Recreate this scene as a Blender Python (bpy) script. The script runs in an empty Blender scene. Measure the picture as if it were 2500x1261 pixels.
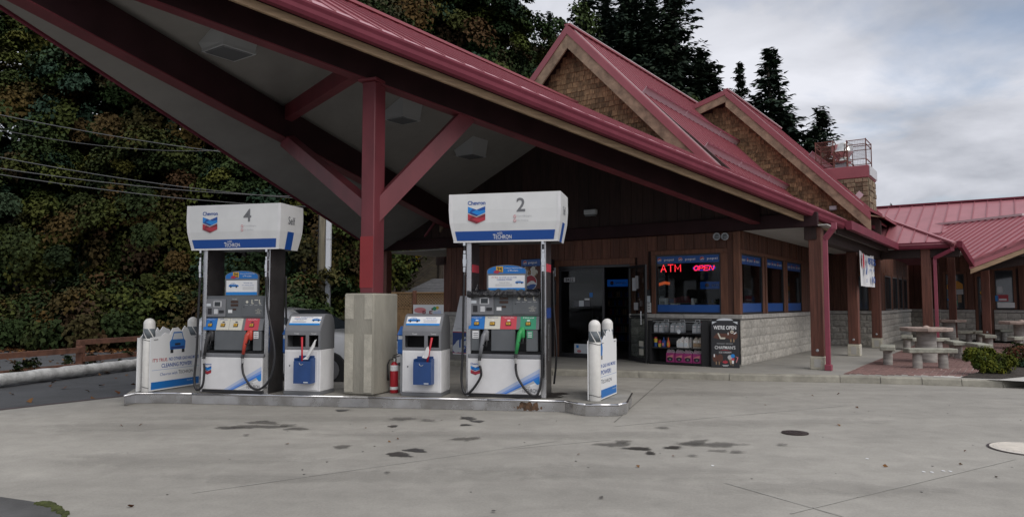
import bpy, math, random
import numpy as np
from mathutils import Matrix, Vector
from math import sin, cos, tan, atan, radians, pi
SC = bpy.context.scene
COL = SC.collection
rnd = random.Random(7)

# ---------------------------------------------------------------- camera
F, CX, CY, HY, EYE = 1750.0, 1250.0, 630.5, 738.0, 1.5      # focal length / centre / horizon in photo pixels, eye height
PITCH = atan((HY - CY) / F)
cd = bpy.data.cameras.new('camera')
cam = bpy.data.objects.new('camera', cd)
COL.objects.link(cam)
cam.location = (0, 0, EYE)
cam.rotation_euler = (pi / 2 + PITCH, 0, 0)
cd.sensor_width = 36.0
cd.lens = 36.0 * F / 2500.0
cd.clip_end = 2000
cd.clip_start = 0.05
SC.camera = cam

# ---------------------------------------------------------------- sky and light
SUN_EL, SUN_AZ = radians(48), radians(140)      # azimuth from +Y towards +X
w = bpy.data.worlds.new('World')
SC.world = w
w.use_nodes = True
nt = w.node_tree
for n in list(nt.nodes):
    nt.nodes.remove(n)
def N(t, **k):
    n = nt.nodes.new(t)
    for a, b in k.items():
        setattr(n, a, b)
    return n
def Lk(a, b):
    nt.links.new(a, b)
out = N('ShaderNodeOutputWorld')
bg = N('ShaderNodeBackground')
bg.inputs['Strength'].default_value = 0.12
sky = N('ShaderNodeTexSky', sky_type='NISHITA')
sky.sun_disc = False
sky.sun_elevation = SUN_EL
sky.sun_rotation = SUN_AZ
sky.air_density = 1.0
sky.dust_density = 1.5
tc = N('ShaderNodeTexCoord')
sep = N('ShaderNodeSeparateXYZ')
Lk(tc.outputs['Generated'], sep.inputs[0])
# project the view direction onto a flat cloud deck
zz = N('ShaderNodeMath', operation='MAXIMUM'); zz.inputs[1].default_value = 0.0
Lk(sep.outputs['Z'], zz.inputs[0])
za = N('ShaderNodeMath', operation='ADD'); za.inputs[1].default_value = 0.16
Lk(zz.outputs[0], za.inputs[0])
dx = N('ShaderNodeMath', operation='DIVIDE'); Lk(sep.outputs['X'], dx.inputs[0]); Lk(za.outputs[0], dx.inputs[1])
dy = N('ShaderNodeMath', operation='DIVIDE'); Lk(sep.outputs['Y'], dy.inputs[0]); Lk(za.outputs[0], dy.inputs[1])
cmb = N('ShaderNodeCombineXYZ'); Lk(dx.outputs[0], cmb.inputs[0]); Lk(dy.outputs[0], cmb.inputs[1])
n1 = N('ShaderNodeTexNoise'); n1.inputs['Scale'].default_value = 1.1; n1.inputs['Detail'].default_value = 7; n1.inputs['Roughness'].default_value = 0.55
n1.inputs['Distortion'].default_value = 0.5
n2 = N('ShaderNodeTexNoise'); n2.inputs['Scale'].default_value = 1.25; n2.inputs['Detail'].default_value = 7; n2.inputs['Roughness'].default_value = 0.52; n2.inputs['Distortion'].default_value = 0.35
off = N('ShaderNodeVectorMath', operation='ADD'); off.inputs[1].default_value = (3.7, 1.9, 0.4)
Lk(cmb.outputs[0], off.inputs[0]); Lk(off.outputs[0], n1.inputs['Vector'])
off2 = N('ShaderNodeVectorMath', operation='ADD'); off2.inputs[1].default_value = (8.1, 4.3, 2.0)
Lk(cmb.outputs[0], off2.inputs[0]); Lk(off2.outputs[0], n2.inputs['Vector'])
r1 = N('ShaderNodeValToRGB')                     # how much cloud covers the blue
r1.color_ramp.elements[0].position = 0.30; r1.color_ramp.elements[0].color = (0.45, 0.45, 0.45, 1)
r1.color_ramp.elements[1].position = 0.42; r1.color_ramp.elements[1].color = (1, 1, 1, 1)
Lk(n1.outputs['Fac'], r1.inputs[0])
r2 = N('ShaderNodeValToRGB')                     # grey undersides and bright tops
r2.color_ramp.elements[0].position = 0.36; r2.color_ramp.elements[0].color = (3.1, 3.25, 3.65, 1)
r2.color_ramp.elements[1].position = 0.64; r2.color_ramp.elements[1].color = (6.0, 6.1, 6.6, 1)
Lk(n2.outputs['Fac'], r2.inputs[0])
sk = N('ShaderNodeMixRGB'); sk.blend_type = 'MIX'
Lk(r1.outputs[0], sk.inputs[0]); Lk(sky.outputs[0], sk.inputs[1]); Lk(r2.outputs[0], sk.inputs[2])
Lk(sk.outputs[0], bg.inputs['Color']); Lk(bg.outputs[0], out.inputs['Surface'])

ld = bpy.data.lights.new('sun', 'SUN')
ld.energy = 1.5
ld.angle = radians(55)
ld.color = (1.0, 0.95, 0.88)
sun = bpy.data.objects.new('sun', ld)
COL.objects.link(sun)
sdir = Vector((sin(SUN_AZ) * cos(SUN_EL), cos(SUN_AZ) * cos(SUN_EL), sin(SUN_EL)))
sun.rotation_euler = sdir.to_track_quat('Z', 'Y').to_euler()
sun.location = (0, -10, 30)
SC.view_settings.view_transform = 'Standard'
SC.view_settings.look = 'None'
SC.view_settings.exposure = 0.2
SC.view_settings.gamma = 1.0
SC.view_settings.use_curve_mapping = False
SC.cycles.max_bounces = 6
SC.cycles.diffuse_bounces = 3
SC.cycles.glossy_bounces = 3
SC.cycles.transmission_bounces = 4
SC.cycles.transparent_max_bounces = 12
SC.cycles.caustics_reflective = False
SC.cycles.caustics_refractive = False
SC.cycles.use_denoising = True

# ---------------------------------------------------------------- measuring helpers (photo pixel -> point in the place)
def ray(x, y):
    a = (x - CX) / F; b = -(y - CY) / F
    return Vector((a, cos(PITCH) - b * sin(PITCH), sin(PITCH) + b * cos(PITCH)))
E0 = Vector((0, 0, EYE))
def onz(x, y, z=0.0):
    r = ray(x, y)
    return E0 + r * ((z - EYE) / r.z)
def ondepth(x, y, d):
    r = ray(x, y)
    return E0 + r * (d / r.y)
def onplane(x, y, p0, n):
    r = ray(x, y)
    return E0 + r * ((Vector(p0) - E0).dot(n) / r.dot(n))
SA = radians(35.3)                                  # the shop stands turned by this angle
SHOP0 = Vector((4.977, 15.610, 0.0))                 # its front right corner; local x = right, y = away, z = up
SHOP = Matrix.Translation(SHOP0) @ Matrix.Rotation(-SA, 4, 'Z')
SHOPI = SHOP.inverted()
UX = Vector((cos(SA), -sin(SA), 0)); VY = Vector((sin(SA), cos(SA), 0))
def sh(u, v, z):
    return SHOP @ Vector((u, v, z))
def shop_on(x, y, p0, n):                            # pixel onto a plane given in shop coordinates
    n_w = UX * n[0] + VY * n[1] + Vector((0, 0, n[2]))
    return SHOPI @ onplane(x, y, SHOP @ Vector(p0), n_w)

# ---------------------------------------------------------------- materials
MATS = {}
def mat(name, col, rough=0.6, metal=0.0, var=0.0, scale=6.0, bump=0.0, bscale=40.0, col2=None, emit=0.0,
        objvar=0.0, stretch=(1, 1, 1), spec=0.5, coat=0.0, detail=5.0, pos=(0.35, 0.65), rough_var=0.0):
    m = bpy.data.materials.new(name)
    m.use_nodes = True
    t = m.node_tree
    b = t.nodes['Principled BSDF']
    b.inputs['Roughness'].default_value = rough
    b.inputs['Metallic'].default_value = metal
    b.inputs['Specular IOR Level'].default_value = spec
    if coat:
        b.inputs['Coat Weight'].default_value = coat
        b.inputs['Coat Roughness'].default_value = 0.1
    c4 = (col[0], col[1], col[2], 1)
    src = None
    if var or col2 or bump or rough_var:
        co = t.nodes.new('ShaderNodeTexCoord')
        mp = t.nodes.new('ShaderNodeMapping')
        mp.inputs['Scale'].default_value = stretch
        t.links.new(co.outputs['Object'], mp.inputs['Vector'])
        oi = t.nodes.new('ShaderNodeObjectInfo')
        ad = t.nodes.new('ShaderNodeVectorMath'); ad.operation = 'ADD'
        sc_ = t.nodes.new('ShaderNodeVectorMath'); sc_.operation = 'SCALE'
        sc_.inputs[0].default_value = (13.1, 7.7, 9.3)
        t.links.new(oi.outputs['Random'], sc_.inputs['Scale'])
        t.links.new(mp.outputs[0], ad.inputs[0]); t.links.new(sc_.outputs[0], ad.inputs[1])
        vec = ad.outputs[0]
    if var or col2:
        no = t.nodes.new('ShaderNodeTexNoise')
        no.inputs['Scale'].default_value = scale; no.inputs['Detail'].default_value = detail; no.inputs['Roughness'].default_value = 0.6
        t.links.new(vec, no.inputs['Vector'])
        rp = t.nodes.new('ShaderNodeValToRGB')
        rp.color_ramp.elements[0].position = pos[0]; rp.color_ramp.elements[1].position = pos[1]
        if col2:
            rp.color_ramp.elements[0].color = c4
            rp.color_ramp.elements[1].color = (col2[0], col2[1], col2[2], 1)
        else:
            rp.color_ramp.elements[0].color = tuple(max(0, x * (1 - var)) for x in col) + (1,)
            rp.color_ramp.elements[1].color = tuple(min(1, x * (1 + var)) for x in col) + (1,)
        t.links.new(no.outputs['Fac'], rp.inputs[0])
        src = rp.outputs[0]
        if rough_var:
            mr = t.nodes.new('ShaderNodeMapRange')
            mr.inputs[1].default_value = 0.3; mr.inputs[2].default_value = 0.7
            mr.inputs[3].default_value = max(0, rough - rough_var); mr.inputs[4].default_value = min(1, rough + rough_var)
            t.links.new(no.outputs['Fac'], mr.inputs[0]); t.links.new(mr.outputs[0], b.inputs['Roughness'])
    if objvar:
        oi2 = t.nodes.new('ShaderNodeObjectInfo')
        hs = t.nodes.new('ShaderNodeHueSaturation')
        mr = t.nodes.new('ShaderNodeMapRange')
        mr.inputs[3].default_value = 1 - objvar; mr.inputs[4].default_value = 1 + objvar
        t.links.new(oi2.outputs['Random'], mr.inputs[0]); t.links.new(mr.outputs[0], hs.inputs['Value'])
        if src: t.links.new(src, hs.inputs['Color'])
        else: hs.inputs['Color'].default_value = c4
        src = hs.outputs[0]
    if src: t.links.new(src, b.inputs['Base Color'])
    else: b.inputs['Base Color'].default_value = c4
    if bump:
        nb = t.nodes.new('ShaderNodeTexNoise')
        nb.inputs['Scale'].default_value = bscale; nb.inputs['Detail'].default_value = 4
        t.links.new(vec, nb.inputs['Vector'])
        bp = t.nodes.new('ShaderNodeBump')
        bp.inputs['Strength'].default_value = bump; bp.inputs['Distance'].default_value = 0.02
        t.links.new(nb.outputs['Fac'], bp.inputs['Height']); t.links.new(bp.outputs[0], b.inputs['Normal'])
    if emit:
        b.inputs['Emission Color'].default_value = c4
        b.inputs['Emission Strength'].default_value = emit
    MATS[name] = m
    return m
def glass(name, tint=(0.8, 0.85, 0.85), refl=1.0):
    m = bpy.data.materials.new(name); m.use_nodes = True
    t = m.node_tree
    for n in list(t.nodes): t.nodes.remove(n)
    o = t.nodes.new('ShaderNodeOutputMaterial'); mx = t.nodes.new('ShaderNodeMixShader')
    tr = t.nodes.new('ShaderNodeBsdfTransparent'); tr.inputs[0].default_value = (*tint, 1)
    gl = t.nodes.new('ShaderNodeBsdfGlossy'); gl.inputs['Roughness'].default_value = 0.03
    fr = t.nodes.new('ShaderNodeFresnel'); fr.inputs[0].default_value = 1.5
    mu = t.nodes.new('ShaderNodeMath'); mu.operation = 'MULTIPLY'; mu.inputs[1].default_value = refl; mu.use_clamp = True
    t.links.new(fr.outputs[0], mu.inputs[0]); t.links.new(mu.outputs[0], mx.inputs[0])
    t.links.new(tr.outputs[0], mx.inputs[1]); t.links.new(gl.outputs[0], mx.inputs[2]); t.links.new(mx.outputs[0], o.inputs[0])
    MATS[name] = m
    return m
M = MATS

# ---------------------------------------------------------------- mesh building
FONT_CACHE = {}
def text_mesh(s, bold=0.0, font_shear=0.0):
    k = (s, round(bold, 4), font_shear)
    if k not in FONT_CACHE:
        cu = bpy.data.curves.new('t', 'FONT')
        cu.body = s; cu.size = 1.0; cu.offset = bold; cu.shear = font_shear; cu.resolution_u = 3
        cu.align_x = 'CENTER'; cu.align_y = 'CENTER'
        o = bpy.data.objects.new('t', cu)
        COL.objects.link(o)
        dg = bpy.context.evaluated_depsgraph_get()
        me = bpy.data.meshes.new_from_object(o.evaluated_get(dg))
        vs = [v.co.copy() for v in me.vertices]
        fs = [tuple(p.vertices) for p in me.polygons]
        if vs:
            x0 = min(v.x for v in vs); x1 = max(v.x for v in vs); y0 = min(v.y for v in vs); y1 = max(v.y for v in vs)
            for v in vs: v.x -= (x0 + x1) / 2; v.y -= (y0 + y1) / 2
            ext = (x1 - x0, y1 - y0)
        else: ext = (1, 1)
        COL.objects.unlink(o); bpy.data.objects.remove(o); bpy.data.curves.remove(cu); bpy.data.meshes.remove(me)
        FONT_CACHE[k] = (vs, fs, ext)
    return FONT_CACHE[k]
class MB:
    def __init__(s, M=None):
        s.v = []; s.f = []; s.m = []; s.mats = []; s.M = M or Matrix.Identity(4)
    def mi(s, m):
        if isinstance(m, str): m = MATS[m]
        if m not in s.mats: s.mats.append(m)
        return s.mats.index(m)
    def add(s, vs, fs, m, M=None):
        T = s.M @ M if M is not None else s.M
        b = len(s.v)
        s.v += [tuple(T @ Vector(p)) for p in vs]
        k = s.mi(m)
        s.f += [tuple(b + i for i in f) for f in fs]
        s.m += [k] * len(fs)
        return s
    def box(s, x0, x1, y0, y1, z0, z1, m, M=None):
        vs = [(x, y, z) for z in (z0, z1) for y in (y0, y1) for x in (x0, x1)]
        return s.add(vs, [(0, 2, 3, 1), (4, 5, 7, 6), (0, 1, 5, 4), (2, 6, 7, 3), (0, 4, 6, 2), (1, 3, 7, 5)], m, M)
    def bbox(s, x0, x1, y0, y1, z0, z1, m, b=0.01, M=None):      # box with chamfered edges
        vs = []
        fs = []
        X = (x0, x0 + b, x1 - b, x1); Y = (y0, y0 + b, y1 - b, y1); Z = (z0, z0 + b, z1 - b, z1)
        ring = [(1, 0), (2, 0), (3, 1), (3, 2), (2, 3), (1, 3), (0, 2), (0, 1)]
        rin = [(1, 1), (2, 1), (2, 1), (2, 2), (2, 2), (1, 2), (1, 2), (1, 1)]
        for z in (Z[0],): vs += [(X[a], Y[c], z) for a, c in rin]
        for z in (Z[1], Z[2]): vs += [(X[a], Y[c], z) for a, c in ring]
        vs += [(X[a], Y[c], Z[3]) for a, c in rin]
        for k in range(3):
            for i in range(8):
                j = (i + 1) % 8
                fs.append((k * 8 + i, k * 8 + j, k * 8 + 8 + j, k * 8 + 8 + i))
        fs.append(tuple(reversed(range(8)))); fs.append(tuple(range(24, 32)))
        return s.add(vs, fs, m, M)
    def prism(s, pts, h0, h1, m, M=None, cap=True):               # polygon in XY extruded along Z
        n = len(pts)
        vs = [(p[0], p[1], h0) for p in pts] + [(p[0], p[1], h1) for p in pts]
        fs = [(i, (i + 1) % n, n + (i + 1) % n, n + i) for i in range(n)]
        if cap: fs += [tuple(reversed(range(n))), tuple(range(n, 2 * n))]
        return s.add(vs, fs, m, M)
    def poly(s, pts, m, M=None):
        return s.add(pts, [tuple(range(len(pts)))], m, M)
    def slab(s, pts, dz, m, M=None):                               # 3D polygon thickened downwards by vector or height
        n = len(pts)
        d = Vector((0, 0, -dz)) if not isinstance(dz, (tuple, Vector)) else Vector(dz)
        vs = [Vector(p) for p in pts] + [Vector(p) + d for p in pts]
        fs = [(i, n + i, n + (i + 1) % n, (i + 1) % n) for i in range(n)] + [tuple(range(n)), tuple(reversed(range(n, 2 * n)))]
        return s.add(vs, fs, m, M)
    def bar(s, p0, p1, wd, ht, m, up=(0, 0, 1), M=None):
        p0, p1 = Vector(p0), Vector(p1)
        d = (p1 - p0); L_ = d.length; d.normalize()
        upv = Vector(up)
        sx = d.cross(upv).normalized(); sz = sx.cross(d).normalized()
        T = Matrix((( d.x, sx.x, sz.x, p0.x), (d.y, sx.y, sz.y, p0.y), (d.z, sx.z, sz.z, p0.z), (0, 0, 0, 1)))
        T = M @ T if M is not None else T
        return s.box(0, L_, -wd / 2, wd / 2, -ht / 2, ht / 2, m, T)
    def tube(s, pts, r, m, n=8, M=None, closed=False):
        pts = [Vector(p) for p in pts]
        vs = []; fs = []
        up = Vector((0, 0, 1))
        rr = r if isinstance(r, (list, tuple)) else [r] * len(pts)
        last = None
        for i, p in enumerate(pts):
            a = pts[max(0, i - 1)]; b = pts[min(len(pts) - 1, i + 1)]
            d = (b - a).normalized()
            if last is None:
                sx = d.cross(up)
                if sx.length < 1e-3: sx = d.cross(Vector((0, 1, 0)))
            else: sx = last - d * last.dot(d)
            sx.normalize(); last = sx
            sy = d.cross(sx)
            for k in range(n):
                t_ = 2 * pi * k / n
                vs.append(p + sx * (cos(t_) * rr[i]) + sy * (sin(t_) * rr[i]))
        for i in range(len(pts) - 1):
            for k in range(n):
                k2 = (k + 1) % n
                fs.append((i * n + k, i * n + k2, (i + 1) * n + k2, (i + 1) * n + k))
        fs += [tuple(reversed(range(n))), tuple(range((len(pts) - 1) * n, len(pts) * n))]
        return s.add(vs, fs, m, M)
    def lathe(s, prof, m, n=16, M=None):                            # profile of (r, z)
        vs = []; fs = []
        for r, z in prof:
            for k in range(n):
                t_ = 2 * pi * k / n
                vs.append((r * cos(t_), r * sin(t_), z))
        for i in range(len(prof) - 1):
            for k in range(n):
                k2 = (k + 1) % n
                fs.append((i * n + k, i * n + k2, (i + 1) * n + k2, (i + 1) * n + k))
        fs += [tuple(reversed(range(n))), tuple(range((len(prof) - 1) * n, len(prof) * n))]
        return s.add(vs, fs, m, M)
    def flat(s, pts, m, M, e=0.0):                                   # 2D points on a face matrix
        return s.add([(p[0], p[1], e) for p in pts], [tuple(range(len(pts)))], m, M)
    def rect(s, x0, x1, y0, y1, m, M, e=0.0):
        return s.flat([(x0, y0), (x1, y0), (x1, y1), (x0, y1)], m, M, e)
    def disc(s, x, y, r, m, M, e=0.0, n=20, ry=None):
        ry = ry or r
        return s.flat([(x + r * cos(2 * pi * k / n), y + ry * sin(2 * pi * k / n)) for k in range(n)], m, M, e)
    def text(s, t, x, y, h, m, M, e=0.002, wd=None, bold=0.0, shear=0.0, anchor='C'):
        vs, fs, ext = text_mesh(t, bold, shear)
        if not vs: return s
        ky = h / ext[1]
        kx = (wd / ext[0]) if wd else ky
        ax = {'C': 0, 'L': ext[0] / 2 * kx, 'R': -ext[0] / 2 * kx}[anchor]
        return s.add([(x + ax + v.x * kx, y + v.y * ky, e) for v in vs], fs, m, M)
    def build(s, name, parent=None, smooth=False, loc=None, rot=None):
        me = bpy.data.meshes.new(name)
        me.from_pydata(s.v, [], s.f)
        for m in s.mats: me.materials.append(m)
        if len(s.mats) > 1: me.polygons.foreach_set('material_index', s.m)
        if smooth: me.polygons.foreach_set('use_smooth', [True] * len(s.f))
        me.update()
        return link(name, me, parent, loc, rot)
def link(name, me, parent=None, loc=None, rot=None):
    o = bpy.data.objects.new(name, me)
    COL.objects.link(o)
    if parent is not None: o.parent = parent
    if loc is not None: o.location = loc
    if rot is not None: o.rotation_euler = rot
    return o
def smooth_by_angle(o, ang=40):
    o.data.polygons.foreach_set('use_smooth', [True] * len(o.data.polygons))
    try:
        o.data.set_sharp_from_angle(angle=radians(ang))
    except Exception:
        pass
    return o
def thing(name, label, cat, loc=(0, 0, 0), rz=0.0, group=None, scale=None):
    o = bpy.data.objects.new(name, None)
    COL.objects.link(o)
    o.empty_display_size = 0.2
    o.location = loc; o.rotation_euler = (0, 0, rz)
    if scale: o.scale = (scale,) * 3
    return tag(o, label, cat, group)
def tag(o, label, cat, group=None):
    o['label'] = label; o['category'] = cat
    if group: o['group'] = group
    return o
def kind(o, k='structure'):
    o['kind'] = k
    return o
def kids(o): return [c for c in o.children]
def dup(o, parent=None, loc=None, rz=None, label=None):
    c = o.copy(); COL.objects.link(c)
    if parent is not None: c.parent = parent
    if loc is not None: c.location = loc
    if rz is not None: c.rotation_euler = (0, 0, rz)
    if label: c['label'] = label
    for k in list(o.children): dup(k, c)
    return c
def face(x, y, z, nrm_rz=0.0, tilt=0.0):
    # matrix of an upright face that looks along local -y: (a, b, e) -> right, up, outwards
    return Matrix.Translation((x, y, z)) @ Matrix.Rotation(nrm_rz, 4, 'Z') @ Matrix.Rotation(pi / 2 + tilt, 4, 'X')

# ---------------------------------------------------------------- the palette
def ground_mat(name, col, scales=((0.16, .16), (0.75, .13), (3.4, .10), (46, .10), (150, .08)), rough=.85, tint=(1.0, .985, .95)):
    m = bpy.data.materials.new(name); m.use_nodes = True
    t = m.node_tree; b = t.nodes['Principled BSDF']; b.inputs['Roughness'].default_value = rough; b.inputs['Specular IOR Level'].default_value = .35
    co = t.nodes.new('ShaderNodeTexCoord')
    last = None
    for i, (sc_, am) in enumerate(scales):
        n = t.nodes.new('ShaderNodeTexNoise'); n.inputs['Scale'].default_value = sc_; n.inputs['Detail'].default_value = 6; n.inputs['Roughness'].default_value = .62; n.inputs['Distortion'].default_value = .6 if i < 3 else 0
        mp = t.nodes.new('ShaderNodeMapping'); mp.inputs['Location'].default_value = (i * 7.3, i * 3.1, i); mp.inputs['Rotation'].default_value = (0, 0, .3)
        if i == 1: mp.inputs['Scale'].default_value = (.45, 1.6, 1)
        t.links.new(co.outputs['Object'], mp.inputs[0]); t.links.new(mp.outputs[0], n.inputs['Vector'])
        mr = t.nodes.new('ShaderNodeMapRange'); mr.inputs[1].default_value = .3; mr.inputs[2].default_value = .7; mr.inputs[3].default_value = 1 - am; mr.inputs[4].default_value = 1 + am
        t.links.new(n.outputs['Fac'], mr.inputs[0])
        if last is None: last = mr.outputs[0]
        else:
            mu = t.nodes.new('ShaderNodeMath'); mu.operation = 'MULTIPLY'; t.links.new(last, mu.inputs[0]); t.links.new(mr.outputs[0], mu.inputs[1]); last = mu.outputs[0]
    vm = t.nodes.new('ShaderNodeVectorMath'); vm.operation = 'SCALE'; vm.inputs[0].default_value = col
    t.links.new(last, vm.inputs['Scale']); t.links.new(vm.outputs[0], b.inputs['Base Color'])
    bp = t.nodes.new('ShaderNodeBump'); bp.inputs['Strength'].default_value = .25; bp.inputs['Distance'].default_value = .01
    t.links.new(n.outputs['Fac'], bp.inputs['Height']); t.links.new(bp.outputs[0], b.inputs['Normal'])
    MATS[name] = m
    return m
ground_mat('forecourt_concrete', (0.320, 0.306, 0.276))
def stain_mat(name, col, amount, rough=.5):
    m = bpy.data.materials.new(name); m.use_nodes = True
    t = m.node_tree; b = t.nodes['Principled BSDF']; b.inputs['Roughness'].default_value = rough; b.inputs['Base Color'].default_value = (*col, 1); b.inputs['Specular IOR Level'].default_value = .3
    at = t.nodes.new('ShaderNodeAttribute'); at.attribute_name = 'soak'
    co = t.nodes.new('ShaderNodeTexCoord'); n = t.nodes.new('ShaderNodeTexNoise'); n.inputs['Scale'].default_value = 7; n.inputs['Detail'].default_value = 7; n.inputs['Roughness'].default_value = .65
    t.links.new(co.outputs['Object'], n.inputs['Vector'])
    ma = t.nodes.new('ShaderNodeMath'); ma.operation = 'MULTIPLY_ADD'; ma.inputs[1].default_value = 2.0; ma.inputs[2].default_value = -1.0
    t.links.new(n.outputs['Fac'], ma.inputs[0])
    ad = t.nodes.new('ShaderNodeMath'); ad.operation = 'ADD'; t.links.new(at.outputs['Fac'], ad.inputs[0]); t.links.new(ma.outputs[0], ad.inputs[1])
    mr = t.nodes.new('ShaderNodeMapRange'); mr.interpolation_type = 'SMOOTHSTEP'; mr.inputs[1].default_value = .30; mr.inputs[2].default_value = .75; mr.inputs[4].default_value = amount
    t.links.new(ad.outputs[0], mr.inputs[0])
    tr = t.nodes.new('ShaderNodeBsdfTransparent'); mx = t.nodes.new('ShaderNodeMixShader')
    o = t.nodes['Material Output']
    t.links.new(mr.outputs[0], mx.inputs[0]); t.links.new(tr.outputs[0], mx.inputs[1]); t.links.new(b.outputs[0], mx.inputs[2]); t.links.new(mx.outputs[0], o.inputs[0])
    MATS[name] = m
    return m
stain_mat('stain_oil', (0.05, 0.046, 0.042), .88, .4)
stain_mat('stain_faint', (0.10, 0.094, 0.086), .55, .7)
stain_mat('stain_tyre', (0.19, 0.183, 0.168), .13, .8)
mat('sidewalk_concrete', (0.30, 0.29, 0.265), 0.85, var=0.12, scale=1.3, bump=0.2, bscale=50, detail=8)
mat('kerb_concrete', (0.30, 0.285, 0.24), 0.85, var=0.25, scale=3, bump=0.4, bscale=30, detail=8)
mat('asphalt', (0.075, 0.078, 0.083), 0.88, var=0.18, scale=1.6, bump=0.5, bscale=130, detail=9)
mat('asphalt_old', (0.10, 0.10, 0.10), 0.9, var=0.22, scale=3, bump=0.6, bscale=140, detail=9)
mat('oil', (0.035, 0.032, 0.030), 0.35, var=0.3, scale=8)
mat('oil_faint', (0.14, 0.133, 0.122), 0.6, var=0.15, scale=7)
mat('joint', (0.36, 0.35, 0.32), 0.9)
mat('joint_dark', (0.16, 0.155, 0.14), 0.9)
mat('moss', (0.05, 0.06, 0.015), 0.95, var=0.4, scale=20, bump=0.6)
mat('edge_strip', (0.055, 0.033, 0.036), 0.7, var=0.3, scale=5)
mat('roof_red', (0.30, 0.090, 0.108), 0.5, var=0.10, scale=1.2, spec=0.45, objvar=0.05)
mat('roof_seam', (0.285, 0.075, 0.095), 0.45)
mat('roof_wing', (0.36, 0.135, 0.155), 0.45, var=0.08, scale=1.5, objvar=0.04)
mat('roof_ridge_glint', (0.60, 0.50, 0.51), 0.4)  # pale ridge metal; also painted highlight lines on seams and ridges
mat('roof_lip_glint', (0.44, 0.20, 0.23), 0.4)  # panel ends in paler red, their highlight put into the colour
mat('gutter_red', (0.165, 0.034, 0.052), 0.6, var=0.12, scale=2, spec=0.15)
mat('snow_guard', (0.58, 0.46, 0.50), 0.3)
mat('steel_red', (0.145, 0.028, 0.036), 0.5, var=0.16, scale=2.5, stretch=(1, 1, 0.4))
mat('steel_fresh', (0.26, 0.022, 0.026), 0.45, var=0.08, scale=2.5)
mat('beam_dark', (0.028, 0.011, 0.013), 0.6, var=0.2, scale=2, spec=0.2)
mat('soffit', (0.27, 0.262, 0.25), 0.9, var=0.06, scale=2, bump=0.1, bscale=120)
mat('porch_soffit', (0.42, 0.41, 0.39), 0.9, var=0.05, scale=2)
mat('tan_board', (0.30, 0.205, 0.125), 0.75, var=0.25, scale=5, stretch=(0.4, 0.4, 6), bump=0.2)
mat('tan_weathered', (0.27, 0.20, 0.135), 0.8, var=0.35, scale=4, stretch=(1, 1, 1), bump=0.3, bscale=60)
mat('cedar', (0.235, 0.150, 0.078), 0.85, var=0.45, scale=9, stretch=(3, 3, 0.7), bump=0.5, bscale=40, objvar=0.42)
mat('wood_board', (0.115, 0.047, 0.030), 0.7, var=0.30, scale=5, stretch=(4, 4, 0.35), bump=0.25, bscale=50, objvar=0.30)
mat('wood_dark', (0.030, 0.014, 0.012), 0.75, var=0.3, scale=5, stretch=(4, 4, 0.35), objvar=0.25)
mat('wood_post', (0.130, 0.047, 0.031), 0.65, var=0.32, scale=4, stretch=(5, 5, 0.3), bump=0.25)
mat('wood_trim', (0.150, 0.062, 0.036), 0.65, var=0.28, scale=5, stretch=(4, 4, 0.4), bump=0.2)
mat('block', (0.48, 0.455, 0.41), 0.9, var=0.20, scale=10, bump=0.9, bscale=28, objvar=0.09, detail=8)
mat('block_cap', (0.48, 0.46, 0.43), 0.9, var=0.15, scale=8, bump=0.5, bscale=40, objvar=0.05)
mat('mortar', (0.48, 0.465, 0.435), 0.95)
mat('concrete_plinth', (0.30, 0.285, 0.24), 0.88, var=0.20, scale=2.2, bump=0.35, bscale=35, stretch=(1, 1, 0.35), detail=9)
mat('concrete_pale', (0.47, 0.445, 0.375), 0.88, var=0.14, scale=6, bump=0.35, bscale=35)
mat('footing', (0.52, 0.49, 0.40), 0.9, var=0.15, scale=8, bump=0.3)
mat('island_concrete', (0.25, 0.24, 0.215), 0.85, var=0.25, scale=2, bump=0.3, bscale=50, detail=9)
mat('steel', (0.55, 0.55, 0.56), 0.28, metal=1.0, var=0.14, scale=3, rough_var=0.14)
mat('steel_rim', (0.72, 0.72, 0.74), 0.16, metal=1.0)
mat('rust', (0.10, 0.055, 0.03), 0.8, var=0.6, scale=14)
mat('white_metal', (0.74, 0.74, 0.75), 0.35, var=0.05, scale=4, spec=0.5)
mat('white_sign', (0.70, 0.71, 0.71), 0.32, var=0.04, scale=3)
mat('white_plastic', (0.72, 0.71, 0.68), 0.4, var=0.07, scale=9)
mat('white_print', (0.78, 0.79, 0.80), 0.45)
mat('pale_print', (0.60, 0.64, 0.68), 0.45)
mat('blue_print', (0.010, 0.075, 0.33), 0.4)
mat('blue_mid', (0.012, 0.16, 0.50), 0.4)
mat('blue_light', (0.01, 0.23, 0.66), 0.4)
mat('blue_dark', (0.015, 0.05, 0.22), 0.4)
mat('blue_wash1', (0.45, 0.53, 0.72), 0.4)
mat('blue_wash2', (0.22, 0.36, 0.72), 0.4)
mat('blue_wash3', (0.04, 0.20, 0.70), 0.4)
mat('pepsi_blue', (0.010, 0.085, 0.34), 0.35)
mat('red_print', (0.42, 0.030, 0.050), 0.4)
mat('red_dark', (0.20, 0.018, 0.030), 0.4)
mat('red_soft', (0.55, 0.20, 0.22), 0.45)
mat('coral', (0.55, 0.055, 0.080), 0.4)
mat('green_print', (0.035, 0.28, 0.15), 0.4)
mat('cream_print', (0.62, 0.60, 0.52), 0.4)
mat('grey_print', (0.16, 0.165, 0.175), 0.4)
mat('grey_text', (0.11, 0.115, 0.13), 0.45)
mat('grey_light', (0.45, 0.46, 0.48), 0.5)
mat('black_print', (0.02, 0.02, 0.024), 0.45)
mat('yellow_btn', (0.62, 0.36, 0.03), 0.4)
mat('pump_grey', (0.115, 0.125, 0.135), 0.45, var=0.06, scale=6)
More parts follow.
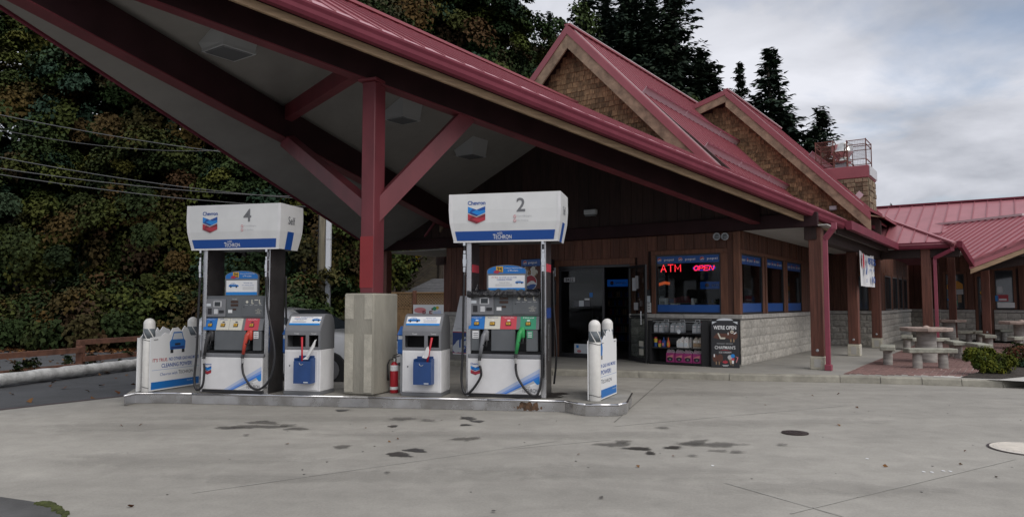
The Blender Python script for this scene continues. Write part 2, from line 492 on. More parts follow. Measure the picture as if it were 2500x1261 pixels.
mat('pump_grey_light', (0.19, 0.195, 0.21), 0.4, var=0.05, scale=6)
mat('pump_dark', (0.030, 0.030, 0.033), 0.5, var=0.1, scale=5)
mat('mast_side', (0.075, 0.070, 0.070), 0.38, metal=0.55, var=0.2, scale=4)
mat('black_rubber', (0.013, 0.013, 0.015), 0.42)
mat('black_matte', (0.015, 0.015, 0.017), 0.7)
mat('screen', (0.03, 0.035, 0.04), 0.15)
mat('display_amber', (0.055, 0.025, 0.015), 0.25)
mat('bin_liner', (0.012, 0.012, 0.013), 0.8)
mat('bucket_blue', (0.018, 0.062, 0.205), 0.4, var=0.08, scale=8)
mat('dispenser_blue', (0.022, 0.13, 0.44), 0.35, var=0.08, scale=6)
mat('nozzle_red', (0.48, 0.055, 0.035), 0.45)
mat('nozzle_green', (0.03, 0.30, 0.085), 0.45)
mat('red_plastic', (0.50, 0.02, 0.035), 0.4)
mat('paper', (0.78, 0.78, 0.78), 0.8)
mat('ext_red', (0.42, 0.018, 0.030), 0.3)
mat('stripe_grey', (0.12, 0.14, 0.155), 0.6)
mat('black_film', (0.014, 0.014, 0.016), 0.25, bump=1.0, bscale=26)
mat('alu_black', (0.018, 0.018, 0.021), 0.35)
mat('interior', (0.035, 0.032, 0.03), 0.9)
mat('interior_floor', (0.05, 0.047, 0.045), 0.6)
mat('curtain', (0.22, 0.20, 0.19), 0.9)
mat('light_housing', (0.50, 0.52, 0.54), 0.5)
mat('light_lens', (0.16, 0.17, 0.18), 0.2)
mat('galv', (0.42, 0.44, 0.46), 0.45, metal=0.4, var=0.15, scale=5)
mat('pole_wood', (0.28, 0.26, 0.19), 0.85, var=0.3, scale=4, stretch=(5, 5, 0.3), bump=0.3)
mat('rail_wood', (0.165, 0.075, 0.048), 0.8, var=0.30, scale=5, bump=0.3)
mat('log_white', (0.50, 0.50, 0.485), 0.85, var=0.30, scale=5, bump=0.7, bscale=14, detail=8)
mat('lattice', (0.25, 0.155, 0.075), 0.8, var=0.2, scale=6)
mat('shed_roof', (0.125, 0.13, 0.14), 0.85, var=0.2, scale=7, objvar=0.08)
mat('shed_wall', (0.40, 0.38, 0.33), 0.85)
mat('car_white', (0.72, 0.74, 0.77), 0.22, coat=0.6)
mat('car_glass', (0.03, 0.045, 0.06), 0.06, spec=0.8)
mat('tyre', (0.02, 0.02, 0.021), 0.8)
mat('rim', (0.45, 0.45, 0.47), 0.3, metal=0.9)
mat('tail_red', (0.35, 0.01, 0.015), 0.25)
mat('chrome', (0.65, 0.66, 0.67), 0.15, metal=1.0)
mat('fan_steel', (0.66, 0.65, 0.62), 0.2, metal=1.0, var=0.1, scale=3)
mat('cage_rust', (0.16, 0.065, 0.05), 0.75, var=0.3, scale=8)
mat('stone', (0.205, 0.160, 0.105), 0.9, var=0.35, scale=8, bump=0.5, objvar=0.4)
mat('stone_base', (0.24, 0.195, 0.13), 0.9, var=0.25, scale=5)
mat('table_pink', (0.37, 0.285, 0.245), 0.85, var=0.2, scale=8, bump=0.4)
mat('bench_stone', (0.31, 0.31, 0.26), 0.88, var=0.22, scale=9, bump=0.5, bscale=50)
mat('leg_stone', (0.36, 0.345, 0.32), 0.88, var=0.28, scale=5, stretch=(0.5, 0.5, 3), bump=0.4)
mat('paver', (0.205, 0.118, 0.105), 0.88, var=0.15, scale=12, bump=0.4, bscale=60, objvar=0.16)
mat('soil', (0.035, 0.028, 0.022), 0.95, var=0.5, scale=14, bump=0.9, bscale=30)
mat('forest_floor', (0.045, 0.035, 0.020), 0.95, var=0.6, scale=3, bump=0.8, bscale=12)
mat('bark', (0.055, 0.045, 0.036), 0.9, var=0.4, scale=5, stretch=(3, 3, 0.6), bump=0.6)
mat('manhole_iron', (0.050, 0.035, 0.033), 0.6, metal=0.4, var=0.3, scale=12)
mat('manhole_white', (0.62, 0.58, 0.52), 0.75, var=0.14, scale=6)
mat('wire', (0.10, 0.105, 0.11), 0.5)
mat('orange_film', (0.52, 0.24, 0.03), 0.5)
mat('choc', (0.10, 0.035, 0.022), 0.5)
mat('neon_red', (1.0, 0.03, 0.045), 0.5, emit=1.6)
mat('neon_pink', (1.0, 0.02, 0.06), 0.5, emit=1.5)
mat('neon_blue', (0.03, 0.04, 0.85), 0.5, emit=0.8)
mat('tube_white', (1.0, 0.95, 0.80), 0.5, emit=0.9)
mat('pepsi_lit', (0.006, 0.055, 0.25), 0.4, emit=0.22)
mat('heat_orange', (1.0, 0.16, 0.04), 0.5, emit=0.35)
glass('window_glass', (0.80, 0.83, 0.83), 0.45)
glass('window_glass_side', (0.70, 0.74, 0.75), 0.9)
# ================================================================ ground
def clip(poly, a, b, c):                    # keep the part of a 2D polygon where a*x + b*y <= c
    o = []
    n = len(poly)
    for i in range(n):
        p, q = poly[i], poly[(i + 1) % n]
        fp, fq = a * p[0] + b * p[1] - c, a * q[0] + b * q[1] - c
        if fp <= 0: o.append(p)
        if (fp < 0 < fq) or (fq < 0 < fp):
            t = fp / (fp - fq)
            o.append((p[0] + t * (q[0] - p[0]), p[1] + t * (q[1] - p[1])))
    return o
def px(x, y, z=0.0):
    p = onz(x, y, z)
    return (p.x, p.y)

kind(MB().poly([(-400, -60, -0.02), (400, -60, -0.02), (400, 500, -0.02), (-400, 500, -0.02)], 'asphalt').build('ground'))
e0 = Vector(px(0, 1000)); e1 = Vector(px(305, 966)); ed = (e1 - e0).normalized()
far = e1 + ed * 11; near = e0 - ed * 24
fc = kind(MB().poly([(near.x, near.y, 0), (34, near.y, 0), (34, 24, 0), (far.x, 24, 0), (far.x, far.y, 0)], 'forecourt_concrete').build('forecourt'))
b = MB()
nn = Vector((ed.y, -ed.x)) * 0.045
for a0, a1 in ((near, e0 + (e1 - e0) * 0.5), (e0 + (e1 - e0) * 0.5, far)):
    b.poly([(a0.x - nn.x, a0.y - nn.y, 0.008), (a0.x + nn.x, a0.y + nn.y, 0.008), (a1.x + nn.x, a1.y + nn.y, 0.008), (a1.x - nn.x, a1.y - nn.y, 0.008)], 'edge_strip')
b.build('edge_strip', fc)
def strip(p, q, wpx, m, name, z=0.004):
    p, q = Vector(p), Vector(q)
    d = (q - p).normalized(); n_ = Vector((-d.y, d.x)) * wpx / 2
    bb = MB(); K = 14
    L_ = []; R_ = []
    for i in range(K + 1):
        t = i / K
        c_ = p.lerp(q, t); ww = n_ * rnd.uniform(0.4, 1.2)
        L_.append((c_.x + ww.x, c_.y + ww.y, z)); R_.append((c_.x - ww.x, c_.y - ww.y, z))
    for i in range(K):
        bb.poly([R_[i], R_[i + 1], L_[i + 1], L_[i]], m)
    return bb.build(name, fc)
for a, c, m in (((470, 1203), (1360, 1076), 'joint'), ((1770, 1178), (2060, 1261), 'joint'), ((1930, 1253), (2480, 1120), 'joint'),
                ((1500, 1040), (2060, 990), 'joint'), ((1500, 1030), (1620, 925), 'joint_dark'), ((1250, 1095), (1490, 1073), 'joint')):
    strip(px(*a), px(*c), 0.018, m, 'joint')
def blob(cx_, cy_, hw, hh, m, name, parent, seed, z=0.004, k=26, rough=0.35):
    r_ = random.Random(seed)
    ph = [r_.uniform(0, 6.28) for _ in range(5)]
    vs = []; al = []
    rings = ((1.35, 0.0), (1.0, .42), (.66, .85), (.33, 1.0))
    for rs, a_ in rings:
        for i in range(k):
            t = 2 * pi * i / k
            rr = rs * (1 + rough * (0.5 * sin(2 * t + ph[0]) + 0.4 * sin(3 * t + ph[1]) + 0.35 * sin(5 * t + ph[2]) + 0.25 * sin(8 * t + ph[3])))
            p = onz(cx_ + hw * rr * cos(t), cy_ + hh * rr * sin(t), z)
            vs.append((p.x, p.y, z)); al.append(a_)
    fs = []
    for r0 in range(3):
        for i in range(k):
            i2 = (i + 1) % k
            fs.append((r0 * k + i2, r0 * k + i, (r0 + 1) * k + i, (r0 + 1) * k + i2))
    fs.append(tuple(reversed(range(3 * k, 4 * k))))
    me = bpy.data.meshes.new(name); me.from_pydata(vs, [], fs); me.materials.append(M[m])
    ca = me.attributes.new('soak', 'FLOAT', 'POINT'); ca.data.foreach_set('value', al)
    return link(name, me, parent)
zz_ = 0.004
for i, (x, y, hw, hh, m) in enumerate([
    (975, 1108, 36, 6, 'stain_oil'), (1015, 1098, 26, 5, 'stain_oil'), (1141, 1020, 20, 4, 'stain_oil'), (1165, 1027, 16, 3, 'stain_oil'),
    (1138, 1036, 14, 2.5, 'stain_oil'), (960, 1039, 13, 2.5, 'stain_oil'), (640, 1030, 44, 4, 'stain_faint'), (620, 1040, 70, 5, 'stain_faint'), (725, 1045, 26, 4, 'stain_faint'),
    (560, 1042, 36, 3, 'stain_faint'), (835, 1000, 16, 2.6, 'stain_oil'), (1138, 1070, 30, 5, 'stain_faint'), (835, 1089, 20, 4, 'stain_faint'),
    (1500, 1083, 36, 6, 'stain_faint'), (1560, 1093, 30, 4, 'stain_oil'), (1588, 1104, 12, 4, 'stain_oil'), (1520, 1076, 18, 4, 'stain_faint'),
    (1700, 1078, 30, 6, 'stain_faint'), (1740, 1083, 70, 6, 'stain_faint'), (1640, 1090, 26, 2.6, 'stain_oil'), (1618, 1042, 18, 2.5, 'stain_faint'), (1755, 1098, 22, 3, 'stain_faint'),
    (1800, 1101, 18, 2.6, 'stain_faint'), (1690, 1110, 14, 2, 'stain_faint'), (1468, 1212, 6, 2, 'stain_oil'), (945, 1151, 7, 1.6, 'stain_oil'), (1205, 1245, 7, 1.6, 'stain_oil'),
    (600, 1060, 10, 1.6, 'stain_faint'), (1910, 1083, 12, 2.4, 'stain_faint'), (700, 1036, 24, 2.6, 'stain_faint'), (980, 1020, 34, 3, 'stain_faint'), (1045, 1024, 18, 2.4, 'stain_faint')]):
    zz_ += 0.0004
    blob(x, y, hw, hh, m, 'oil_stain', fc, i, z=zz_)
for i, (x, y, hw, hh) in enumerate(((420, 1120, 330, 16), (900, 1160, 420, 14), (1500, 1150, 380, 18), (2000, 1190, 300, 16), (1300, 1060, 420, 10), (760, 1020, 300, 8), (1900, 1030, 260, 10), (300, 1040, 240, 9), (1700, 960, 200, 7))):
    zz_ += .0003
    blob(x, y, hw, hh, 'stain_tyre', 'traffic_film', fc, 300 + i, z=zz_)
pt = MB()
pp = [px(-60, 1206), px(0, 1213), px(70, 1223), px(118, 1232), px(146, 1240), px(160, 1262), px(168, 1300), px(-200, 1420), px(-400, 1300)]
pt.poly([(a, c, 0.006) for a, c in reversed(pp)], 'asphalt_old')
kind(pt.build('asphalt_patch'))
ms = MB()
edge = [px(100, 1229), px(118, 1232), px(146, 1240), px(160, 1262), px(168, 1300)]
r_ = random.Random(3)
for i in range(90):
    t = r_.uniform(0, 3.99); k = int(t); f_ = t - k
    x = edge[k][0] + (edge[k + 1][0] - edge[k][0]) * f_ + r_.gauss(-0.01, 0.015); y = edge[k][1] + (edge[k + 1][1] - edge[k][1]) * f_ + r_.gauss(0, 0.015)
    ms.lathe([(0.022, 0), (0.018, 0.010), (0.004, 0.016)], 'moss', 6, Matrix.Translation((x, y, 0.005)))
kind(ms.build('moss'), 'stuff')
# small scraps and chewing gum on the concrete
b = MB()
for i in range(90):
    x = r_.uniform(-3, 7); y = r_.uniform(4, 13)
    s_ = r_.uniform(0.003, 0.011)
    b.prism([(x + s_ * cos(a), y + s_ * 1.3 * sin(a)) for a in (0, 1.1, 2.2, 3.2, 4.1, 5.3)], 0.002, 0.004, r_.choice(['oil', 'oil', 'oil_faint', 'oil_faint', 'oil_faint', 'joint']))
for x, y in ((2255, 1151), (2275, 1152), (2303, 1149), (2320, 1150), (1740, 1136), (2117, 1119)):
    p = onz(x, y, 0)
    b.prism([(p.x + 0.014 * cos(a), p.y + 0.02 * sin(a)) for a in (0, 1.1, 2.2, 3.2, 4.1, 5.3)], 0.002, 0.005, 'white_print')
kind(b.build('ground_litter'), 'stuff')

# manhole covers
def manhole(name, label, x, y, r, m, grid):
    p = onz(x, y, 0)
    t = thing(name, label, 'manhole cover', (p.x, p.y, 0.004))
    MB().lathe([(r, 0), (r, 0.008), (r * 0.93, 0.008), (r * 0.93, 0.003)], m, 36).build('rim', t)
    MB().lathe([(r * 0.91, 0), (r * 0.91, 0.006), (r * 0.88, 0.008)], m, 36).build('lid', t)
    g = MB()
    n_ = 9
    for i in range(n_):
        u = -r * 0.8 + 1.6 * r * (i + 0.5) / n_
        h_ = math.sqrt(max(0, (r * 0.84) ** 2 - u * u))
        if grid: g.box(-h_, h_, u - 0.008, u + 0.008, 0.008, 0.012, m)
        else:
            k = -h_
            while k < h_ - 0.05:
                g.box(k, k + 0.03, u - 0.012, u + 0.012, 0.008, 0.011, m); k += 0.055
    g.build('tread_pattern', t)
    return t
manhole('manhole_cover', 'small dark iron manhole cover flush in the grey concrete', 1941, 1057, 0.148, 'manhole_iron', False)
w_ = manhole('manhole_cover', 'large pale painted manhole cover with ribbed lid and dark rim', 2518, 1097, 0.36, 'manhole_white', True)
p = onz(2518, 1097, 0)
MB().lathe([(0.385, 0.001), (0.385, 0.003), (0.362, 0.003), (0.362, 0.001)], 'manhole_iron', 36).build('frame', w_)

# ================================================================ walk in front of the shop, kerb, patio
ZW = 0.13
kp = [Vector(px(*q, ZW)) for q in ((1000, 869), (1120, 880), (1350, 900), (1560, 905), (1780, 911.3), (2050, 916), (2250, 921), (2447, 927), (2560, 915), (2760, 894), (3300, 840))]
far_r = sh(16, 14, 0); far_l = sh(-14, 14, 0)
kp[0] = kp[1] + (kp[1] - kp[2]) * 3.2
poly = [(q.x, q.y) for q in kp] + [(far_r.x, far_r.y), (far_r.x, 50), (far_l.x, 50), (far_l.x, far_l.y)]
wk = MB()
wk.prism(poly, 0.0, ZW, 'sidewalk_concrete')
walk = kind(wk.build('sidewalk'))
def kerb_run(a, c, n):
    d = (c - a); L_ = d.length; d.normalize(); nrm = Vector((-d.y, d.x))      # inward (towards the shop)
    for i in range(n):
        s0 = a + d * (L_ * i / n + 0.006); s1 = a + d * (L_ * (i + 1) / n - 0.006)
        T = Matrix(((d.x, nrm.x, 0, s0.x), (d.y, nrm.y, 0, s0.y), (0, 0, 1, 0), (0, 0, 0, 1)))
        q = MB()
        l_ = (s1 - s0).length
        vs = []
        for x in (0, l_):
            vs += [(x, -0.034, 0.002), (x, -0.022, 0.105), (x, 0.005, ZW + 0.003), (x, 0.15, ZW + 0.003), (x, 0.15, 0.002)]
        q.add(vs, [(0, 1, 6, 5), (1, 2, 7, 6), (2, 3, 8, 7), (3, 4, 9, 8), (0, 4, 3, 2, 1), (5, 6, 7, 8, 9)], 'kerb_concrete', T)
        q.build('kerb_stone', walk)
for i, n_ in enumerate((5, 2, 1, 1, 1, 2, 2, 1, 1, 2)):
    kerb_run(kp[i], kp[i + 1], n_)
# brick patio: rows of bricks laid on the walk right of the post line
patio = kind(MB().poly([tuple(sh(*q)) for q in ((2.12, -0.2, ZW + 0.004), (8.5, -0.2, ZW + 0.004), (8.5, 12.5, ZW + 0.004), (2.12, 12.5, ZW + 0.004))], 'mortar').build('patio'))
pb = MB().bbox(0, 0.098, 0, 0.198, 0, 0.035, 'paver', 0.006)
pv = pb.build('paver', patio)
pm = pv.data
bed = [(2.0, -4.0), (9.0, -4.0), (9.0, 14), (2.0, 14)]
# boundary of the kerb in shop coordinates
ks = [SHOPI @ Vector((q.x, q.y, 0)) for q in kp]
def behind_kerb(u, v, m_=0.16):
    for i in range(4, len(ks) - 1):
        a, c = ks[i], ks[i + 1]
        d = Vector((c.x - a.x, c.y - a.y)).normalized()
        if (u - a.x) * -d.y + (v - a.y) * d.x < m_: return False
    return True
cand = []
for i in range(70):
    for j in range(-14, 66):
        u = 2.14 + i * 0.104; v = j * 0.206 + (0.103 if i % 2 else 0)
        if behind_kerb(u + .05, v, 0.17) and behind_kerb(u + 0.05, v + 0.2, 0.17):
            q = sh(u, v, 0)
            if q.x / q.y < 0.80: cand.append((q.y, u, v))
cand.sort()
first = True
rest = MB()
for n_, (dist, u, v) in enumerate(cand):
    T = SHOP @ Matrix.Translation((u + rnd.uniform(-.002, .002), v, ZW + 0.006 - 0.03 + rnd.uniform(0, 0.004)))
    if n_ < 300:
        o = pv if first else link('paver', pm, patio)
        first = False
        o.matrix_world = T
        o.location = T.translation; o.rotation_euler = (0, 0, -SA + rnd.uniform(-.01, .01))
    elif n_ < 3600:
        rest.box(0, 0.098, 0, 0.198, 0, 0.036, 'paver', T)
kind(rest.build('paver_field', patio), 'stuff')
# planting bed in the corner of the patio
so = MB()
bp = [px(2345, 922, ZW), px(2440, 925.5, ZW), px(2560, 914, ZW), px(2600, 885, ZW), px(2470, 893, ZW), px(2400, 905, ZW)]
c_ = (sum(p[0] for p in bp) / 6, sum(p[1] for p in bp) / 6)
n_ = len(bp)
vs = [(p[0], p[1], ZW + 0.015) for p in bp] + [(c_[0] + (p[0] - c_[0]) * .5, c_[1] + (p[1] - c_[1]) * .5, ZW + 0.09) for p in bp]
so.add(vs, [(i, (i + 1) % n_, n_ + (i + 1) % n_, n_ + i) for i in range(n_)] + [tuple(range(n_, 2 * n_))], 'soil')
kind(so.build('planting_bed'))

# ================================================================ the shop
shop = thing('store_building', 'brown timber store with red metal gabled roofs and grey block base', 'store', SHOP0, -SA)
UL = -8.45                                            # left end of the front
# --- core walls
DOOR = (-4.66, shop_on(1537, 750, (0, 0, 0), (0, 1, 0)).x, ZW, 2.42)
WIN = (-2.00, -0.455, 1.25, 2.605)
def vv(x): return shop_on(x, 700, (0, 0, 0), (1, 0, 0)).y
SWIN = [(vv(1816), vv(1866)), (vv(1877), vv(1917.5)), (vv(1926.5), vv(1961))]
SZ = (1.25, 2.59)
SEND = 6.9
core = MB()
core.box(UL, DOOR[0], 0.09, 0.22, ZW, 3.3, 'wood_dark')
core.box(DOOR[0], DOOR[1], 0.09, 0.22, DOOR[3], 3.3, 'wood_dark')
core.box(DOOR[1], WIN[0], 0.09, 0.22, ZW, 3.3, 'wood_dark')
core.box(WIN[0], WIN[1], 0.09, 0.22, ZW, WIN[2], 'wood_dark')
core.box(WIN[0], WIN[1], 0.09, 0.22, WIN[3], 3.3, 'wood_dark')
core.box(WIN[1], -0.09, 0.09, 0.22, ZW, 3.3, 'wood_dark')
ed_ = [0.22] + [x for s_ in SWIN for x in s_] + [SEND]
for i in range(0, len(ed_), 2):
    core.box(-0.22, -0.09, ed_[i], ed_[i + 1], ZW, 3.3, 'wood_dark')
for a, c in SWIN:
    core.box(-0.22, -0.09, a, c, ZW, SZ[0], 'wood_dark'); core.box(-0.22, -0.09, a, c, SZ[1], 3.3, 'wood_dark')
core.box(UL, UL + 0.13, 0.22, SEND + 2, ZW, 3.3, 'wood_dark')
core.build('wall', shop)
ins = MB()
ins.box(UL + .15, -0.24, 8.4, 8.5, ZW, 3.2, 'interior')
ins.box(UL + .15, -0.24, 0.24, 8.4, 3.15, 3.25, 'interior')
ins.box(UL + .15, -0.10, 0.10, 8.4, ZW, ZW + 0.012, 'interior_floor')
ins.box(-0.24, -0.10, SEND, 8.5, ZW, 3.2, 'interior')
ins.build('interior_shell', shop)
# --- vertical boards
bw = kind(MB().box(UL, 0, 0.088, 0.0895, 2.99, 3.0, 'wood_dark').build('board_wall', shop)) if False else MB().box(UL, -.01, 0.0885, 0.0895, 2.99, 3.0, 'wood_dark').build('board_wall', shop)
def board(par, x0, x1, z0, z1, side=False, m='wood_board', d0=0.055, pr=0.0):
    if z1 - z0 < 0.04: return
    q = MB()
    if side: q.bbox(-0.089, -d0 + pr, x0, x1, z0, z1, m, 0.006)
    else: q.bbox(x0, x1, d0 - pr, 0.089, z0, z1, m, 0.006)
    q.build('board', par)
x = UL
while x < -0.02:
    x1 = min(x + rnd.choice((0.19, 0.235, 0.235, 0.28)), 0 - 0.055)
    mid = (x + x1) / 2
    zones = [(1.235, 3.06)]
    if DOOR[0] - 0.14 < mid < DOOR[1] + 0.14: zones = [(DOOR[3] + 0.15, 3.06)]
    elif WIN[0] - 0.12 < mid < WIN[1] + 0.12: zones = [(WIN[3] + 0.10, 3.06)]
    for z0, z1 in zones: board(bw, x + 0.004, x1 - 0.004, z0, z1, pr=rnd.uniform(0, 0.012))
    x = x1
    if x1 > -0.08: break
# trim round the openings
tr = [(DOOR[0] - 0.13, DOOR[0], ZW, DOOR[3]), (DOOR[1], DOOR[1] + 0.13, 1.24, DOOR[3]), (DOOR[0] - 0.13, DOOR[1] + 0.13, DOOR[3], DOOR[3] + 0.15),
      (WIN[0] - 0.11, WIN[0], 1.24, WIN[3]), (WIN[1], WIN[1] + 0.16, 1.24, WIN[3]), (WIN[0] - 0.11, WIN[1] + 0.16, WIN[3], WIN[3] + 0.10)]
for x0, x1, z0, z1 in tr:
    MB().bbox(x0, x1, 0.03, 0.085, z0, z1, 'wood_trim', 0.008).build('trim', shop)
MB().bbox(-0.16, -0.012, 0.012, 0.085, 1.24, 3.06, 'wood_trim', 0.01).build('corner_board', shop)
y = 0.16
while y < SEND:
    y1 = min(y + 0.14, SEND)
    mid = (y + y1) / 2
    inw = any(a - 0.07 < mid < c + 0.07 for a, c in SWIN)
    if not inw: board(bw, y + 0.004, y1 - 0.004, 1.235, 3.10, True, 'wood_board', 0.055, pr=rnd.choice((0, 0, 0.016)))
    else: board(bw, y + 0.004, y1 - 0.004, SZ[1] + 0.09, 3.10, True, 'wood_board', 0.055, pr=rnd.choice((0, 0, 0.016)))
    y = y1
for i, (a, c) in enumerate(SWIN):
    for s0, s1 in ((a - 0.12, a), (c, c + 0.12)):
        MB().bbox(-0.085, -0.028, s0, s1, 1.24, SZ[1], 'wood_trim', 0.008).build('trim', shop)
MB().bbox(-0.085, -0.030, SWIN[0][0] - 0.12, SWIN[2][1] + 0.12, SZ[1], SZ[1] + 0.09, 'wood_trim', 0.008).build('trim', shop)
# --- block base, each block a piece
bk = MB().box(UL, -0.02, 0.022, 0.088, ZW, 1.12, 'mortar').box(-0.088, -0.022, 0.022, SEND - 0.01, ZW, 1.12, 'mortar')
cut = MB()
cut.box(UL, DOOR[0] - 0.14, 0.022, 0.088, ZW, 1.12, 'mortar').box(DOOR[1] + 0.14, -0.02, 0.022, 0.088, ZW, 1.12, 'mortar').box(-0.088, -0.022, 0.0895, SEND - 0.01, ZW, 1.12, 'mortar')
bkw = cut.build('block_wall', shop)
BLK = {}
def rough_block(L_, W_, H_, seed):
    k = (round(L_, 3), seed)
    if k not in BLK:
        r = random.Random(seed * 31 + int(L_ * 1000))
        n_ = 7; m_ = 4
        vs = []; fs = []
        for j in range(m_ + 1):
            for i in range(n_ + 1):
                e = 0.0 if (i in (0, n_) or j in (0, m_)) else -r.uniform(0.006, 0.020)
                vs.append((L_ * i / n_, e, H_ * j / m_))
        for j in range(m_):
            for i in range(n_):
                a = j * (n_ + 1) + i
                fs.append((a, a + 1, a + n_ + 2, a + n_ + 1))
        b0 = len(vs)
        vs += [(0, W_, 0), (L_, W_, 0), (L_, W_, H_), (0, W_, H_)]
        bl = [i for i in range(n_ + 1)]; tl = [m_ * (n_ + 1) + i for i in range(n_ + 1)]
        fs += [tuple(reversed(bl)) + (b0, b0 + 1), tuple(tl) + (b0 + 2, b0 + 3)]
        fs += [tuple(j * (n_ + 1) for j in range(m_ + 1)) + (b0 + 3, b0), tuple((m_ - j) * (n_ + 1) + n_ for j in range(m_ + 1)) + (b0 + 1, b0 + 2)]
        q = MB(); q.add(vs, fs, 'block')
        me = bpy.data.meshes.new('block'); me.from_pydata(q.v, [], q.f); me.materials.append(M['block'])
        BLK[k] = me
    return BLK[k]
def block_row(par, ln, place, z, course):
    x = 0.0
    h_ = 0.19
    firstl = 0.195 if course % 2 else 0.395
    k = 0
    while x < ln - 0.02:
        l_ = min(firstl if k == 0 else 0.395, ln - x)
        me = rough_block(round(l_ - 0.008, 3), 0.075, h_, rnd.randrange(4))
        o = link('block', me, par)
        place(o, x + 0.004, z + 0.005)
        x += l_; k += 1
for c_ in range(5):
    z = ZW + 0.2 * c_
    def p_front(o, x, z_): o.location = (-2.65 + x, 0.012, z_)
    def p_left(o, x, z_): o.location = (UL + x, 0.012, z_)
    def p_side(o, x, z_): o.location = (-0.012, x, z_); o.rotation_euler = (0, 0, pi / 2)
    block_row(bkw, 2.638, p_front, z, c_)
    block_row(bkw, 3.62, p_left, z, c_)
    block_row(bkw, SEND, p_side, z, c_ + 1)
for q_ in ((-2.66, 0.035, -0.035, 0.088), (UL, DOOR[0] - 0.14, -0.035, 0.088)):
    k_ = 4 if q_[0] > -3 else 6
    for i in range(k_):
        a_, c__ = q_[0] + (q_[1] - q_[0]) * i / k_, q_[0] + (q_[1] - q_[0]) * (i + 1) / k_
        MB().bbox(a_ + .002, c__ - .002, q_[2], q_[3], 1.14, 1.236, 'block_cap', 0.008).build('sill_cap', bkw)
for i in range(10):
    a_, c__ = .0885 + (SEND - .05) * i / 10, .0885 + (SEND - .05) * (i + 1) / 10
    MB().bbox(-0.088, 0.035, a_ + .002, c__ - .002, 1.14, 1.236, 'block_cap', 0.008).build('sill_cap', bkw)

# --- windows and the entrance
def pepsi_globe(b, x, y, r, M_, e=0.003):
    b.disc(x, y, r, 'white_print', M_, e, 24)
    def arc(a0, a1, n=12): return [(x + 0.93 * r * cos(a0 + (a1 - a0) * i / n), y + 0.93 * r * sin(a0 + (a1 - a0) * i / n)) for i in range(n + 1)]
    top = arc(radians(-8), radians(205))
    b.flat(top + [(x - 0.35 * r, y + 0.02 * r), (x + 0.1 * r, y + 0.22 * r), (x + 0.45 * r, y + 0.20 * r)], 'red_print', M_, e + 0.001)
    bot = arc(radians(-20), radians(-150))
    b.flat(list(reversed(bot + [(x - 0.4 * r, y - 0.42 * r), (x, y - 0.25 * r), (x + 0.5 * r, y - 0.2 * r)])), 'pepsi_blue', M_, e + 0.001)
def window_unit(par, wdt, z0, z1, T, top, bottom, n_logo, gl, phase=0.0):
    # local face: a along the wall, b up, e outwards
    fr = MB()
    for a0, a1, b0, b1 in ((0, wdt, z0, z0 + 0.035), (0, wdt, z1 - 0.035, z1), (0, 0.03, z0 + .035, z1 - .035), (wdt - 0.03, wdt, z0 + .035, z1 - .035)):
        fr.box(a0, a1, b0, b1, -0.03, 0.03, 'alu_black', T)
    f_ = fr.build('window', par)
    MB().box(0.03, wdt - 0.03, z0 + 0.035, z1 - 0.035, -0.004, 0.004, gl, T).build('pane', f_)
    fm = MB()
    if top:
        fm.box(0.03, wdt - 0.03, z1 - 0.035 - top, z1 - 0.035, 0.006, 0.008, 'pepsi_blue', T)
        for i in range(n_logo):
            x = wdt * (i + 0.5) / n_logo + phase
            yy = z1 - 0.035 - top / 2
            u_ = wdt / n_logo
            pepsi_globe(fm, x - u_ * 0.33, yy, top * 0.30, T, 0.0095)
            fm.text('pepsi', x + u_ * 0.13, yy - top * 0.03, top * 0.40, 'white_print', T, 0.0095, wd=u_ * 0.46, bold=0.005)
    if fm.v: fm.build('window_film', f_)
    if bottom:
        fm = MB(); fm.box(0.03, wdt - 0.03, z0 + 0.035, z0 + 0.035 + bottom, 0.006, 0.008, 'pepsi_blue', T)
    if bottom: fm.build('window_film', f_)
    return f_
TF = Matrix.Translation((WIN[0], 0.075, 0)) @ Matrix.Rotation(pi / 2, 4, 'X')
window_unit(shop, WIN[1] - WIN[0], WIN[2], WIN[3], TF, 0.165, 0.165, 3, 'window_glass')
for i, (a, c) in enumerate(SWIN):
    TS = Matrix.Translation((-0.075, a, 0)) @ Matrix.Rotation(pi / 2, 4, 'Z') @ Matrix.Rotation(pi / 2, 4, 'X')
    window_unit(shop, c - a, SZ[0], SZ[1], TS, 0.20, 0.20, 3, 'window_glass_side', -0.08 if i == 0 else 0)
def glazed_leaf(name, par, wd, z0, z1, T, mid=None):
    b_ = MB()
    fw = 0.06
    b_.box(0, wd, z0, z0 + 0.10, -0.022, 0.022, 'alu_black', T).box(0, wd, z1 - fw, z1, -0.022, 0.022, 'alu_black', T)
    b_.box(0, fw, z0 + .1, z1 - fw, -0.022, 0.022, 'alu_black', T).box(wd - fw, wd, z0 + .1, z1 - fw, -0.022, 0.022, 'alu_black', T)
    if mid: b_.box(fw, wd - fw, mid - 0.02, mid + 0.02, -0.018, 0.018, 'alu_black', T)
    o = b_.build(name, par)
    MB().box(fw, wd - fw, z0 + 0.1, z1 - fw, -0.004, 0.004, 'window_glass', T).build('pane', o)
    return o
du = [shop_on(x, 750, (0, 0, 0), (0, 1, 0)).x for x in (1362, 1474, 1532)]
TD = Matrix.Translation((DOOR[0], 0.06, 0)) @ Matrix.Rotation(pi / 2, 4, 'X')
MB().box(DOOR[0], DOOR[1], 0.03, 0.09, DOOR[3] - 0.06, DOOR[3] - 0.002, 'alu_black').box(DOOR[1] - 0.05, DOOR[1] - .002, 0.03, 0.09, ZW, DOOR[3] - .06, 'alu_black').build('door_frame', shop)
sl = glazed_leaf('sidelight', shop, du[1] - DOOR[0], ZW + .01, DOOR[3] - 0.07, TD)
st = MB()
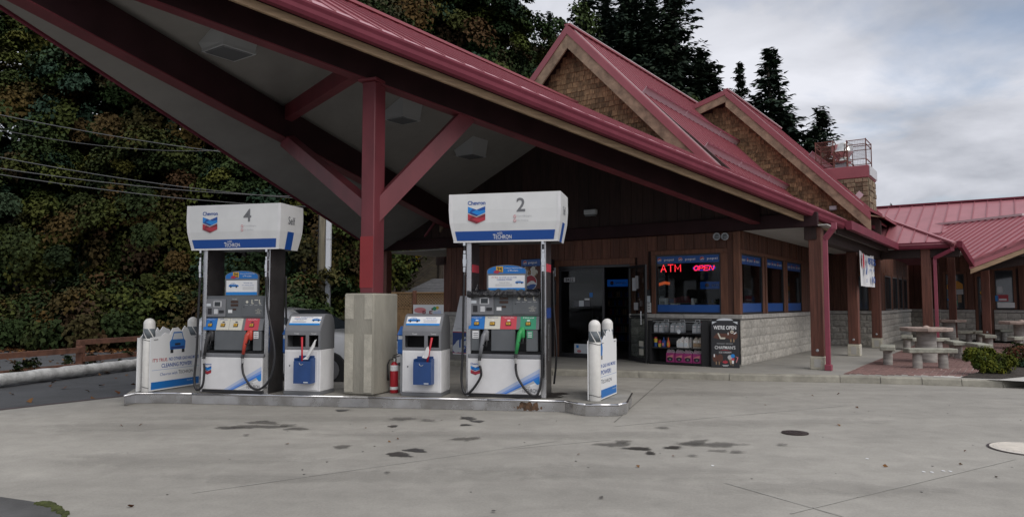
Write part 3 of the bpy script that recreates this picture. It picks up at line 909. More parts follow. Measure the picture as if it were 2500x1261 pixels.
Td2 = TD @ Matrix.Translation((0, 0, 0.012))
z_ = lambda y: shop_on(1420, y, (0, 0, 0), (0, 1, 0)).z
u_ = lambda x: shop_on(x, 750, (0, 0, 0), (0, 1, 0)).x - DOOR[0]
st.rect(u_(1375), u_(1402), z_(687), z_(676), 'grey_light', Td2, 0.0)
st.text('8432', (u_(1375) + u_(1402)) / 2, (z_(687) + z_(676)) / 2, 0.085, 'black_print', Td2, 0.002, wd=0.23, bold=0.02)
for x0, x1, y0, y1, m_ in ((1398, 1410, 747, 734, 'grey_text'), (1411, 1423, 747, 733, 'pale_print'), (1424, 1438, 747, 734, 'grey_text'), (1425, 1437, 732, 728, 'white_print'), (1437, 1445, 725, 714, 'blue_mid'),
                           (1399, 1432, 866, 839, 'pale_print')):
    st.rect(u_(x0), u_(x1), z_(y0), z_(y1), m_, Td2, 0.0)
st.disc(u_(1411), z_(857), 0.06, 'red_soft', Td2, 0.002, 14, 0.035)
st.rect(u_(1404), u_(1410), z_(849), z_(842), 'blue_light', Td2, 0.002)
st.build('sticker', sl)
# the right-hand leaf stands open
TO = Matrix.Translation((DOOR[1] - 0.02, -0.0, 0)) @ Matrix.Rotation(radians(-68 - 2), 4, 'Z') @ Matrix.Rotation(pi / 2, 4, 'X')
hinge = sh(DOOR[1] - 0.02, 0.0, 0)
# leaf direction chosen so that its free edge stands at photo x = 1535
best = min((abs(CX + F * ((lambda p: p.x / p.y)(sh(DOOR[1] - .03 + .92 * cos(radians(k)), .03 + .92 * sin(radians(k)), 1.5))) - 1577), k) for k in range(-120, -20))
TO = Matrix.Translation((DOOR[1] - 0.03, 0.03, 0)) @ Matrix.Rotation(radians(best[1]), 4, 'Z') @ Matrix.Rotation(pi / 2, 4, 'X')
dl = glazed_leaf('door', shop, 0.92, ZW + 0.015, DOOR[3] - 0.05, TO, 1.18)
MB().tube([(0.80, 1.0, 0.03), (0.80, 1.0, 0.075), (0.80, 1.3, 0.075), (0.80, 1.3, 0.03)], 0.012, 'chrome', 8, TO).build('handle', dl)
q = MB()
for sg in (0.012, -0.012):
    for a0, a1, b0, b1, m_ in ((0.22, 0.42, 1.78, 2.08, 'pale_print'), (0.38, 0.55, 1.82, 2.12, 'grey_light'), (0.30, 0.52, 1.33, 1.50, 'grey_light'), (0.55, 0.78, 0.30, 0.44, 'cream_print'), (0.55, 0.78, 0.50, 0.62, 'cream_print')):
        q.rect(a0, a1, b0, b1, m_, TO, sg)
q.build('notice', dl)
# notices and posters on the front
def on_front(x0, x1, y0, y1):
    p = shop_on(x0, y1, (0, 0.05, 0), (0, 1, 0)); q_ = shop_on(x1, y0, (0, 0.05, 0), (0, 1, 0))
    return p.x, q_.x, p.z, q_.z
TP = Matrix.Translation((0, 0.028, 0)) @ Matrix.Rotation(pi / 2, 4, 'X')
a0, a1, b0, b1 = on_front(1581, 1590, 706, 762)
ntc = MB()
ntc.box(a0, a1, b0, b0 + (b1 - b0) * .42, -0.004, 0.004, 'white_print', TP).box(a0, a1 - .02, b0 + (b1 - b0) * .44, b0 + (b1 - b0) * .72, -0.004, 0.004, 'pale_print', TP).box(a0, a1 - .02, b0 + (b1 - b0) * .73, b1, -0.004, 0.004, 'black_print', TP)
for i in range(3): ntc.rect(a0 + .02, a1 - .03, b0 + 0.08 + i * 0.06, b0 + 0.095 + i * 0.06, 'grey_print', TP, 0.006)
o = ntc.build('notice_board', loc=SHOP0, rot=(0, 0, -SA)); tag(o, 'white paper notices pinned beside the shop window', 'notice')
# address poster frames left of the entrance
a0, a1, b0, b1 = on_front(1343, 1359, 683, 744)
pf = thing('framed_poster', 'black framed poster of puppies left of the shop door' if False else 'black framed black and white poster left of the shop door', 'poster', SHOP0, -SA)
MB().bbox(a0, a1, 0.0, 0.028, b0, b1, 'black_print', 0.006).build('frame', pf)
q = MB(); TP2 = Matrix.Translation((0, -0.002, 0)) @ Matrix.Rotation(pi / 2, 4, 'X')
q.rect(a0 + .03, a1 - .03, b0 + .03, b1 - .03, 'grey_print', TP2, 0)
r_ = random.Random(4)
for i in range(12):
    q.disc(r_.uniform(a0 + .07, a1 - .07), r_.uniform(b0 + .08, b1 - .08), r_.uniform(.02, .05), r_.choice(['pale_print', 'white_print', 'black_print']), TP2, 0.001 + i * 0.0004, 9)
q.build('print', pf)
a0, a1, b0, b1 = on_front(1343, 1358, 653, 675)
o = MB().box(a0, a1, 0.012, 0.026, b0, b1, 'pale_print').box(a0 + .03, a1 - .06, 0.008, 0.0115, b0 + .02, b1 - .08, 'grey_print').build('paper_sign', loc=SHOP0, rot=(0, 0, -SA))
tag(o, 'small pale paper sign above the framed poster by the door', 'sign')

# --- header, gable wall under the canopy
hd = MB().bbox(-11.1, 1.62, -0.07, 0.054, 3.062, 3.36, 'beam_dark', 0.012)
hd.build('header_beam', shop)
def zr_bot(u): return 3.07 + 0.485 * (1.97 - u)
def zl_bot(u): return 3.077 + 0.457 * (u + 10.86)
def zr_top(u): return 3.24 + 0.542 * (1.97 - u)
def zl_top(u): return 3.33 + 0.505 * (u + 10.86)
def zsof(u): return min(zr_bot(u), zl_bot(u))
UR = -4.3
x = -11.0
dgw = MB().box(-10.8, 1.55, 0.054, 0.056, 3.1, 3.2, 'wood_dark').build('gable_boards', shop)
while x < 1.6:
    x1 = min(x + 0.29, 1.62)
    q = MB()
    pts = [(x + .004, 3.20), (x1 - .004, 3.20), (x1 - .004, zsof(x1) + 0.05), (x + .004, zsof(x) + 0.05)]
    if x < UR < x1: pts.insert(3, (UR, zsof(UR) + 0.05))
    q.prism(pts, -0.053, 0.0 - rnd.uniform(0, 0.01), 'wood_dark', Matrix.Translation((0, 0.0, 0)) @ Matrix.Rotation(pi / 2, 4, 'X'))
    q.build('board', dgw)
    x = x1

# ================================================================ the fuel canopy
can = thing('canopy', 'pointed fuel canopy with red metal roof, grey soffit and dark beams', 'canopy', SHOP0, -SA)
def ue_r(v): return min(1.97, 1.58 + 0.433 * v)
def ue_l(v): return -11.0 - 0.433 * v
VN = -13.6
sf = MB()
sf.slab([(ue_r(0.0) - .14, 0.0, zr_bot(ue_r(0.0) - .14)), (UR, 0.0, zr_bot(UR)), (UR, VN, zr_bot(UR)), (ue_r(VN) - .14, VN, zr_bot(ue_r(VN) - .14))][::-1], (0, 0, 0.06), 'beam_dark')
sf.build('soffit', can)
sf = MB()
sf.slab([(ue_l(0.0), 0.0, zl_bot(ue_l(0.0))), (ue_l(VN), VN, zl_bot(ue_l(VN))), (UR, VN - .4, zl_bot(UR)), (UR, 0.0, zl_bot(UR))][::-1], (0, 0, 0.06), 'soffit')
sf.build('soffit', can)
rf = MB()
rf.slab([(ue_l(0.5), 0.5, zl_top(ue_l(0.5))), (ue_l(VN), VN, zl_top(ue_l(VN))), (UR, VN - .4, 6.62), (UR, 0.5, 6.62)][::-1], 0.05, 'roof_red')
rfo = rf.build('roof', can)
# right slope: every sheet is its own piece with a raised seam
def top_at(u, v_):                       # surface ruled from the gutter line to the ridge
    e = ue_r(v_); ze_ = zr_bot(e) + .19
    return 6.64 + (ze_ - 6.64) * (u - UR) / (e - UR)
v = 0.9
while v > VN + .3:
    v1 = v - 0.30
    ua, ub_ = ue_r(v1) + .03, ue_r(v) + .03
    q = MB()
    P = lambda va, vb, dz, d0=0.0: [(ue_r(va) + d0, va, top_at(ue_r(va), va) + dz), (ue_r(vb) + d0, vb, top_at(ue_r(vb), vb) + dz), (UR, vb, 6.64 + dz), (UR, va, 6.64 + dz)]
    q.slab(P(v1 + .002, v - .002, 0), 0.03, 'roof_red')
    q.slab(P(v1 + .002, v1 + .026, .030, .0), 0.03, 'roof_seam')
    g0 = rnd.uniform(.10, .26)
    e_ = lambda va, k: (ue_r(va) - k, va, top_at(ue_r(va) - k, va) + .012)
    q.slab([e_(v1 + .03, -.01), e_(v - .004, -.01), e_(v - .004, g0), e_(v1 + .03, g0 * .5)], 0.01, 'roof_lip_glint')  # panel lip with a painted highlight
    q.build('roof_panel', rfo)
    v = v1
q = MB().bar((UR, 0.6, 6.66), (UR, VN, 6.66), 0.22, 0.05, 'roof_red'); q.build('ridge_cap', rfo)
# gutter along the right edge
def profile_run(b_, pts, prof, m):
    # sweep a profile of (outward, up) along pts; outward = right-hand side of the run seen from above
    n_ = len(prof); vs = []; fs = []
    for i, p in enumerate(pts):
        p = Vector(p)
        a = Vector(pts[max(0, i - 1)]); c = Vector(pts[min(len(pts) - 1, i + 1)])
        d = (c - a); d.z = 0; d.normalize(); o_ = Vector((d.y, -d.x, 0))
        if 0 < i < len(pts) - 1:
            d0 = (p - a); d0.z = 0; d0.normalize(); o_ = o_ / max(0.35, o_.dot(Vector((d0.y, -d0.x, 0))))
        for u, z in prof: vs.append(p + o_ * u + Vector((0, 0, z)))
    for i in range(len(pts) - 1):
        for k in range(n_):
            k2 = (k + 1) % n_
            fs.append((i * n_ + k, (i + 1) * n_ + k, (i + 1) * n_ + k2, i * n_ + k2))
    fs += [tuple(range(n_)), tuple(reversed(range((len(pts) - 1) * n_, len(pts) * n_)))]
    return b_.add(vs, fs, m)
GP = [(-0.13, 0.0), (-0.03, 0.0), (0.0, 0.05), (0.0, 0.11), (0.025, 0.155), (0.025, 0.185), (-0.13, 0.185)]
def edge_r(v): return (ue_r(v), v, zr_bot(ue_r(v)) - 0.0)
profile_run(MB(), [edge_r(0.9), edge_r(-4), edge_r(-8), edge_r(VN)][::-1], GP, 'gutter_red').build('gutter', can)
q = MB()
a, c = Vector(edge_r(0.75)), Vector(edge_r(VN))
offv = Vector((-0.20, 0.05, -0.045))
q.bar(a + offv, c + offv, 0.05, 0.11, 'tan_board'); q.build('fascia_board', can)
q = MB()
a, c = Vector((ue_l(0.1), 0.1, zl_bot(ue_l(0.1)))), Vector((ue_l(VN), VN, zl_bot(ue_l(VN))))
q.bar(a + Vector((-.03, 0, .06)), c + Vector((-.03, 0, .06)), 0.05, 0.20, 'gutter_red')
q.bar(a + Vector((-.07, 0, .10)), c + Vector((-.07, 0, .10)), 0.03, 0.12, 'tan_board')
q.build('rake_trim', can)
# main beams
def beam_pt(x, y, kind_):
    if kind_ == 'r':    # vertical plane of the right beam in shop coordinates: t = 0.17 + 0.28 d  (u = -t, d = -v)
        return shop_on(x, y, (0.28, 0, 0), (1, -0.433, 0))
    return shop_on(x, y, (-8.43, 0, 0), (1, 0.28, 0))
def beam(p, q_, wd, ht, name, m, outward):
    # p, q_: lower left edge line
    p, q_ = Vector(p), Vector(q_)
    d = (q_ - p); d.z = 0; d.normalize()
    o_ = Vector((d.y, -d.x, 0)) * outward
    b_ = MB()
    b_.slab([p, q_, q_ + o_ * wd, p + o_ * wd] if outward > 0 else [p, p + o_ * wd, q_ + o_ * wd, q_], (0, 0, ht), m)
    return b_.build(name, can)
rb0 = beam_pt(336, 0, 'r'); rb1 = beam_pt(1311, 355, 'r')
dd = (rb1 - rb0)
rb_in = rb0 + dd * ((-0.02 - rb0.y) / dd.y); rb_out = rb0 - dd * 0.22
bm_r = (rb_out, rb_in)
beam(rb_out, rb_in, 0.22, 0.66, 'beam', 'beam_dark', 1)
def bounce_strip(p, q_, wd, name):  # redder strip under a beam; ground bounce painted into its colour
    up_ = Vector((0, 0, -0.022))
    return beam(Vector(p) + up_, Vector(q_) + up_, wd, 0.02, name, 'steel_red', 1)
bounce_strip(rb_out, rb_in, 0.225, 'beam_bounce_strip')
lb0 = beam_pt(21.4, 0, 'l'); lb1 = beam_pt(1060, 541, 'l')
dd = lb1 - lb0
lb_in = lb0 + dd * ((-0.02 - lb0.y) / dd.y); lb_out = lb0 - dd * 0.1
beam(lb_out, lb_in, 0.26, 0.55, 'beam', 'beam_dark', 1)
bounce_strip(lb_out, lb_in, 0.265, 'beam_bounce_strip')
# column on its concrete plinth (turned by 21.6 degrees)
cw = Vector(px(910, 965.3, 0.16))
ca = radians(-21.6)
CT = SHOPI @ (Matrix.Translation((cw.x, cw.y, 0.16)) @ Matrix.Rotation(ca, 4, 'Z'))      # x right along its left face, y away; origin at front edge corner
pl = MB()
pl.bbox(-0.51, 0, 0, 0.68, 0, 1.475, 'concrete_plinth', 0.02, CT)
plo = pl.build('plinth', can)
q = MB()
for x0, x1 in ((-0.49, -0.345), (-0.155, -0.025)):
    for z0, z1 in ((0.04, 0.88), (1.10, 1.46)):
        q.box(x0, x1, -0.004, 0.003, z0, z1, 'concrete_pale', CT)
q.build('paint_patch', plo)
colc = Vector((-0.255, 0.34, 0))
_c = CT @ colc; _k = (_c.y - rb_in.y) / (rb_out.y - rb_in.y)
COLTOP = rb_in.z + (rb_out.z - rb_in.z) * _k - .03
q = MB()
q.bbox(colc.x - .115, colc.x + .115, colc.y - .15, colc.y + .15, 1.476, COLTOP - .16, 'steel_red', 0.012, CT)
colo = q.build('column', can)
MB().box(colc.x - .16, colc.x + .16, colc.y - .20, colc.y + .20, COLTOP - .159, COLTOP - .12, 'steel_red', CT).build('cap_plate', can)
q = MB()
q.box(colc.x - .115, colc.x + .112, colc.y - .1545, colc.y - .151, 1.56, 2.33, 'steel_fresh', CT)
q.build('paint_patch', colo)
ccw = CT @ colc
def axis_pt(y):      # point on the column axis at photo row y
    wpt = SHOP @ ccw
    return SHOPI @ ondepth(905, y, wpt.y)
def brace(name, p, q_, wd, ht):
    MB().bar(p, q_, wd, ht, 'steel_red').build(name, can)
def beam_at(x, y, kind_, dz=0.0):
    p = beam_pt(x, y, kind_); p.z += dz
    return p
brace('brace', axis_pt(528), beam_at(1128, 292, 'r', 0.04) + Vector((0.10, 0, 0)), 0.20, 0.27)
brace('brace', axis_pt(516), beam_at(690, 352, 'l', 0.06) + Vector((0.12, 0, 0)), 0.20, 0.25)
brace('tie_beam', beam_at(690, 305, 'l', 0.15), beam_at(870, 178, 'r', 0.05), 0.18, 0.26)
# ceiling lights under the left soffit
def canopy_light(x, y, s_, lab):
    p = shop_on(x, y, (UR, 0, zl_bot(UR)), (-0.457, 0, 1))
    t = thing('canopy_light', lab, 'light fixture', sh(p.x, p.y, 0), -SA, 'canopy lights')
    z0 = p.z
    b_ = MB()
    h_ = 0.30
    lo = z0 - h_ + 0.05
    hw = 0.30 * s_
    vs = [(-hw, -hw, z0 - hw * 0.457 + .02), (hw, -hw, z0 + hw * 0.457 + .02), (hw, hw, z0 + hw * 0.457 + .02), (-hw, hw, z0 - hw * 0.457 + .02),
          (-hw * .85, -hw * .85, lo), (hw * .85, -hw * .85, lo), (hw * .85, hw * .85, lo), (-hw * .85, hw * .85, lo)]
    b_.add(vs, [(0, 1, 5, 4), (1, 2, 6, 5), (2, 3, 7, 6), (3, 0, 4, 7), (0, 3, 2, 1), (4, 5, 6, 7)], 'light_housing')
    b_.build('housing', t)
    q = MB()
    q.bbox(-hw * .80, hw * .80, -hw * .80, hw * .80, lo - 0.045, lo - 0.002, 'light_lens', 0.03)
    q.build('lens', t)
    q = MB()
    for a0, a1, c0, c1 in ((-hw * .88, hw * .88, -hw * .88, -hw * .80), (-hw * .88, hw * .88, hw * .80, hw * .88), (-hw * .88, -hw * .80, -hw * .8, hw * .8), (hw * .80, hw * .88, -hw * .8, hw * .8)):
        q.box(a0, a1, c0, c1, lo - 0.03, lo - 0.001, 'light_housing')
    q.build('trim_ring', t)
canopy_light(560, 88, 1.1, 'grey box light on the soffit partly behind the right beam, above the tie')
canopy_light(983, 262, 1.0, 'grey box light on the soffit between the red column and its brace')
canopy_light(1150, 355, 1.0, 'grey box light on the soffit right of the brace, nearest the store')
# ================================================================ upper gables and roofs of the shop
APX = (-4.31, 8.60)                                    # ridge of the front gable (u, z)
S1 = 1.051
def z1(u): return APX[1] - S1 * abs(u - APX[0])
UV = -0.47                                             # where the steep roof meets the low porch slope
rf1 = MB().slab([(APX[0], 0.5, APX[1] - .10), (UV, 0.5, z1(UV) - .10), (UV, 13, z1(UV) - .10), (APX[0], 13, APX[1] - .10)][::-1], 0.06, 'roof_red').build('roof', shop)
v = -0.06
k = 0
while v < 12.9:
    v1_ = min(v + 0.31, 12.95)
    q = MB()
    uo = UV + 0.05
    q.slab([(APX[0], v, APX[1]), (uo, v, z1(uo)), (uo, v1_ - .003, z1(uo)), (APX[0], v1_ - .003, APX[1])][::-1], 0.05, 'roof_red')
    m_ = 'roof_ridge_glint' if k == 1 else 'roof_seam'  # one near-white seam paints the highlight on the rib
    q.slab([(APX[0], v, APX[1] + .03), (uo, v, z1(uo) + .03), (uo, v + 0.024, z1(uo) + .03), (APX[0], v + 0.024, APX[1] + .03)][::-1], 0.03, m_)
    if v < 7.4 or k % 2: q.build('roof_panel', rf1)
    v = v1_; k += 1
v = -0.06
while v < 12.9:
    q = MB()
    q.slab([(-9.2, v, z1(-9.2)), (APX[0], v, APX[1]), (APX[0], v + .607, APX[1]), (-9.2, v + .607, z1(-9.2))][::-1], 0.05, 'roof_red')
    q.build('roof_panel', rf1); v += 0.61
q = MB().bar((APX[0], -0.08, APX[1] + .03), (APX[0], 12.9, APX[1] + .03), 0.16, 0.05, 'roof_red'); q.build('ridge_cap', rf1)
q = MB().bar((APX[0] + 0.06, -0.06, APX[1] + .055), (APX[0] + 0.06, 12.9, APX[1] + .055), 0.05, 0.02, 'roof_ridge_glint'); q.build('ridge_glint', rf1)  # added white strip: highlight line painted along the ridge
def rake(par, p, q_, w0, w1, v_, m, name, thick=0.05):
    # board hanging below the line p-q (u, z), from w0 to w1 below it, measured square to the slope
    d = Vector((q_[0] - p[0], q_[1] - p[1])); d.normalize(); n_ = Vector((d.y, -d.x))
    if n_.y > 0: n_ = -n_
    pts = [(p[0], p[1] - w0 / abs(n_.y)), (q_[0], q_[1] - w0 / abs(n_.y)), (q_[0], q_[1] - w1 / abs(n_.y)), (p[0], p[1] - w1 / abs(n_.y))]
    b_ = MB()
    b_.slab([(a, v_, z) for a, z in pts], (0, thick, 0), m)
    return b_.build(name, par)
rake(shop, APX, (UV + .1, z1(UV + .1)), -0.01, 0.15, -0.10, 'roof_red', 'rake_trim')
rake(shop, APX, (UV + .1, z1(UV + .1)), 0.15, 0.40, -0.075, 'tan_weathered', 'barge_board')
rake(shop, (-8.6, z1(-8.6)), APX, -0.01, 0.15, -0.10, 'roof_red', 'rake_trim')
rake(shop, (-8.6, z1(-8.6)), APX, 0.15, 0.40, -0.075, 'tan_weathered', 'barge_board')
# snow guards: bent metal strips standing on the slope
def guard(par, x0, y0, x1, y1, plane_p, plane_n, name='snow_guard'):
    a = shop_on(x0, y0, plane_p, plane_n); c = shop_on(x1, y1, plane_p, plane_n)
    c = Vector((a.x + (c.x - a.x) * 0.3, c.y, a.z + (c.z - a.z) * 0.3))
    b_ = MB()
    for i in range(3):
        p = a.lerp(c, i / 3 + .002); r_ = a.lerp(c, (i + 1) / 3 - .002)
        b_.slab([p + Vector((0, 0, .03)), r_ + Vector((0, 0, .03)), r_ + Vector((.12, 0, .16)), p + Vector((.12, 0, .16))], 0.02, 'snow_guard')
        b_.slab([p + Vector((.12, 0, .16)), r_ + Vector((.12, 0, .16)), r_ + Vector((.13, 0, .12)), p + Vector((.13, 0, .12))], 0.015, 'gutter_red')
    return b_.build(name, par)
guard(rf1, 1568, 226, 1838, 384, (APX[0], 0, APX[1]), (S1, 0, 1))
guard(rf1, 1716, 364, 1943, 482, (APX[0], 0, APX[1]), (S1, 0, 1))

# shingles ------------------------------------------------------------
SHV = []
for i in range(5):
    r_ = random.Random(40 + i)
    wd = 0.128 + 0.012 * (i - 2)
    q = MB()
    t0 = r_.uniform(.022, .034)
    q.add([(0, 0, 0), (wd, 0, r_.uniform(-.006, .006)), (wd, -t0, r_.uniform(-.006, .004)), (0, -t0, r_.uniform(-.006, .004)),
           (0, 0, .19), (wd, 0, .19), (wd, -.004, .19), (0, -.004, .19)],
          [(0, 1, 2, 3), (7, 6, 5, 4), (3, 2, 6, 7), (0, 3, 7, 4), (1, 5, 6, 2)], 'cedar')
    me = bpy.data.meshes.new('shingle'); me.from_pydata(q.v, [], q.f); me.materials.append(M['cedar'])
    SHV.append((wd, me))
def shingle_wall(par, top, low, u0, u1, v_, rot=False):
    zmin = min(low(u0), low(u1)); zmax = max(top(u0 + (u1 - u0) * i / 40) for i in range(41))
    z = zmin - 0.1; row = 0
    n_ = 0
    over = MB()
    while z < zmax:
        u = u0 - rnd.uniform(0, .1)
        while u < u1:
            wd, me = rnd.choice(SHV)
            c_ = u + wd / 2
            if z + 0.02 < top(c_) and z + 0.15 > low(c_):
                if n_ < 298:
                    link('shingle', me, par, (u, v_ - 0.002 * (row % 2) - rnd.uniform(0, .006), z + rnd.uniform(-.006, .006)))
                else:
                    over.box(u, u + wd - .006, v_ - .016, v_, z, z + .16, 'cedar')
                n_ += 1
            u += wd + 0.006
        z += 0.132; row += 1
    if over.v: kind(over.build('shingle_field', par), 'stuff')
    return n_
def low1(u): return zr_top(u) + 0.02 if u > UR else zl_top(u) + 0.02
g1 = MB()
VG = 0.30
g1.slab([(-7.6, VG, low1(-7.6)), (APX[0], VG, 6.3), (0.2, VG, low1(0.2) - .2), (APX[0], VG, APX[1] - .1)], (0, 0.08, 0), 'wood_dark')
g1o = g1.build('gable_wall', shop)
nA = shingle_wall(g1o, lambda u: z1(u) - 0.50, low1, -5.9, 0.1, VG - 0.002)
# the second, larger gable further back
AP2 = (-2.57, 8.33); V2 = 7.0
def z2(u): return AP2[1] - 1.035 * (u - AP2[0]) if u > AP2[0] else AP2[1] - 0.30 * (AP2[0] - u)
def low2(u): return max(z1(u) + 0.0, zr_top(u) + .02)
g2 = MB()
VH = V2 + 0.32
g2.slab([(1.75, VH, 3.2), (1.75, VH, z2(1.75)), (AP2[0], VH, AP2[1] - .05), (-4.4, VH, z2(-4.4) - .05), (-4.4, VH, 7.2), (-0.5, VH, 4.0)], (0, 0.08, 0), 'wood_dark')
g2o = g2.build('gable_wall', shop)
nB = shingle_wall(g2o, lambda u: z2(u) - 0.44, low2, -3.9, 1.4, VH - 0.002)
rf2 = MB().slab([(AP2[0], V2 + .4, AP2[1] - .1), (1.6, V2 + .4, z2(1.6) - .1), (1.6, 13.5, z2(1.6) - .1), (AP2[0], 13.5, AP2[1] - .1)][::-1], 0.06, 'roof_red').build('roof', shop)
v = V2 - 0.05; k = 0
while v < 13.4:
    q = MB()
    P = [(AP2[0], AP2[1]), (1.35, z2(1.35)), (1.85, z2(1.35) - 0.30)]
    for (ua, za), (ub, zb) in zip(P[:-1], P[1:]):
        q.slab([(ua, v, za), (ub, v, zb), (ub, v + .397, zb), (ua, v + .397, za)][::-1], 0.05, 'roof_red')
        q.slab([(ua, v, za + .03), (ub, v, zb + .03), (ub, v + .024, zb + .03), (ua, v + .024, za + .03)][::-1], 0.03, 'roof_ridge_glint' if k == 1 else 'roof_seam')  # second seam near-white, a painted rib highlight
    q.build('roof_panel', rf2); v += 0.40; k += 1
q = MB().slab([(-4.8, V2 - .05, z2(-4.8)), (AP2[0], V2 - .05, AP2[1]), (AP2[0], 13.4, AP2[1]), (-4.8, 13.4, z2(-4.8))][::-1], 0.06, 'roof_red'); q.build('roof_panel', rf2)
MB().bar((AP2[0], V2 - .06, AP2[1] + .03), (AP2[0], 13.4, AP2[1] + .03), 0.14, 0.05, 'roof_red').build('ridge_cap', rf2)
MB().bar((AP2[0] + .06, V2 - .05, AP2[1] + .055), (AP2[0] + .06, 13.4, AP2[1] + .055), 0.04, 0.02, 'roof_ridge_glint').build('ridge_glint', rf2)  # white line added as the ridge highlight
for w0, w1, vo, m_, nm in ((-0.01, 0.14, V2 - .10, 'roof_red', 'rake_trim'), (0.14, 0.37, V2 - .075, 'tan_weathered', 'barge_board')):
    rake(shop, AP2, (1.55, z2(1.55)), w0, w1, vo, m_, nm)
    rake(shop, (-4.6, z2(-4.6)), AP2, w0, w1, vo, m_, nm)
MB().slab([(1.18, V2 - .07, z2(1.18) - .34), (1.90, V2 - .07, z2(1.35) - .37), (1.50, V2 - .07, z2(1.50) - .14)], (0, 0.3, 0), 'tan_weathered').build('eave_return', shop)
q = MB().slab([(-0.3, VH - .05, 4.02), (1.6, VH - .05, 3.62), (1.6, VH - .05, 3.72), (-0.3, VH - .05, 4.10)], (0, .04, 0), 'gutter_red'); q.build('flashing', shop)
a = shop_on(1976, 378, (AP2[0], 0, AP2[1]), (1.035, 0, 1))
guard(rf2, 1974, 380, 2078, 455, (AP2[0], 0, AP2[1]), (1.035, 0, 1))
guard(rf2, 2088, 478, 2128, 512, (AP2[0], 0, AP2[1]), (1.035, 0, 1))
# wall lamp on the second gable
p = shop_on(2035, 510, (0, VH - .06, 0), (0, 1, 0))
t = thing('wall_lamp', 'small pale box lamp on the shingled wall of the rear gable', 'lamp', sh(p.x, p.y, p.z), -SA)
MB().bbox(-0.10, 0.10, -0.10, 0.0, -0.03, 0.085, 'light_housing', 0.01).build('housing', t)
MB().bbox(-0.085, 0.085, -0.085, -0.01, -0.055, -0.032, 'light_lens', 0.008).build('lens', t)
# porch slope that carries on along the side
v = 0.9
while v < 9.1:
    q = MB()
    uo, ui = 1.99, UV - .25
    q.slab([(uo, v + .002, zr_top(uo)), (uo, v + .298, zr_top(uo)), (ui, v + .298, zr_top(ui)), (ui, v + .002, zr_top(ui))], 0.04, 'roof_red')
    q.slab([(uo, v, zr_top(uo) + .03), (uo, v + .024, zr_top(uo) + .03), (ui, v + .024, zr_top(ui) + .03), (ui, v, zr_top(ui) + .03)], 0.03, 'roof_ridge_glint' if 6.6 < v < 7.4 else 'roof_seam')
    q.build('roof_panel', rf1); v += 0.30
VC = 8.1                                               # corner where the porch gutter turns
ZG = 3.045
profile_run(MB(), [(1.97, 0.88, ZG), (1.97, VC, ZG)][::-1], GP, 'gutter_red').build('gutter', shop)
profile_run(MB(), [(1.97 - .0, VC, ZG), (3.52, VC, ZG)][::-1], GP, 'gutter_red').build('gutter', shop) if False else profile_run(MB(), [(3.55, VC, ZG), (1.97, VC, ZG)][::-1], GP, 'gutter_red').build('gutter', shop)
MB().bar((1.80, 0.9, ZG + .02), (1.80, VC, ZG + .02), 0.04, 0.16, 'wood_dark').build('fascia_board', shop)
ps = MB()
ps.box(0.02, 1.80, -0.05, 9.45, 3.075, 3.10, 'porch_soffit')
ps.build('porch_soffit', shop)
MB().bbox(1.32, 1.56, 0.06, 8.9, 2.80, 3.07, 'wood_dark', 0.01).build('porch_beam', shop)
MB().bbox(1.60, 3.6, VC + .2, VC + .42, 2.80, 3.05, 'wood_dark', 0.01).build('porch_beam', shop)
ps = MB().box(1.81, 3.5, VC + .05, 12, 3.055, 3.075, 'porch_soffit'); ps.build('porch_soffit', shop)
# roof A: the slope over the corner of the porch
SAa = 0.40
def zA(v_): return 3.24 + SAa * (v_ - VC)
hipA = shop_on(2168, 537, (0, VC, 3.24), (0, -SAa, 1)); leftA = shop_on(2120, 537, (0, VC, 3.24), (0, -SAa, 1)); rightA = shop_on(2330, 595, (0, VC, 3.24), (0, -SAa, 1))
polyA = [(1.95, VC - .02), (3.52, VC - .02), (rightA.x, rightA.y), (hipA.x, hipA.y), (leftA.x, leftA.y), (leftA.x, VC + .5)]
def sheets(par, poly2, zf, pitch, m, ms, along='v', lift=0.0):
    us = [p[0] for p in poly2]
    u = min(us)
    while u < max(us):
        c_ = clip(clip(poly2, 1, 0, u + pitch - .004), -1, 0, -u)
        if len(c_) > 2:
            q = MB()
            q.slab([(a, b_, zf(a, b_) + lift) for a, b_ in c_], 0.04, m)
            s_ = clip(c_, 1, 0, u + 0.028)
            if len(s_) > 2: q.slab([(a, b_, zf(a, b_) + lift + .035) for a, b_ in s_], 0.035, ms)
            q.build('roof_panel', par)
        u += pitch
rfA = MB().slab([(a, b_, zA(b_) - .045) for a, b_ in polyA], 0.03, 'roof_wing').build('roof', shop)
sheets(rfA, polyA, lambda a, b_: zA(b_), 0.37, 'roof_wing', 'roof_seam')
MB().bar((rightA.x, rightA.y, rightA.z + .03), (hipA.x, hipA.y, hipA.z + .03), 0.12, 0.05, 'roof_wing').build('ridge_cap', rfA)
MB().bar((hipA.x, hipA.y, hipA.z + .03), (leftA.x, leftA.y, leftA.z + .03), 0.10, 0.05, 'roof_wing').build('ridge_cap', rfA)

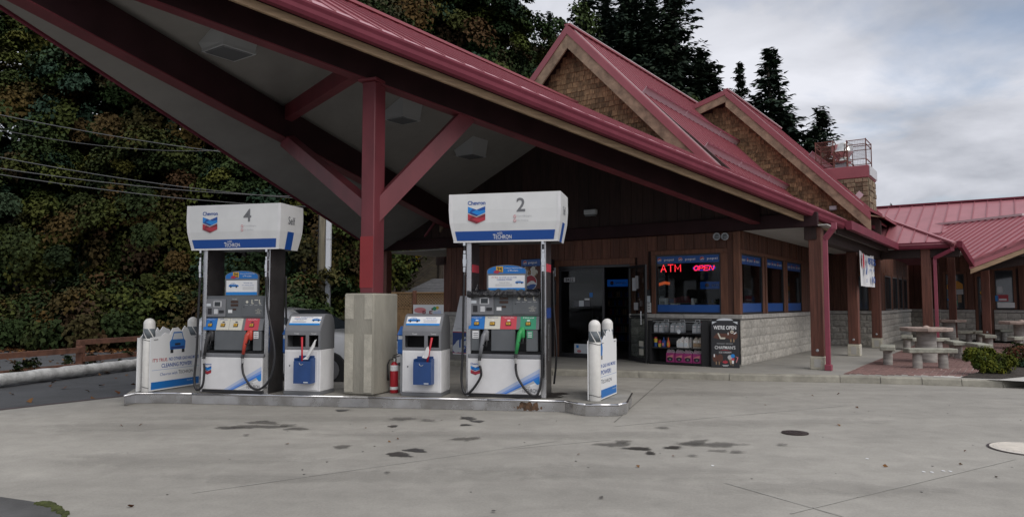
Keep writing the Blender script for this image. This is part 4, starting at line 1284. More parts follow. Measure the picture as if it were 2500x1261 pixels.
# posts, footings and downspouts
def porch_post(u, v_, top, lab, foot=0.30, w_=0.25):
    t = thing('porch_post', lab, 'post', sh(u, v_, ZW), -SA, 'posts of the porch')
    h = w_ / 2
    MB().bbox(-h, h, -h, h, foot, top - ZW, 'wood_post', 0.012).build('post', t)
    f_ = MB()
    f_.bbox(-h - .02, h + .02, -h - .02, h + .02, 0, foot - .002, 'footing', 0.012)
    for s_ in (-1, 1):
        f_.box(-h * .5, h * .5, -h - .024 if s_ < 0 else h + .019, -h - .019 if s_ < 0 else h + .024, .05, foot - .06, 'mortar')
        f_.box(-h - .024 if s_ < 0 else h + .019, -h - .019 if s_ < 0 else h + .024, -h * .5, h * .5, .05, foot - .06, 'mortar')
    f_.build('footing', t)
    MB().lathe([(0.03, 0), (0.03, .008), (.016, .016)], 'galv', 12, Matrix.Translation((0, -h, foot + .12)) @ Matrix.Rotation(pi / 2, 4, 'X')).build('bolt', t)
    return t
porch_post(1.52, 0.22, 3.06, 'brown square timber post with downspout, nearest the kerb', 0.27)
porch_post(1.42, 4.72, 3.06, 'brown timber porch post left of the hanging white banner')
porch_post(1.38, 8.60, 3.06, 'brown timber porch post right of the hanging white banner')
porch_post(2.75, VC + .30, 3.06, 'brown timber porch post at the far gutter corner behind the stone table')
porch_post(3.1, 12.6, 3.3, 'slim brown post standing before the orange poster window', 0.2, 0.22)
porch_post(4.05, 12.2, 3.5, 'tall brown timber post beside the dark far door', 0.3, 0.24)
def downspout(u, v_, gu, gv, ztop, zbot, lab, m='steel_red'):
    b_ = MB()
    b_.bbox(u - .045, u + .045, v_ - .035, v_ + .035, zbot + .1, ztop - .28, 'gutter_pink', 0.006)
    b_.bbox(u - .06, u + .075, v_ - .09, v_ + .04, zbot, zbot + .12, 'gutter_pink', 0.01)
    b_.bar((u, v_, ztop - .27), (gu, gv, ztop - .05), 0.09, 0.09, 'gutter_pink')
    b_.bar((gu, gv, ztop - .09), (gu, gv, ztop + .04), 0.09, 0.09, 'gutter_pink', up=(0, 1, 0))
    o = b_.build('downspout', loc=SHOP0, rot=(0, 0, -SA))
    return tag(o, lab, 'downspout', 'red downspouts')
mat('gutter_pink', (0.27, 0.055, 0.085), 0.4, var=0.08, scale=3)
downspout(1.74, 0.02, 1.93, -0.05, 3.07, ZW, 'dusty red downspout on the porch post nearest the kerb')
downspout(2.98, VC + .22, 3.44, VC + .0, 3.05, ZW, 'dusty red downspout at the far gutter corner behind the table')
# far left end of the header: post and downspout behind the plinth
porch_post(-10.78, 0.0, 3.06, 'dark post under the left end of the canopy header', 0.3, 0.22)
downspout(-10.98, -0.12, -11.0, -0.16, 3.05, ZW, 'red downspout beside the dark post behind the concrete plinth')
porch_post(-10.55, 2.6, 3.06, 'black shaded post behind the header at the left rear corner', 0.3, 0.2)
MB().bbox(-11.0, UL, 2.5, 2.65, 2.75, 3.05, 'wood_dark', .01).build('header_beam', shop)
MB().box(-11.0, UL, 0.08, 2.45, 3.02, 3.05, 'porch_soffit').build('porch_soffit', shop)

# chimney block with the exhaust fan ---------------------------------------------------------
ch = thing('chimney', 'stone faced chimney block with red metal cap behind the gables', 'chimney', SHOP0, -SA)
c0 = shop_on(2120, 432, (0, 10, 0), (0, 1, 0)); c1 = shop_on(2040, 432, (0, 10, 0), (0, 1, 0)); ct = shop_on(2120, 402, (0, 10, 0), (0, 1, 0))
CW = c0.x; CL = c1.x - 0.5; ZT = ct.z; ZB = c0.z
cm = MB().box(CL, CW, 10.0, 11.3, 3.6, ZB, 'stone_base').build('core', ch)
r_ = random.Random(9)
def stones(par, L0, L1, z0, z1_, place):
    z = z0
    while z < z1_ - .05:
        h = min(r_.uniform(.13, .24), z1_ - z)
        x = L0
        while x < L1 - .03:
            l_ = min(r_.uniform(.16, .36), L1 - x)
            q = MB().bbox(.006, l_ - .006, -r_.uniform(.02, .05), 0.0, .006, h - .006, 'stone', 0.014)
            o = q.build('stone', par)
            place(o, x, z)
            x += l_
        z += h
def ps_(o, x, z): o.location = (x, 10.0, z)
def pr_(o, x, z): o.location = (CW, 10.0 + x, z); o.rotation_euler = (0, 0, pi / 2)
stones(cm, CL + .55, CW, 4.4, ZB, ps_)
stones(cm, 0, 1.3, 4.4, ZB, pr_)
MB().bbox(CL - .03, CW + .03, 9.96, 11.34, ZB + .002, ZT, 'roof_red', .015).build('cap', ch)
MB().bbox(CW + .032, CW + .07, 9.96, 11.34, ZB + .05, ZT - .03, 'light_housing', .01).build('drip_edge', ch)
fp = shop_on(2057, 400, (0, 10.5, 0), (0, 1, 0))
ft = thing('exhaust_fan', 'shiny round metal exhaust fan on the chimney block between two cages', 'exhaust fan', sh(fp.x, 10.5, ZT + .002), -SA)
sc_ = 0.37
MB().bbox(-.24, .24, -.24, .24, 0, .16, 'galv', .01).build('curb', ft)
o = MB().lathe([(.22, .16), (.30, .24), (.30, .30), (.22, .38), (.24, .44), (.34, .52), (.36, .58), (.34, .62), (.34, .82), (.31, .86), (.28, .84), (.28, .6)], 'fan_steel', 24).build('housing', ft); smooth_by_angle(o, 35)
MB().tube([(-.22, -.25, .1), (-.5, -.3, -.35)], .018, 'galv', 6).build('conduit', ft)
def cage(name, lab, x0, x1, ytop, ybot, v0, v1, m, mesh_m, cell):
    a = shop_on(x0, ybot, (0, v0, 0), (0, 1, 0)); c = shop_on(x1, ytop, (0, v0, 0), (0, 1, 0))
    t = thing(name, lab, 'cage', sh(a.x, v0, ZT + .002), -SA)
    w_ = c.x - a.x; h_ = c.z - ZT; d_ = v1 - v0
    f_ = MB()
    for x in (0, w_):
        for y in (0, d_): f_.box(x - .015, x + .015, y - .015, y + .015, 0, h_, m)
    for z in ((.22, h_ - .03, h_ * .8) if cell < .3 else (.22, h_ - .03)):
        for y in (0, d_): f_.box(0.015, w_ - .015, y - .012, y + .012, z - .012, z + .012, m)
        for x in (0, w_): f_.box(x - .012, x + .012, .015, d_ - .015, z - .012, z + .012, m)
    f_.build('frame', t)
    ms_ = MB()
    n_ = int(w_ / cell); k_ = int((h_ - .2) / cell)
    for i in range(1, n_ * 2):
        for y in (0, d_):
            ms_.box(w_ * i / n_ / 2 - cell * .035, w_ * i / n_ / 2 + cell * .035, y - .003, y + .003, .23, h_ - .04, mesh_m)
    for j in range(1, k_ * 2):
        z = .22 + (h_ - .25) * j / k_ / 2
        for y in (0, d_): ms_.box(.01, w_ - .01, y - .003, y + .003, z - cell * .035, z + cell * .035, mesh_m)
    if cell < 0.3: kind(ms_.build('wire_mesh', t), 'stuff')
    return t
cage('fan_cage', 'rusty brown wire cage left of the rooftop exhaust fan', 1992, 2033, 343, 405, 10.2, 11.0, 'cage_rust', 'cage_rust', 0.07)
cage('fan_cage', 'tall open wire cage right of the rooftop exhaust fan', 2068, 2113, 337, 402, 10.05, 11.1, 'cage_rust', 'galv', 0.09)
cage('fan_guard', 'low rusty rail frame in front of the rooftop exhaust fan', 2036, 2068, 366, 402, 10.03, 10.12, 'cage_rust', 'cage_rust', 0.4)

# ================================================================ the restaurant wing on the right
wing = thing('restaurant_building', 'single storey timber wing with broad red metal roofs behind the patio', 'restaurant', SHOP0, -SA)
def wall_panel(par, u0, u1, v0, v1, z0, z1_, m, t_=0.12, name='wall'):
    b_ = MB()
    d = Vector((u1 - u0, v1 - v0, 0)); L_ = d.length
    T = Matrix.Translation((u0, v0, 0)) @ Matrix.Rotation(math.atan2(d.y, d.x), 4, 'Z')
    b_.box(0, L_, 0, t_, z0, z1_, m, T)
    return b_.build(name, par), T, L_
def clad(par, u0, u1, v0, v1, z0, z1_, openings, base=1.236, blocks=True, pitch=0.22):
    w_, T, L_ = wall_panel(par, u0, u1, v0, v1, ZW, z1_, 'wood_dark')
    x = 0
    while x < L_ - .02:
        x1 = min(x + pitch, L_)
        m_ = (x + x1) / 2
        zz = [(base, z1_)]
        for a, c, b0, b1 in openings:
            if a - .05 < m_ < c + .05: zz = [(b1 + .06, z1_)] + ([(base, b0 - .06)] if b0 > base + .1 else [])
        for b0, b1 in zz:
            if b1 - b0 > .05: MB().bbox(x + .004, x1 - .004, -.03 - rnd.uniform(0, .01), -.001, b0, b1, 'wood_board', .006, T).build('board', w_)
        x = x1
    if blocks:
        for c_ in range(5):
            def pl_(o, x, z_, T=T):
                o.matrix_local = T @ Matrix.Translation((x, -.078, z_))
            runs = []
            s_ = 0
            for a, c, b0, b1 in sorted(openings):
                if b0 < 1.0: runs.append((s_, a - .1)); s_ = c + .1
            runs.append((s_, L_))
            for r0, r1 in runs:
                if r1 - r0 < .1: continue
                def pl2(o, x, z_, r0=r0, T=T): o.matrix_local = T @ Matrix.Translation((x + r0, -.078, z_))
                block_row(w_, r1 - r0, pl2, ZW + .2 * c_, c_)
        s_ = 0
        for a, c, b0, b1 in sorted([o_ for o_ in openings if o_[2] < 1.0]) + [(L_ + .1, 0, 0, 0)]:
            if a - .1 - s_ > .1: MB().bbox(s_, min(a - .1, L_), -.12, -.001, 1.14, 1.235, 'block_cap', .01, T).build('sill_cap', w_)
            s_ = c + .1
    for a, c, b0, b1 in openings:
        TT = T @ Matrix.Translation((0, -.035, 0)) @ Matrix.Rotation(pi / 2, 4, 'X')
        if b0 > 1.0:
            f_ = window_unit(par, c - a, b0, b1, TT @ Matrix.Translation((a, 0, 0)), 0, 0, 0, 'window_dark')
        else:
            glazed_leaf('door', par, c - a, b0, b1, TT @ Matrix.Translation((a, 0, 0)), None)
        for x0, x1, q0, q1 in ((a - .09, a - .002, b0, b1), (c + .002, c + .09, b0, b1), (a - .09, c + .09, b1 + .002, b1 + .09)):
            MB().bbox(x0, x1, -.055, -.032, q0, q1, 'wood_trim', .006, T).build('trim', par)
    return w_, T
def dark_glass(name, col, rough=0.06):
    return mat(name, col, rough, spec=0.9, var=0.25, scale=1.2)
dark_glass('window_dark', (0.035, 0.042, 0.048))
def U_(x, v_): return shop_on(x, 760, (0, v_, 0), (0, 1, 0)).x
def V_(x, u): return shop_on(x, 760, (u, 0, 0), (1, 0, 0)).y
# wall A faces the walk at the end of the shop
VA = 9.55
wa = U_(2018, VA); wb = U_(2140, VA)
a_, b_ = U_(2078, VA) - wa, U_(2122, VA) - wa
clad(wing, wa, wb, VA, VA, ZW, 3.06, [(a_, b_, 1.25, 2.35)])
# long side wall with four tall panes
ub = wb
vq = [V_(x, ub) for x in (2158, 2172, 2177, 2188, 2192, 2200, 2204, 2212)]
clad(wing, ub, ub, VA, 17.6, ZW, 3.06, [(vq[i] - VA, vq[i + 1] - VA, 1.25, 2.4) for i in (0, 2, 4, 6)]) if False else None
wS, TSd = clad(wing, ub, ub, VA + .15, 17.6, ZW, 3.06, [(vq[i] - VA - .15, vq[i + 1] - VA - .15, 1.25, 2.4) for i in (0, 2, 4, 6)])
# recess and far front
VR = 17.6
clad(wing, ub, U_(2296, VR), VR, VR, ZW, 3.06, [], blocks=True)
VFR = 15.6
x0 = U_(2296, VFR)
ops = [(U_(2312, VFR) - x0, U_(2356, VFR) - x0, 1.27, 2.55), (U_(2389, VFR) - x0, U_(2419, VFR) - x0, ZW + .01, 2.45), (U_(2432, VFR) - x0, U_(2476, VFR) - x0, 1.27, 2.65)]
wF, TFar = clad(wing, x0, U_(2560, VFR), VFR, VFR, ZW, 3.5, ops)
wt = MB()
TT = TFar @ Matrix.Translation((0, -.07, 0)) @ Matrix.Rotation(pi / 2, 4, 'X')
o0 = ops[0]
mx = (o0[0] + o0[1]) / 2; hw = (o0[1] - o0[0]) / 2
wt.flat([(mx - hw * .9, 2.0), (mx + hw * .9, 2.0), (mx + hw * .85, 2.18), (mx + hw * .3, 2.30), (mx - hw * .4, 2.26), (mx - hw * .9, 2.15)], 'orange_film', TT)
wt.rect(mx - .05, mx + hw * .9, 1.80, 1.99, 'grey_light', TT); wt.rect(mx + .08, mx + hw * .7, 1.50, 1.79, 'tan_board', TT)
wt.rect(mx - hw * .7, mx - hw * .35, 1.80, 1.98, 'cream_print', TT); wt.rect(mx - hw * .9, mx - hw * .4, 1.58, 1.63, 'blue_light', TT); wt.rect(mx - .02, mx + .06, 1.40, 1.58, 'green_print', TT)
o0 = ops[2]
wt.rect(o0[0] + .06, o0[0] + .22, 1.85, 2.08, 'pale_print', TT); wt.rect(o0[0] + .05, o0[0] + .38, 1.55, 1.78, 'red_print', TT); wt.text('CLOSED' if False else 'SORRY WE\'RE', o0[0] + .21, 1.72, .04, 'white_print', TT, .002, wd=.24) if False else None
wt.rect(o0[0] + .10, o0[0] + .33, 1.58, 1.64, 'white_print', TT, .002); wt.rect(o0[0] + .05, o0[0] + .56, 1.32, 1.50, 'white_print', TT)
o0 = ops[1]
wt.disc(o0[0] + .14, 1.86, .07, 'yellow_btn', TT); wt.rect(o0[0] + .52, o0[0] + .62, 1.55, 1.75, 'blue_light', TT)
wt.build('window_notice', wing)
# roof B: the long far roof
RB0, RB1 = (13.2, 3.92), (17.0, 5.36)
def zB(v_): return RB0[1] + (RB1[1] - RB0[1]) * (v_ - RB0[0]) / (RB1[0] - RB0[0])
rB = MB().slab([(-1.4, RB0[0], zB(RB0[0]) - .05), (9, RB0[0], zB(RB0[0]) - .05), (9, RB1[0], RB1[1] - .05), (-1.4, RB1[0], RB1[1] - .05)], .04, 'roof_wing').build('roof', wing)
sheets(rB, [(-1.4, RB0[0]), (9, RB0[0]), (9, RB1[0]), (-1.4, RB1[0])], lambda a, b_: zB(b_), 0.42, 'roof_wing', 'roof_seam')
MB().bar((-1.4, RB1[0], RB1[1] + .04), (9, RB1[0], RB1[1] + .04), .2, .07, 'gutter_red').build('ridge_cap', rB)
MB().box(-1.4, 9, RB1[0] + .06, RB1[0] + .2, 3.0, RB1[1], 'roof_wing').build('rear_wall', wing)
# roof C: the low slope over the patio side, turned away from the rest
az = radians(72); mC = 0.50
EC = ondepth(2366, 638, 21.3)
nC = Vector((-mC * sin(az), -mC * cos(az), 1))
def onC(x, y, dz=0.0): return SHOPI @ (onplane(x, y, EC + Vector((0, 0, dz)), nC))
Cp = [onC(*q) for q in ((2168, 538), (2240, 556), (2500, 527), (2640, 511), (2640, 540), (2500, 586), (2366, 638), (2338, 596))]
gx = Vector((sin(az), cos(az), 0)); gxs = SHOPI.to_3x3() @ gx; gys = Vector((-gxs.y, gxs.x, 0))
c2 = [((p.x * gys.x + p.y * gys.y), (p.x * gxs.x + p.y * gxs.y)) for p in Cp]
def zC(p2):
    p = Vector((p2[0] * gys.x + p2[1] * gxs.x, p2[0] * gys.y + p2[1] * gxs.y, 0))
    e = SHOPI @ EC
    return Vector((p.x, p.y, e.z + mC * ((p.x - e.x) * gxs.x + (p.y - e.y) * gxs.y)))
rC = MB().slab([p - Vector((0, 0, .05)) for p in Cp], .04, 'roof_wing').build('roof', wing)
amin = min(a for a, _ in c2); amax = max(a for a, _ in c2)
a = amin
while a < amax:
    c_ = clip(clip(c2, 1, 0, a + .236), -1, 0, -a)
    if len(c_) > 2:
        q = MB(); q.slab([zC(p) for p in c_], .04, 'roof_wing')
        s_ = clip(c_, 1, 0, a + .05)
        if len(s_) > 2: q.slab([zC(p) + Vector((0, 0, .035)) for p in s_], .035, 'roof_seam')
        q.build('roof_panel', rC)
    a += .24
def edge_board(p, q_, dz0, dz1, m, name, par, ox=0.0):
    p, q_ = Vector(p), Vector(q_)
    b_ = MB(); b_.slab([p + Vector((0, 0, dz0)), q_ + Vector((0, 0, dz0)), q_ + Vector((0, 0, dz1)), p + Vector((0, 0, dz1))], (0.02 + ox, .05, 0), m); return b_.build(name, par)
edge_board(Cp[6], Cp[5], .05, -.22, 'roof_red', 'rake_trim', wing); edge_board(Cp[5], Cp[4], .05, -.22, 'roof_red', 'rake_trim', wing)
edge_board(Cp[6] + Vector((.02, .03, 0)), Cp[5] + Vector((.02, .03, 0)), -.222, -.36, 'tan_board', 'barge_board', wing)
MB().bar(Cp[1] + Vector((0, 0, .05)), Cp[2] + Vector((0, 0, .05)), .14, .07, 'roof_ridge_glint').build('ridge_cap', rC)
MB().bar(Cp[0] + Vector((0, 0, .03)), Cp[7] + Vector((0, 0, .03)), .12, .05, 'roof_wing').build('ridge_cap', rC)
g = MB(); a, c = Cp[6], Cp[4]
oo = Vector((0.1, .35, 0))
g.slab([a + oo + Vector((0, 0, -.3)), c + oo + Vector((0, 0, -.3)), Vector((c.x, c.y, 2.85)) + oo, Vector((a.x, a.y, 2.85)) + oo], (.02, .1, 0), 'wood_dark'); g.build('gable_boards', wing)
pg = Vector((3.55, VC, ZG))
profile_run(MB(), [pg, Vector((Cp[6].x, Cp[6].y, Cp[6].z - .14))][::-1] if False else [Vector((Cp[6].x, Cp[6].y, Cp[6].z - .16)), pg], GP, 'gutter_red').build('gutter', wing)
g = MB(); g.box(3.5, 11, 13.2, 15.5, 3.12, 3.15, 'wood_dark'); g.build('soffit', wing)
# ================================================================ pump island
ip = [px(x, y, 0.16) for x, y in ((305, 963), (330, 957), (422, 957), (470, 958), (900, 966.5), (1190, 972.5), (1380, 976), (1400, 980), (1430, 985), (1508, 985), (1528, 980), (1541, 958))]
bk_ = Vector(ip[-1]); bk0 = Vector(ip[0])
back = [(bk_.x + .05, bk_.y + .35), (1.35, 11.65), (0.6, 11.75), (-5.2, 12.6), (-5.9, 12.55), (bk0.x - .25, bk0.y + 0.7)]
ring = ip + back
isl = kind(MB().prism(ring, 0.0, 0.158, 'island_concrete').build('pump_island'))
def offset_ring(r, d):
    o = []
    n_ = len(r)
    for i in range(n_):
        a = Vector(r[i - 1]); p = Vector(r[i]); c = Vector(r[(i + 1) % n_])
        d0 = (p - a).normalized(); d1 = (c - p).normalized()
        n0 = Vector((d0.y, -d0.x)); n1_ = Vector((d1.y, -d1.x)); n = (n0 + n1_).normalized()
        k = 1 / max(.5, n.dot(n0))
        o.append(p + n * d * k)
    return o
def skirt(i0, i1, name, m, z0, z1_, d0, d1):
    A = offset_ring(ring, d0); B = offset_ring(ring, d1)
    q = MB()
    for i in range(i0, i1):
        a, c, a2, c2_ = A[i], A[i + 1], B[i], B[i + 1]
        q.add([(a.x, a.y, z0), (c.x, c.y, z0), (c.x, c.y, z1_), (a.x, a.y, z1_), (a2.x, a2.y, z0), (c2_.x, c2_.y, z0), (c2_.x, c2_.y, z1_), (a2.x, a2.y, z1_)],
              [(4, 5, 6, 7), (3, 2, 1, 0), (7, 6, 2, 3), (0, 1, 5, 4)], m)
    return q.build(name, isl)
nF = len(ip)
for i0, i1 in ((0, 3), (3, 4), (4, 5), (5, 6), (6, 8), (8, 9), (9, nF - 1)):
    skirt(i0, i1, 'steel_skirt', 'steel', 0.003, 0.128, 0.002, 0.010)
A = offset_ring(ring, 0.012)
for i0, i1 in ((0, 3), (3, 4), (4, 5), (5, 6), (6, 8), (8, 9), (9, nF - 1)):
    q = MB(); q.tube([(A[i].x, A[i].y, .146) for i in range(i0, i1 + 1)], 0.017, 'steel_rim', 8); q.build('steel_rim', isl, smooth=True)
skirt(nF - 1, nF + 5, 'kerb_face', 'kerb_concrete', 0.003, 0.150, 0.002, 0.012) if False else None
# rust and spill marks by pump 2
r_ = random.Random(12)
A2 = offset_ring(ring, 0.0115)
q = MB()
for i in range(46):
    t = r_.gauss(0.54, .10)
    a = A2[5].lerp(A2[6], max(.05, min(.95, t))); d = (A2[6] - A2[5]).normalized()
    s_ = r_.uniform(.012, .045) * (1 if abs(t - .54) < .1 else .5); zc = r_.uniform(.03, .115)
    T = Matrix(((d.x, 0, d.y, a.x), (d.y, 0, -d.x, a.y), (0, 1, 0, zc), (0, 0, 0, 1)))
    q.flat([(s_ * r_.uniform(.6, 1.2) * cos(k), min(.128 - zc, max(.006 - zc, s_ * r_.uniform(.6, 1.3) * sin(k)))) for k in (0, .9, 1.8, 2.7, 3.6, 4.5, 5.4)], 'rust', T, 0.0004 + i * 0.00008)
q.build('rust_mark', isl)
def mark(x, y, hw, hh, m, sd, z): return blob(x, y, hw, hh, m, 'spill_mark', isl, sd, z)
mark(1290, 967, 80, 5, 'stain_oil', 91, .1600); mark(1350, 962, 30, 5, 'stain_oil', 92, .1606); mark(1150, 970, 50, 3, 'stain_faint', 93, .1601); mark(545, 958.5, 70, 2, 'stain_faint', 94, .1601); mark(880, 966, 60, 3, 'stain_faint', 95, .1603)

# ---------------------------------------------------------------- logo and print helpers
def chevron_logo(b, x, y, w_, T, e=0.003, word=True, wh=0.055, faded=False):
    h = w_ * 0.98
    def P(a, c): return (x + a * w_, y + c * h)
    b.flat([P(-.5, .12), P(-.5, .50), P(0, .30), P(.5, .50), P(.5, .12), P(0, -.09)][::-1] if False else [P(-.5, .50), P(-.5, .14), P(0, -.06), P(.5, .14), P(.5, .50), P(0, .31)], 'blue_light', T, e)
    b.flat([P(-.5, .14), P(0, -.06), P(.12, -.01), P(-.30, .17)], 'blue_dark', T, e + .0008)
    b.flat([P(0, .31), P(-.22, .39), P(-.40, .19), P(-.32, .16)], 'blue_print', T, e + .0010)
    b.flat([P(0, .31), P(.5, .50), P(.5, .30), P(.15, .24)], 'blue_print', T, e + .0010)
    b.flat([P(-.5, .08), P(-.5, -.28), P(0, -.48), P(.5, -.28), P(.5, .08), P(0, -.12)], 'red_print', T, e)
    b.flat([P(-.5, -.28), P(0, -.48), P(.16, -.41), P(-.28, -.24)], 'red_dark', T, e + .0008)
    b.flat([P(0, -.12), P(-.24, -.02), P(-.40, -.20), P(-.34, -.24)], 'red_dark', T, e + .0010)
    b.flat([P(0, -.12), P(.5, .08), P(.5, -.10), P(.2, -.16)], 'red_dark', T, e + .0010)
    if word: b.text('Chevron', x, y + h * .5 + wh * .85, wh, 'blue_print', T, e, wd=w_ * 1.02, bold=.022)
def generic_car(b, x, y, w_, T, e=.003):
    # plain little blue car seen from the side, for the flat advertising prints
    h = w_ * .42
    def P(a, c): return (x + a * w_, y + c * h)
    b.flat([P(-.5, -.3), P(.48, -.3), P(.5, 0), P(.40, .12), P(.24, .16), P(.10, .46), P(-.22, .46), P(-.38, .14), P(-.48, .08)], 'blue_mid', T, e)
    b.flat([P(.19, .16), P(.08, .39), P(-.02, .39), P(-.02, .16)], 'pale_print', T, e + .001)
    b.flat([P(-.06, .16), P(-.06, .39), P(-.20, .39), P(-.32, .16)], 'pale_print', T, e + .001)
    for a in (-.28, .28): b.disc(x + a * w_, y - .3 * h, .20 * h, 'black_print', T, e + .002, 12)
def techron(b, x, y, h, m, T, e=.003, wd=None, with_=True):
    wd = wd or h * 5.2
    b.text('T', x - wd * .44, y + h * .10, h * 1.2, m, T, e, wd=wd * .14, bold=.01)
    b.text('ECHRON', x + wd * .07, y, h, m, T, e, wd=wd * .86, bold=.01)
    b.flat([(x + wd * .23, y - h * .5), (x + wd * .27, y - h * .5), (x + wd * .34, y - h * .72), (x + wd * .30, y - h * .68)][::-1], m, T, e)
    if with_: b.text('with', x - wd * .14, y + h * .98, h * .62, m, T, e, wd=wd * .30)

def hose(b, pts, r=0.017):
    # smooth curve through points (Catmull-Rom)
    pts = [Vector(p) for p in pts]
    o = []
    for i in range(len(pts) - 1):
        p0 = pts[max(0, i - 1)]; p1 = pts[i]; p2 = pts[i + 1]; p3 = pts[min(len(pts) - 1, i + 2)]
        for k in range(6):
            t = k / 6
            o.append(0.5 * ((2 * p1) + (p2 - p0) * t + (2 * p0 - 5 * p1 + 4 * p2 - p3) * t * t + (3 * p1 - p0 - 3 * p2 + p3) * t ** 3))
    o.append(pts[-1])
    b.tube(o, r, 'black_rubber', 8)
def nozzle(t, name, x, z, m, lean=0.03, lab=None):
    b = MB()
    y = -0.045
    b.tube([(x - .035 * 1.2, y - .03, z - .30), (x - .02, y - .03, z - .16), (x, y - .01, z - .03), (x + .025, y + .03, z + .03)], [.022, .028, .034, .036], m, 10)
    b.bbox(x - .015, x + .065, y + .0, y + .07, z - .10, z + .06, m, .02)
    b.tube([(x + .04, y + .05, z + .04), (x + .05, y + .10, z + .02), (x + .05, y + .14, z - .06)], [.03, .022, .016], 'pump_dark' if m != 'nozzle_green' else m, 8)
    b.tube([(x - .01, y - .045, z - .14), (x + .055, y - .035, z - .16), (x + .05, y - .02, z - .08)], .008, 'black_rubber', 6)
    o = b.build(name, t, smooth=True)
    if lab: o['label'] = lab
    q = MB()
    q.tube([(x - .045, y - .03, z - .30), (x - .05, y - .035, z - .36)], [.02, .024], 'pump_dark', 8)
    q.tube([(x - .05, y - .035, z - .36), (x - .048, y - .035, z - .43)], [.018, .017], 'chrome', 8)
    q.build('swivel', o)
    return (x - .048, y - .035, z - .43)

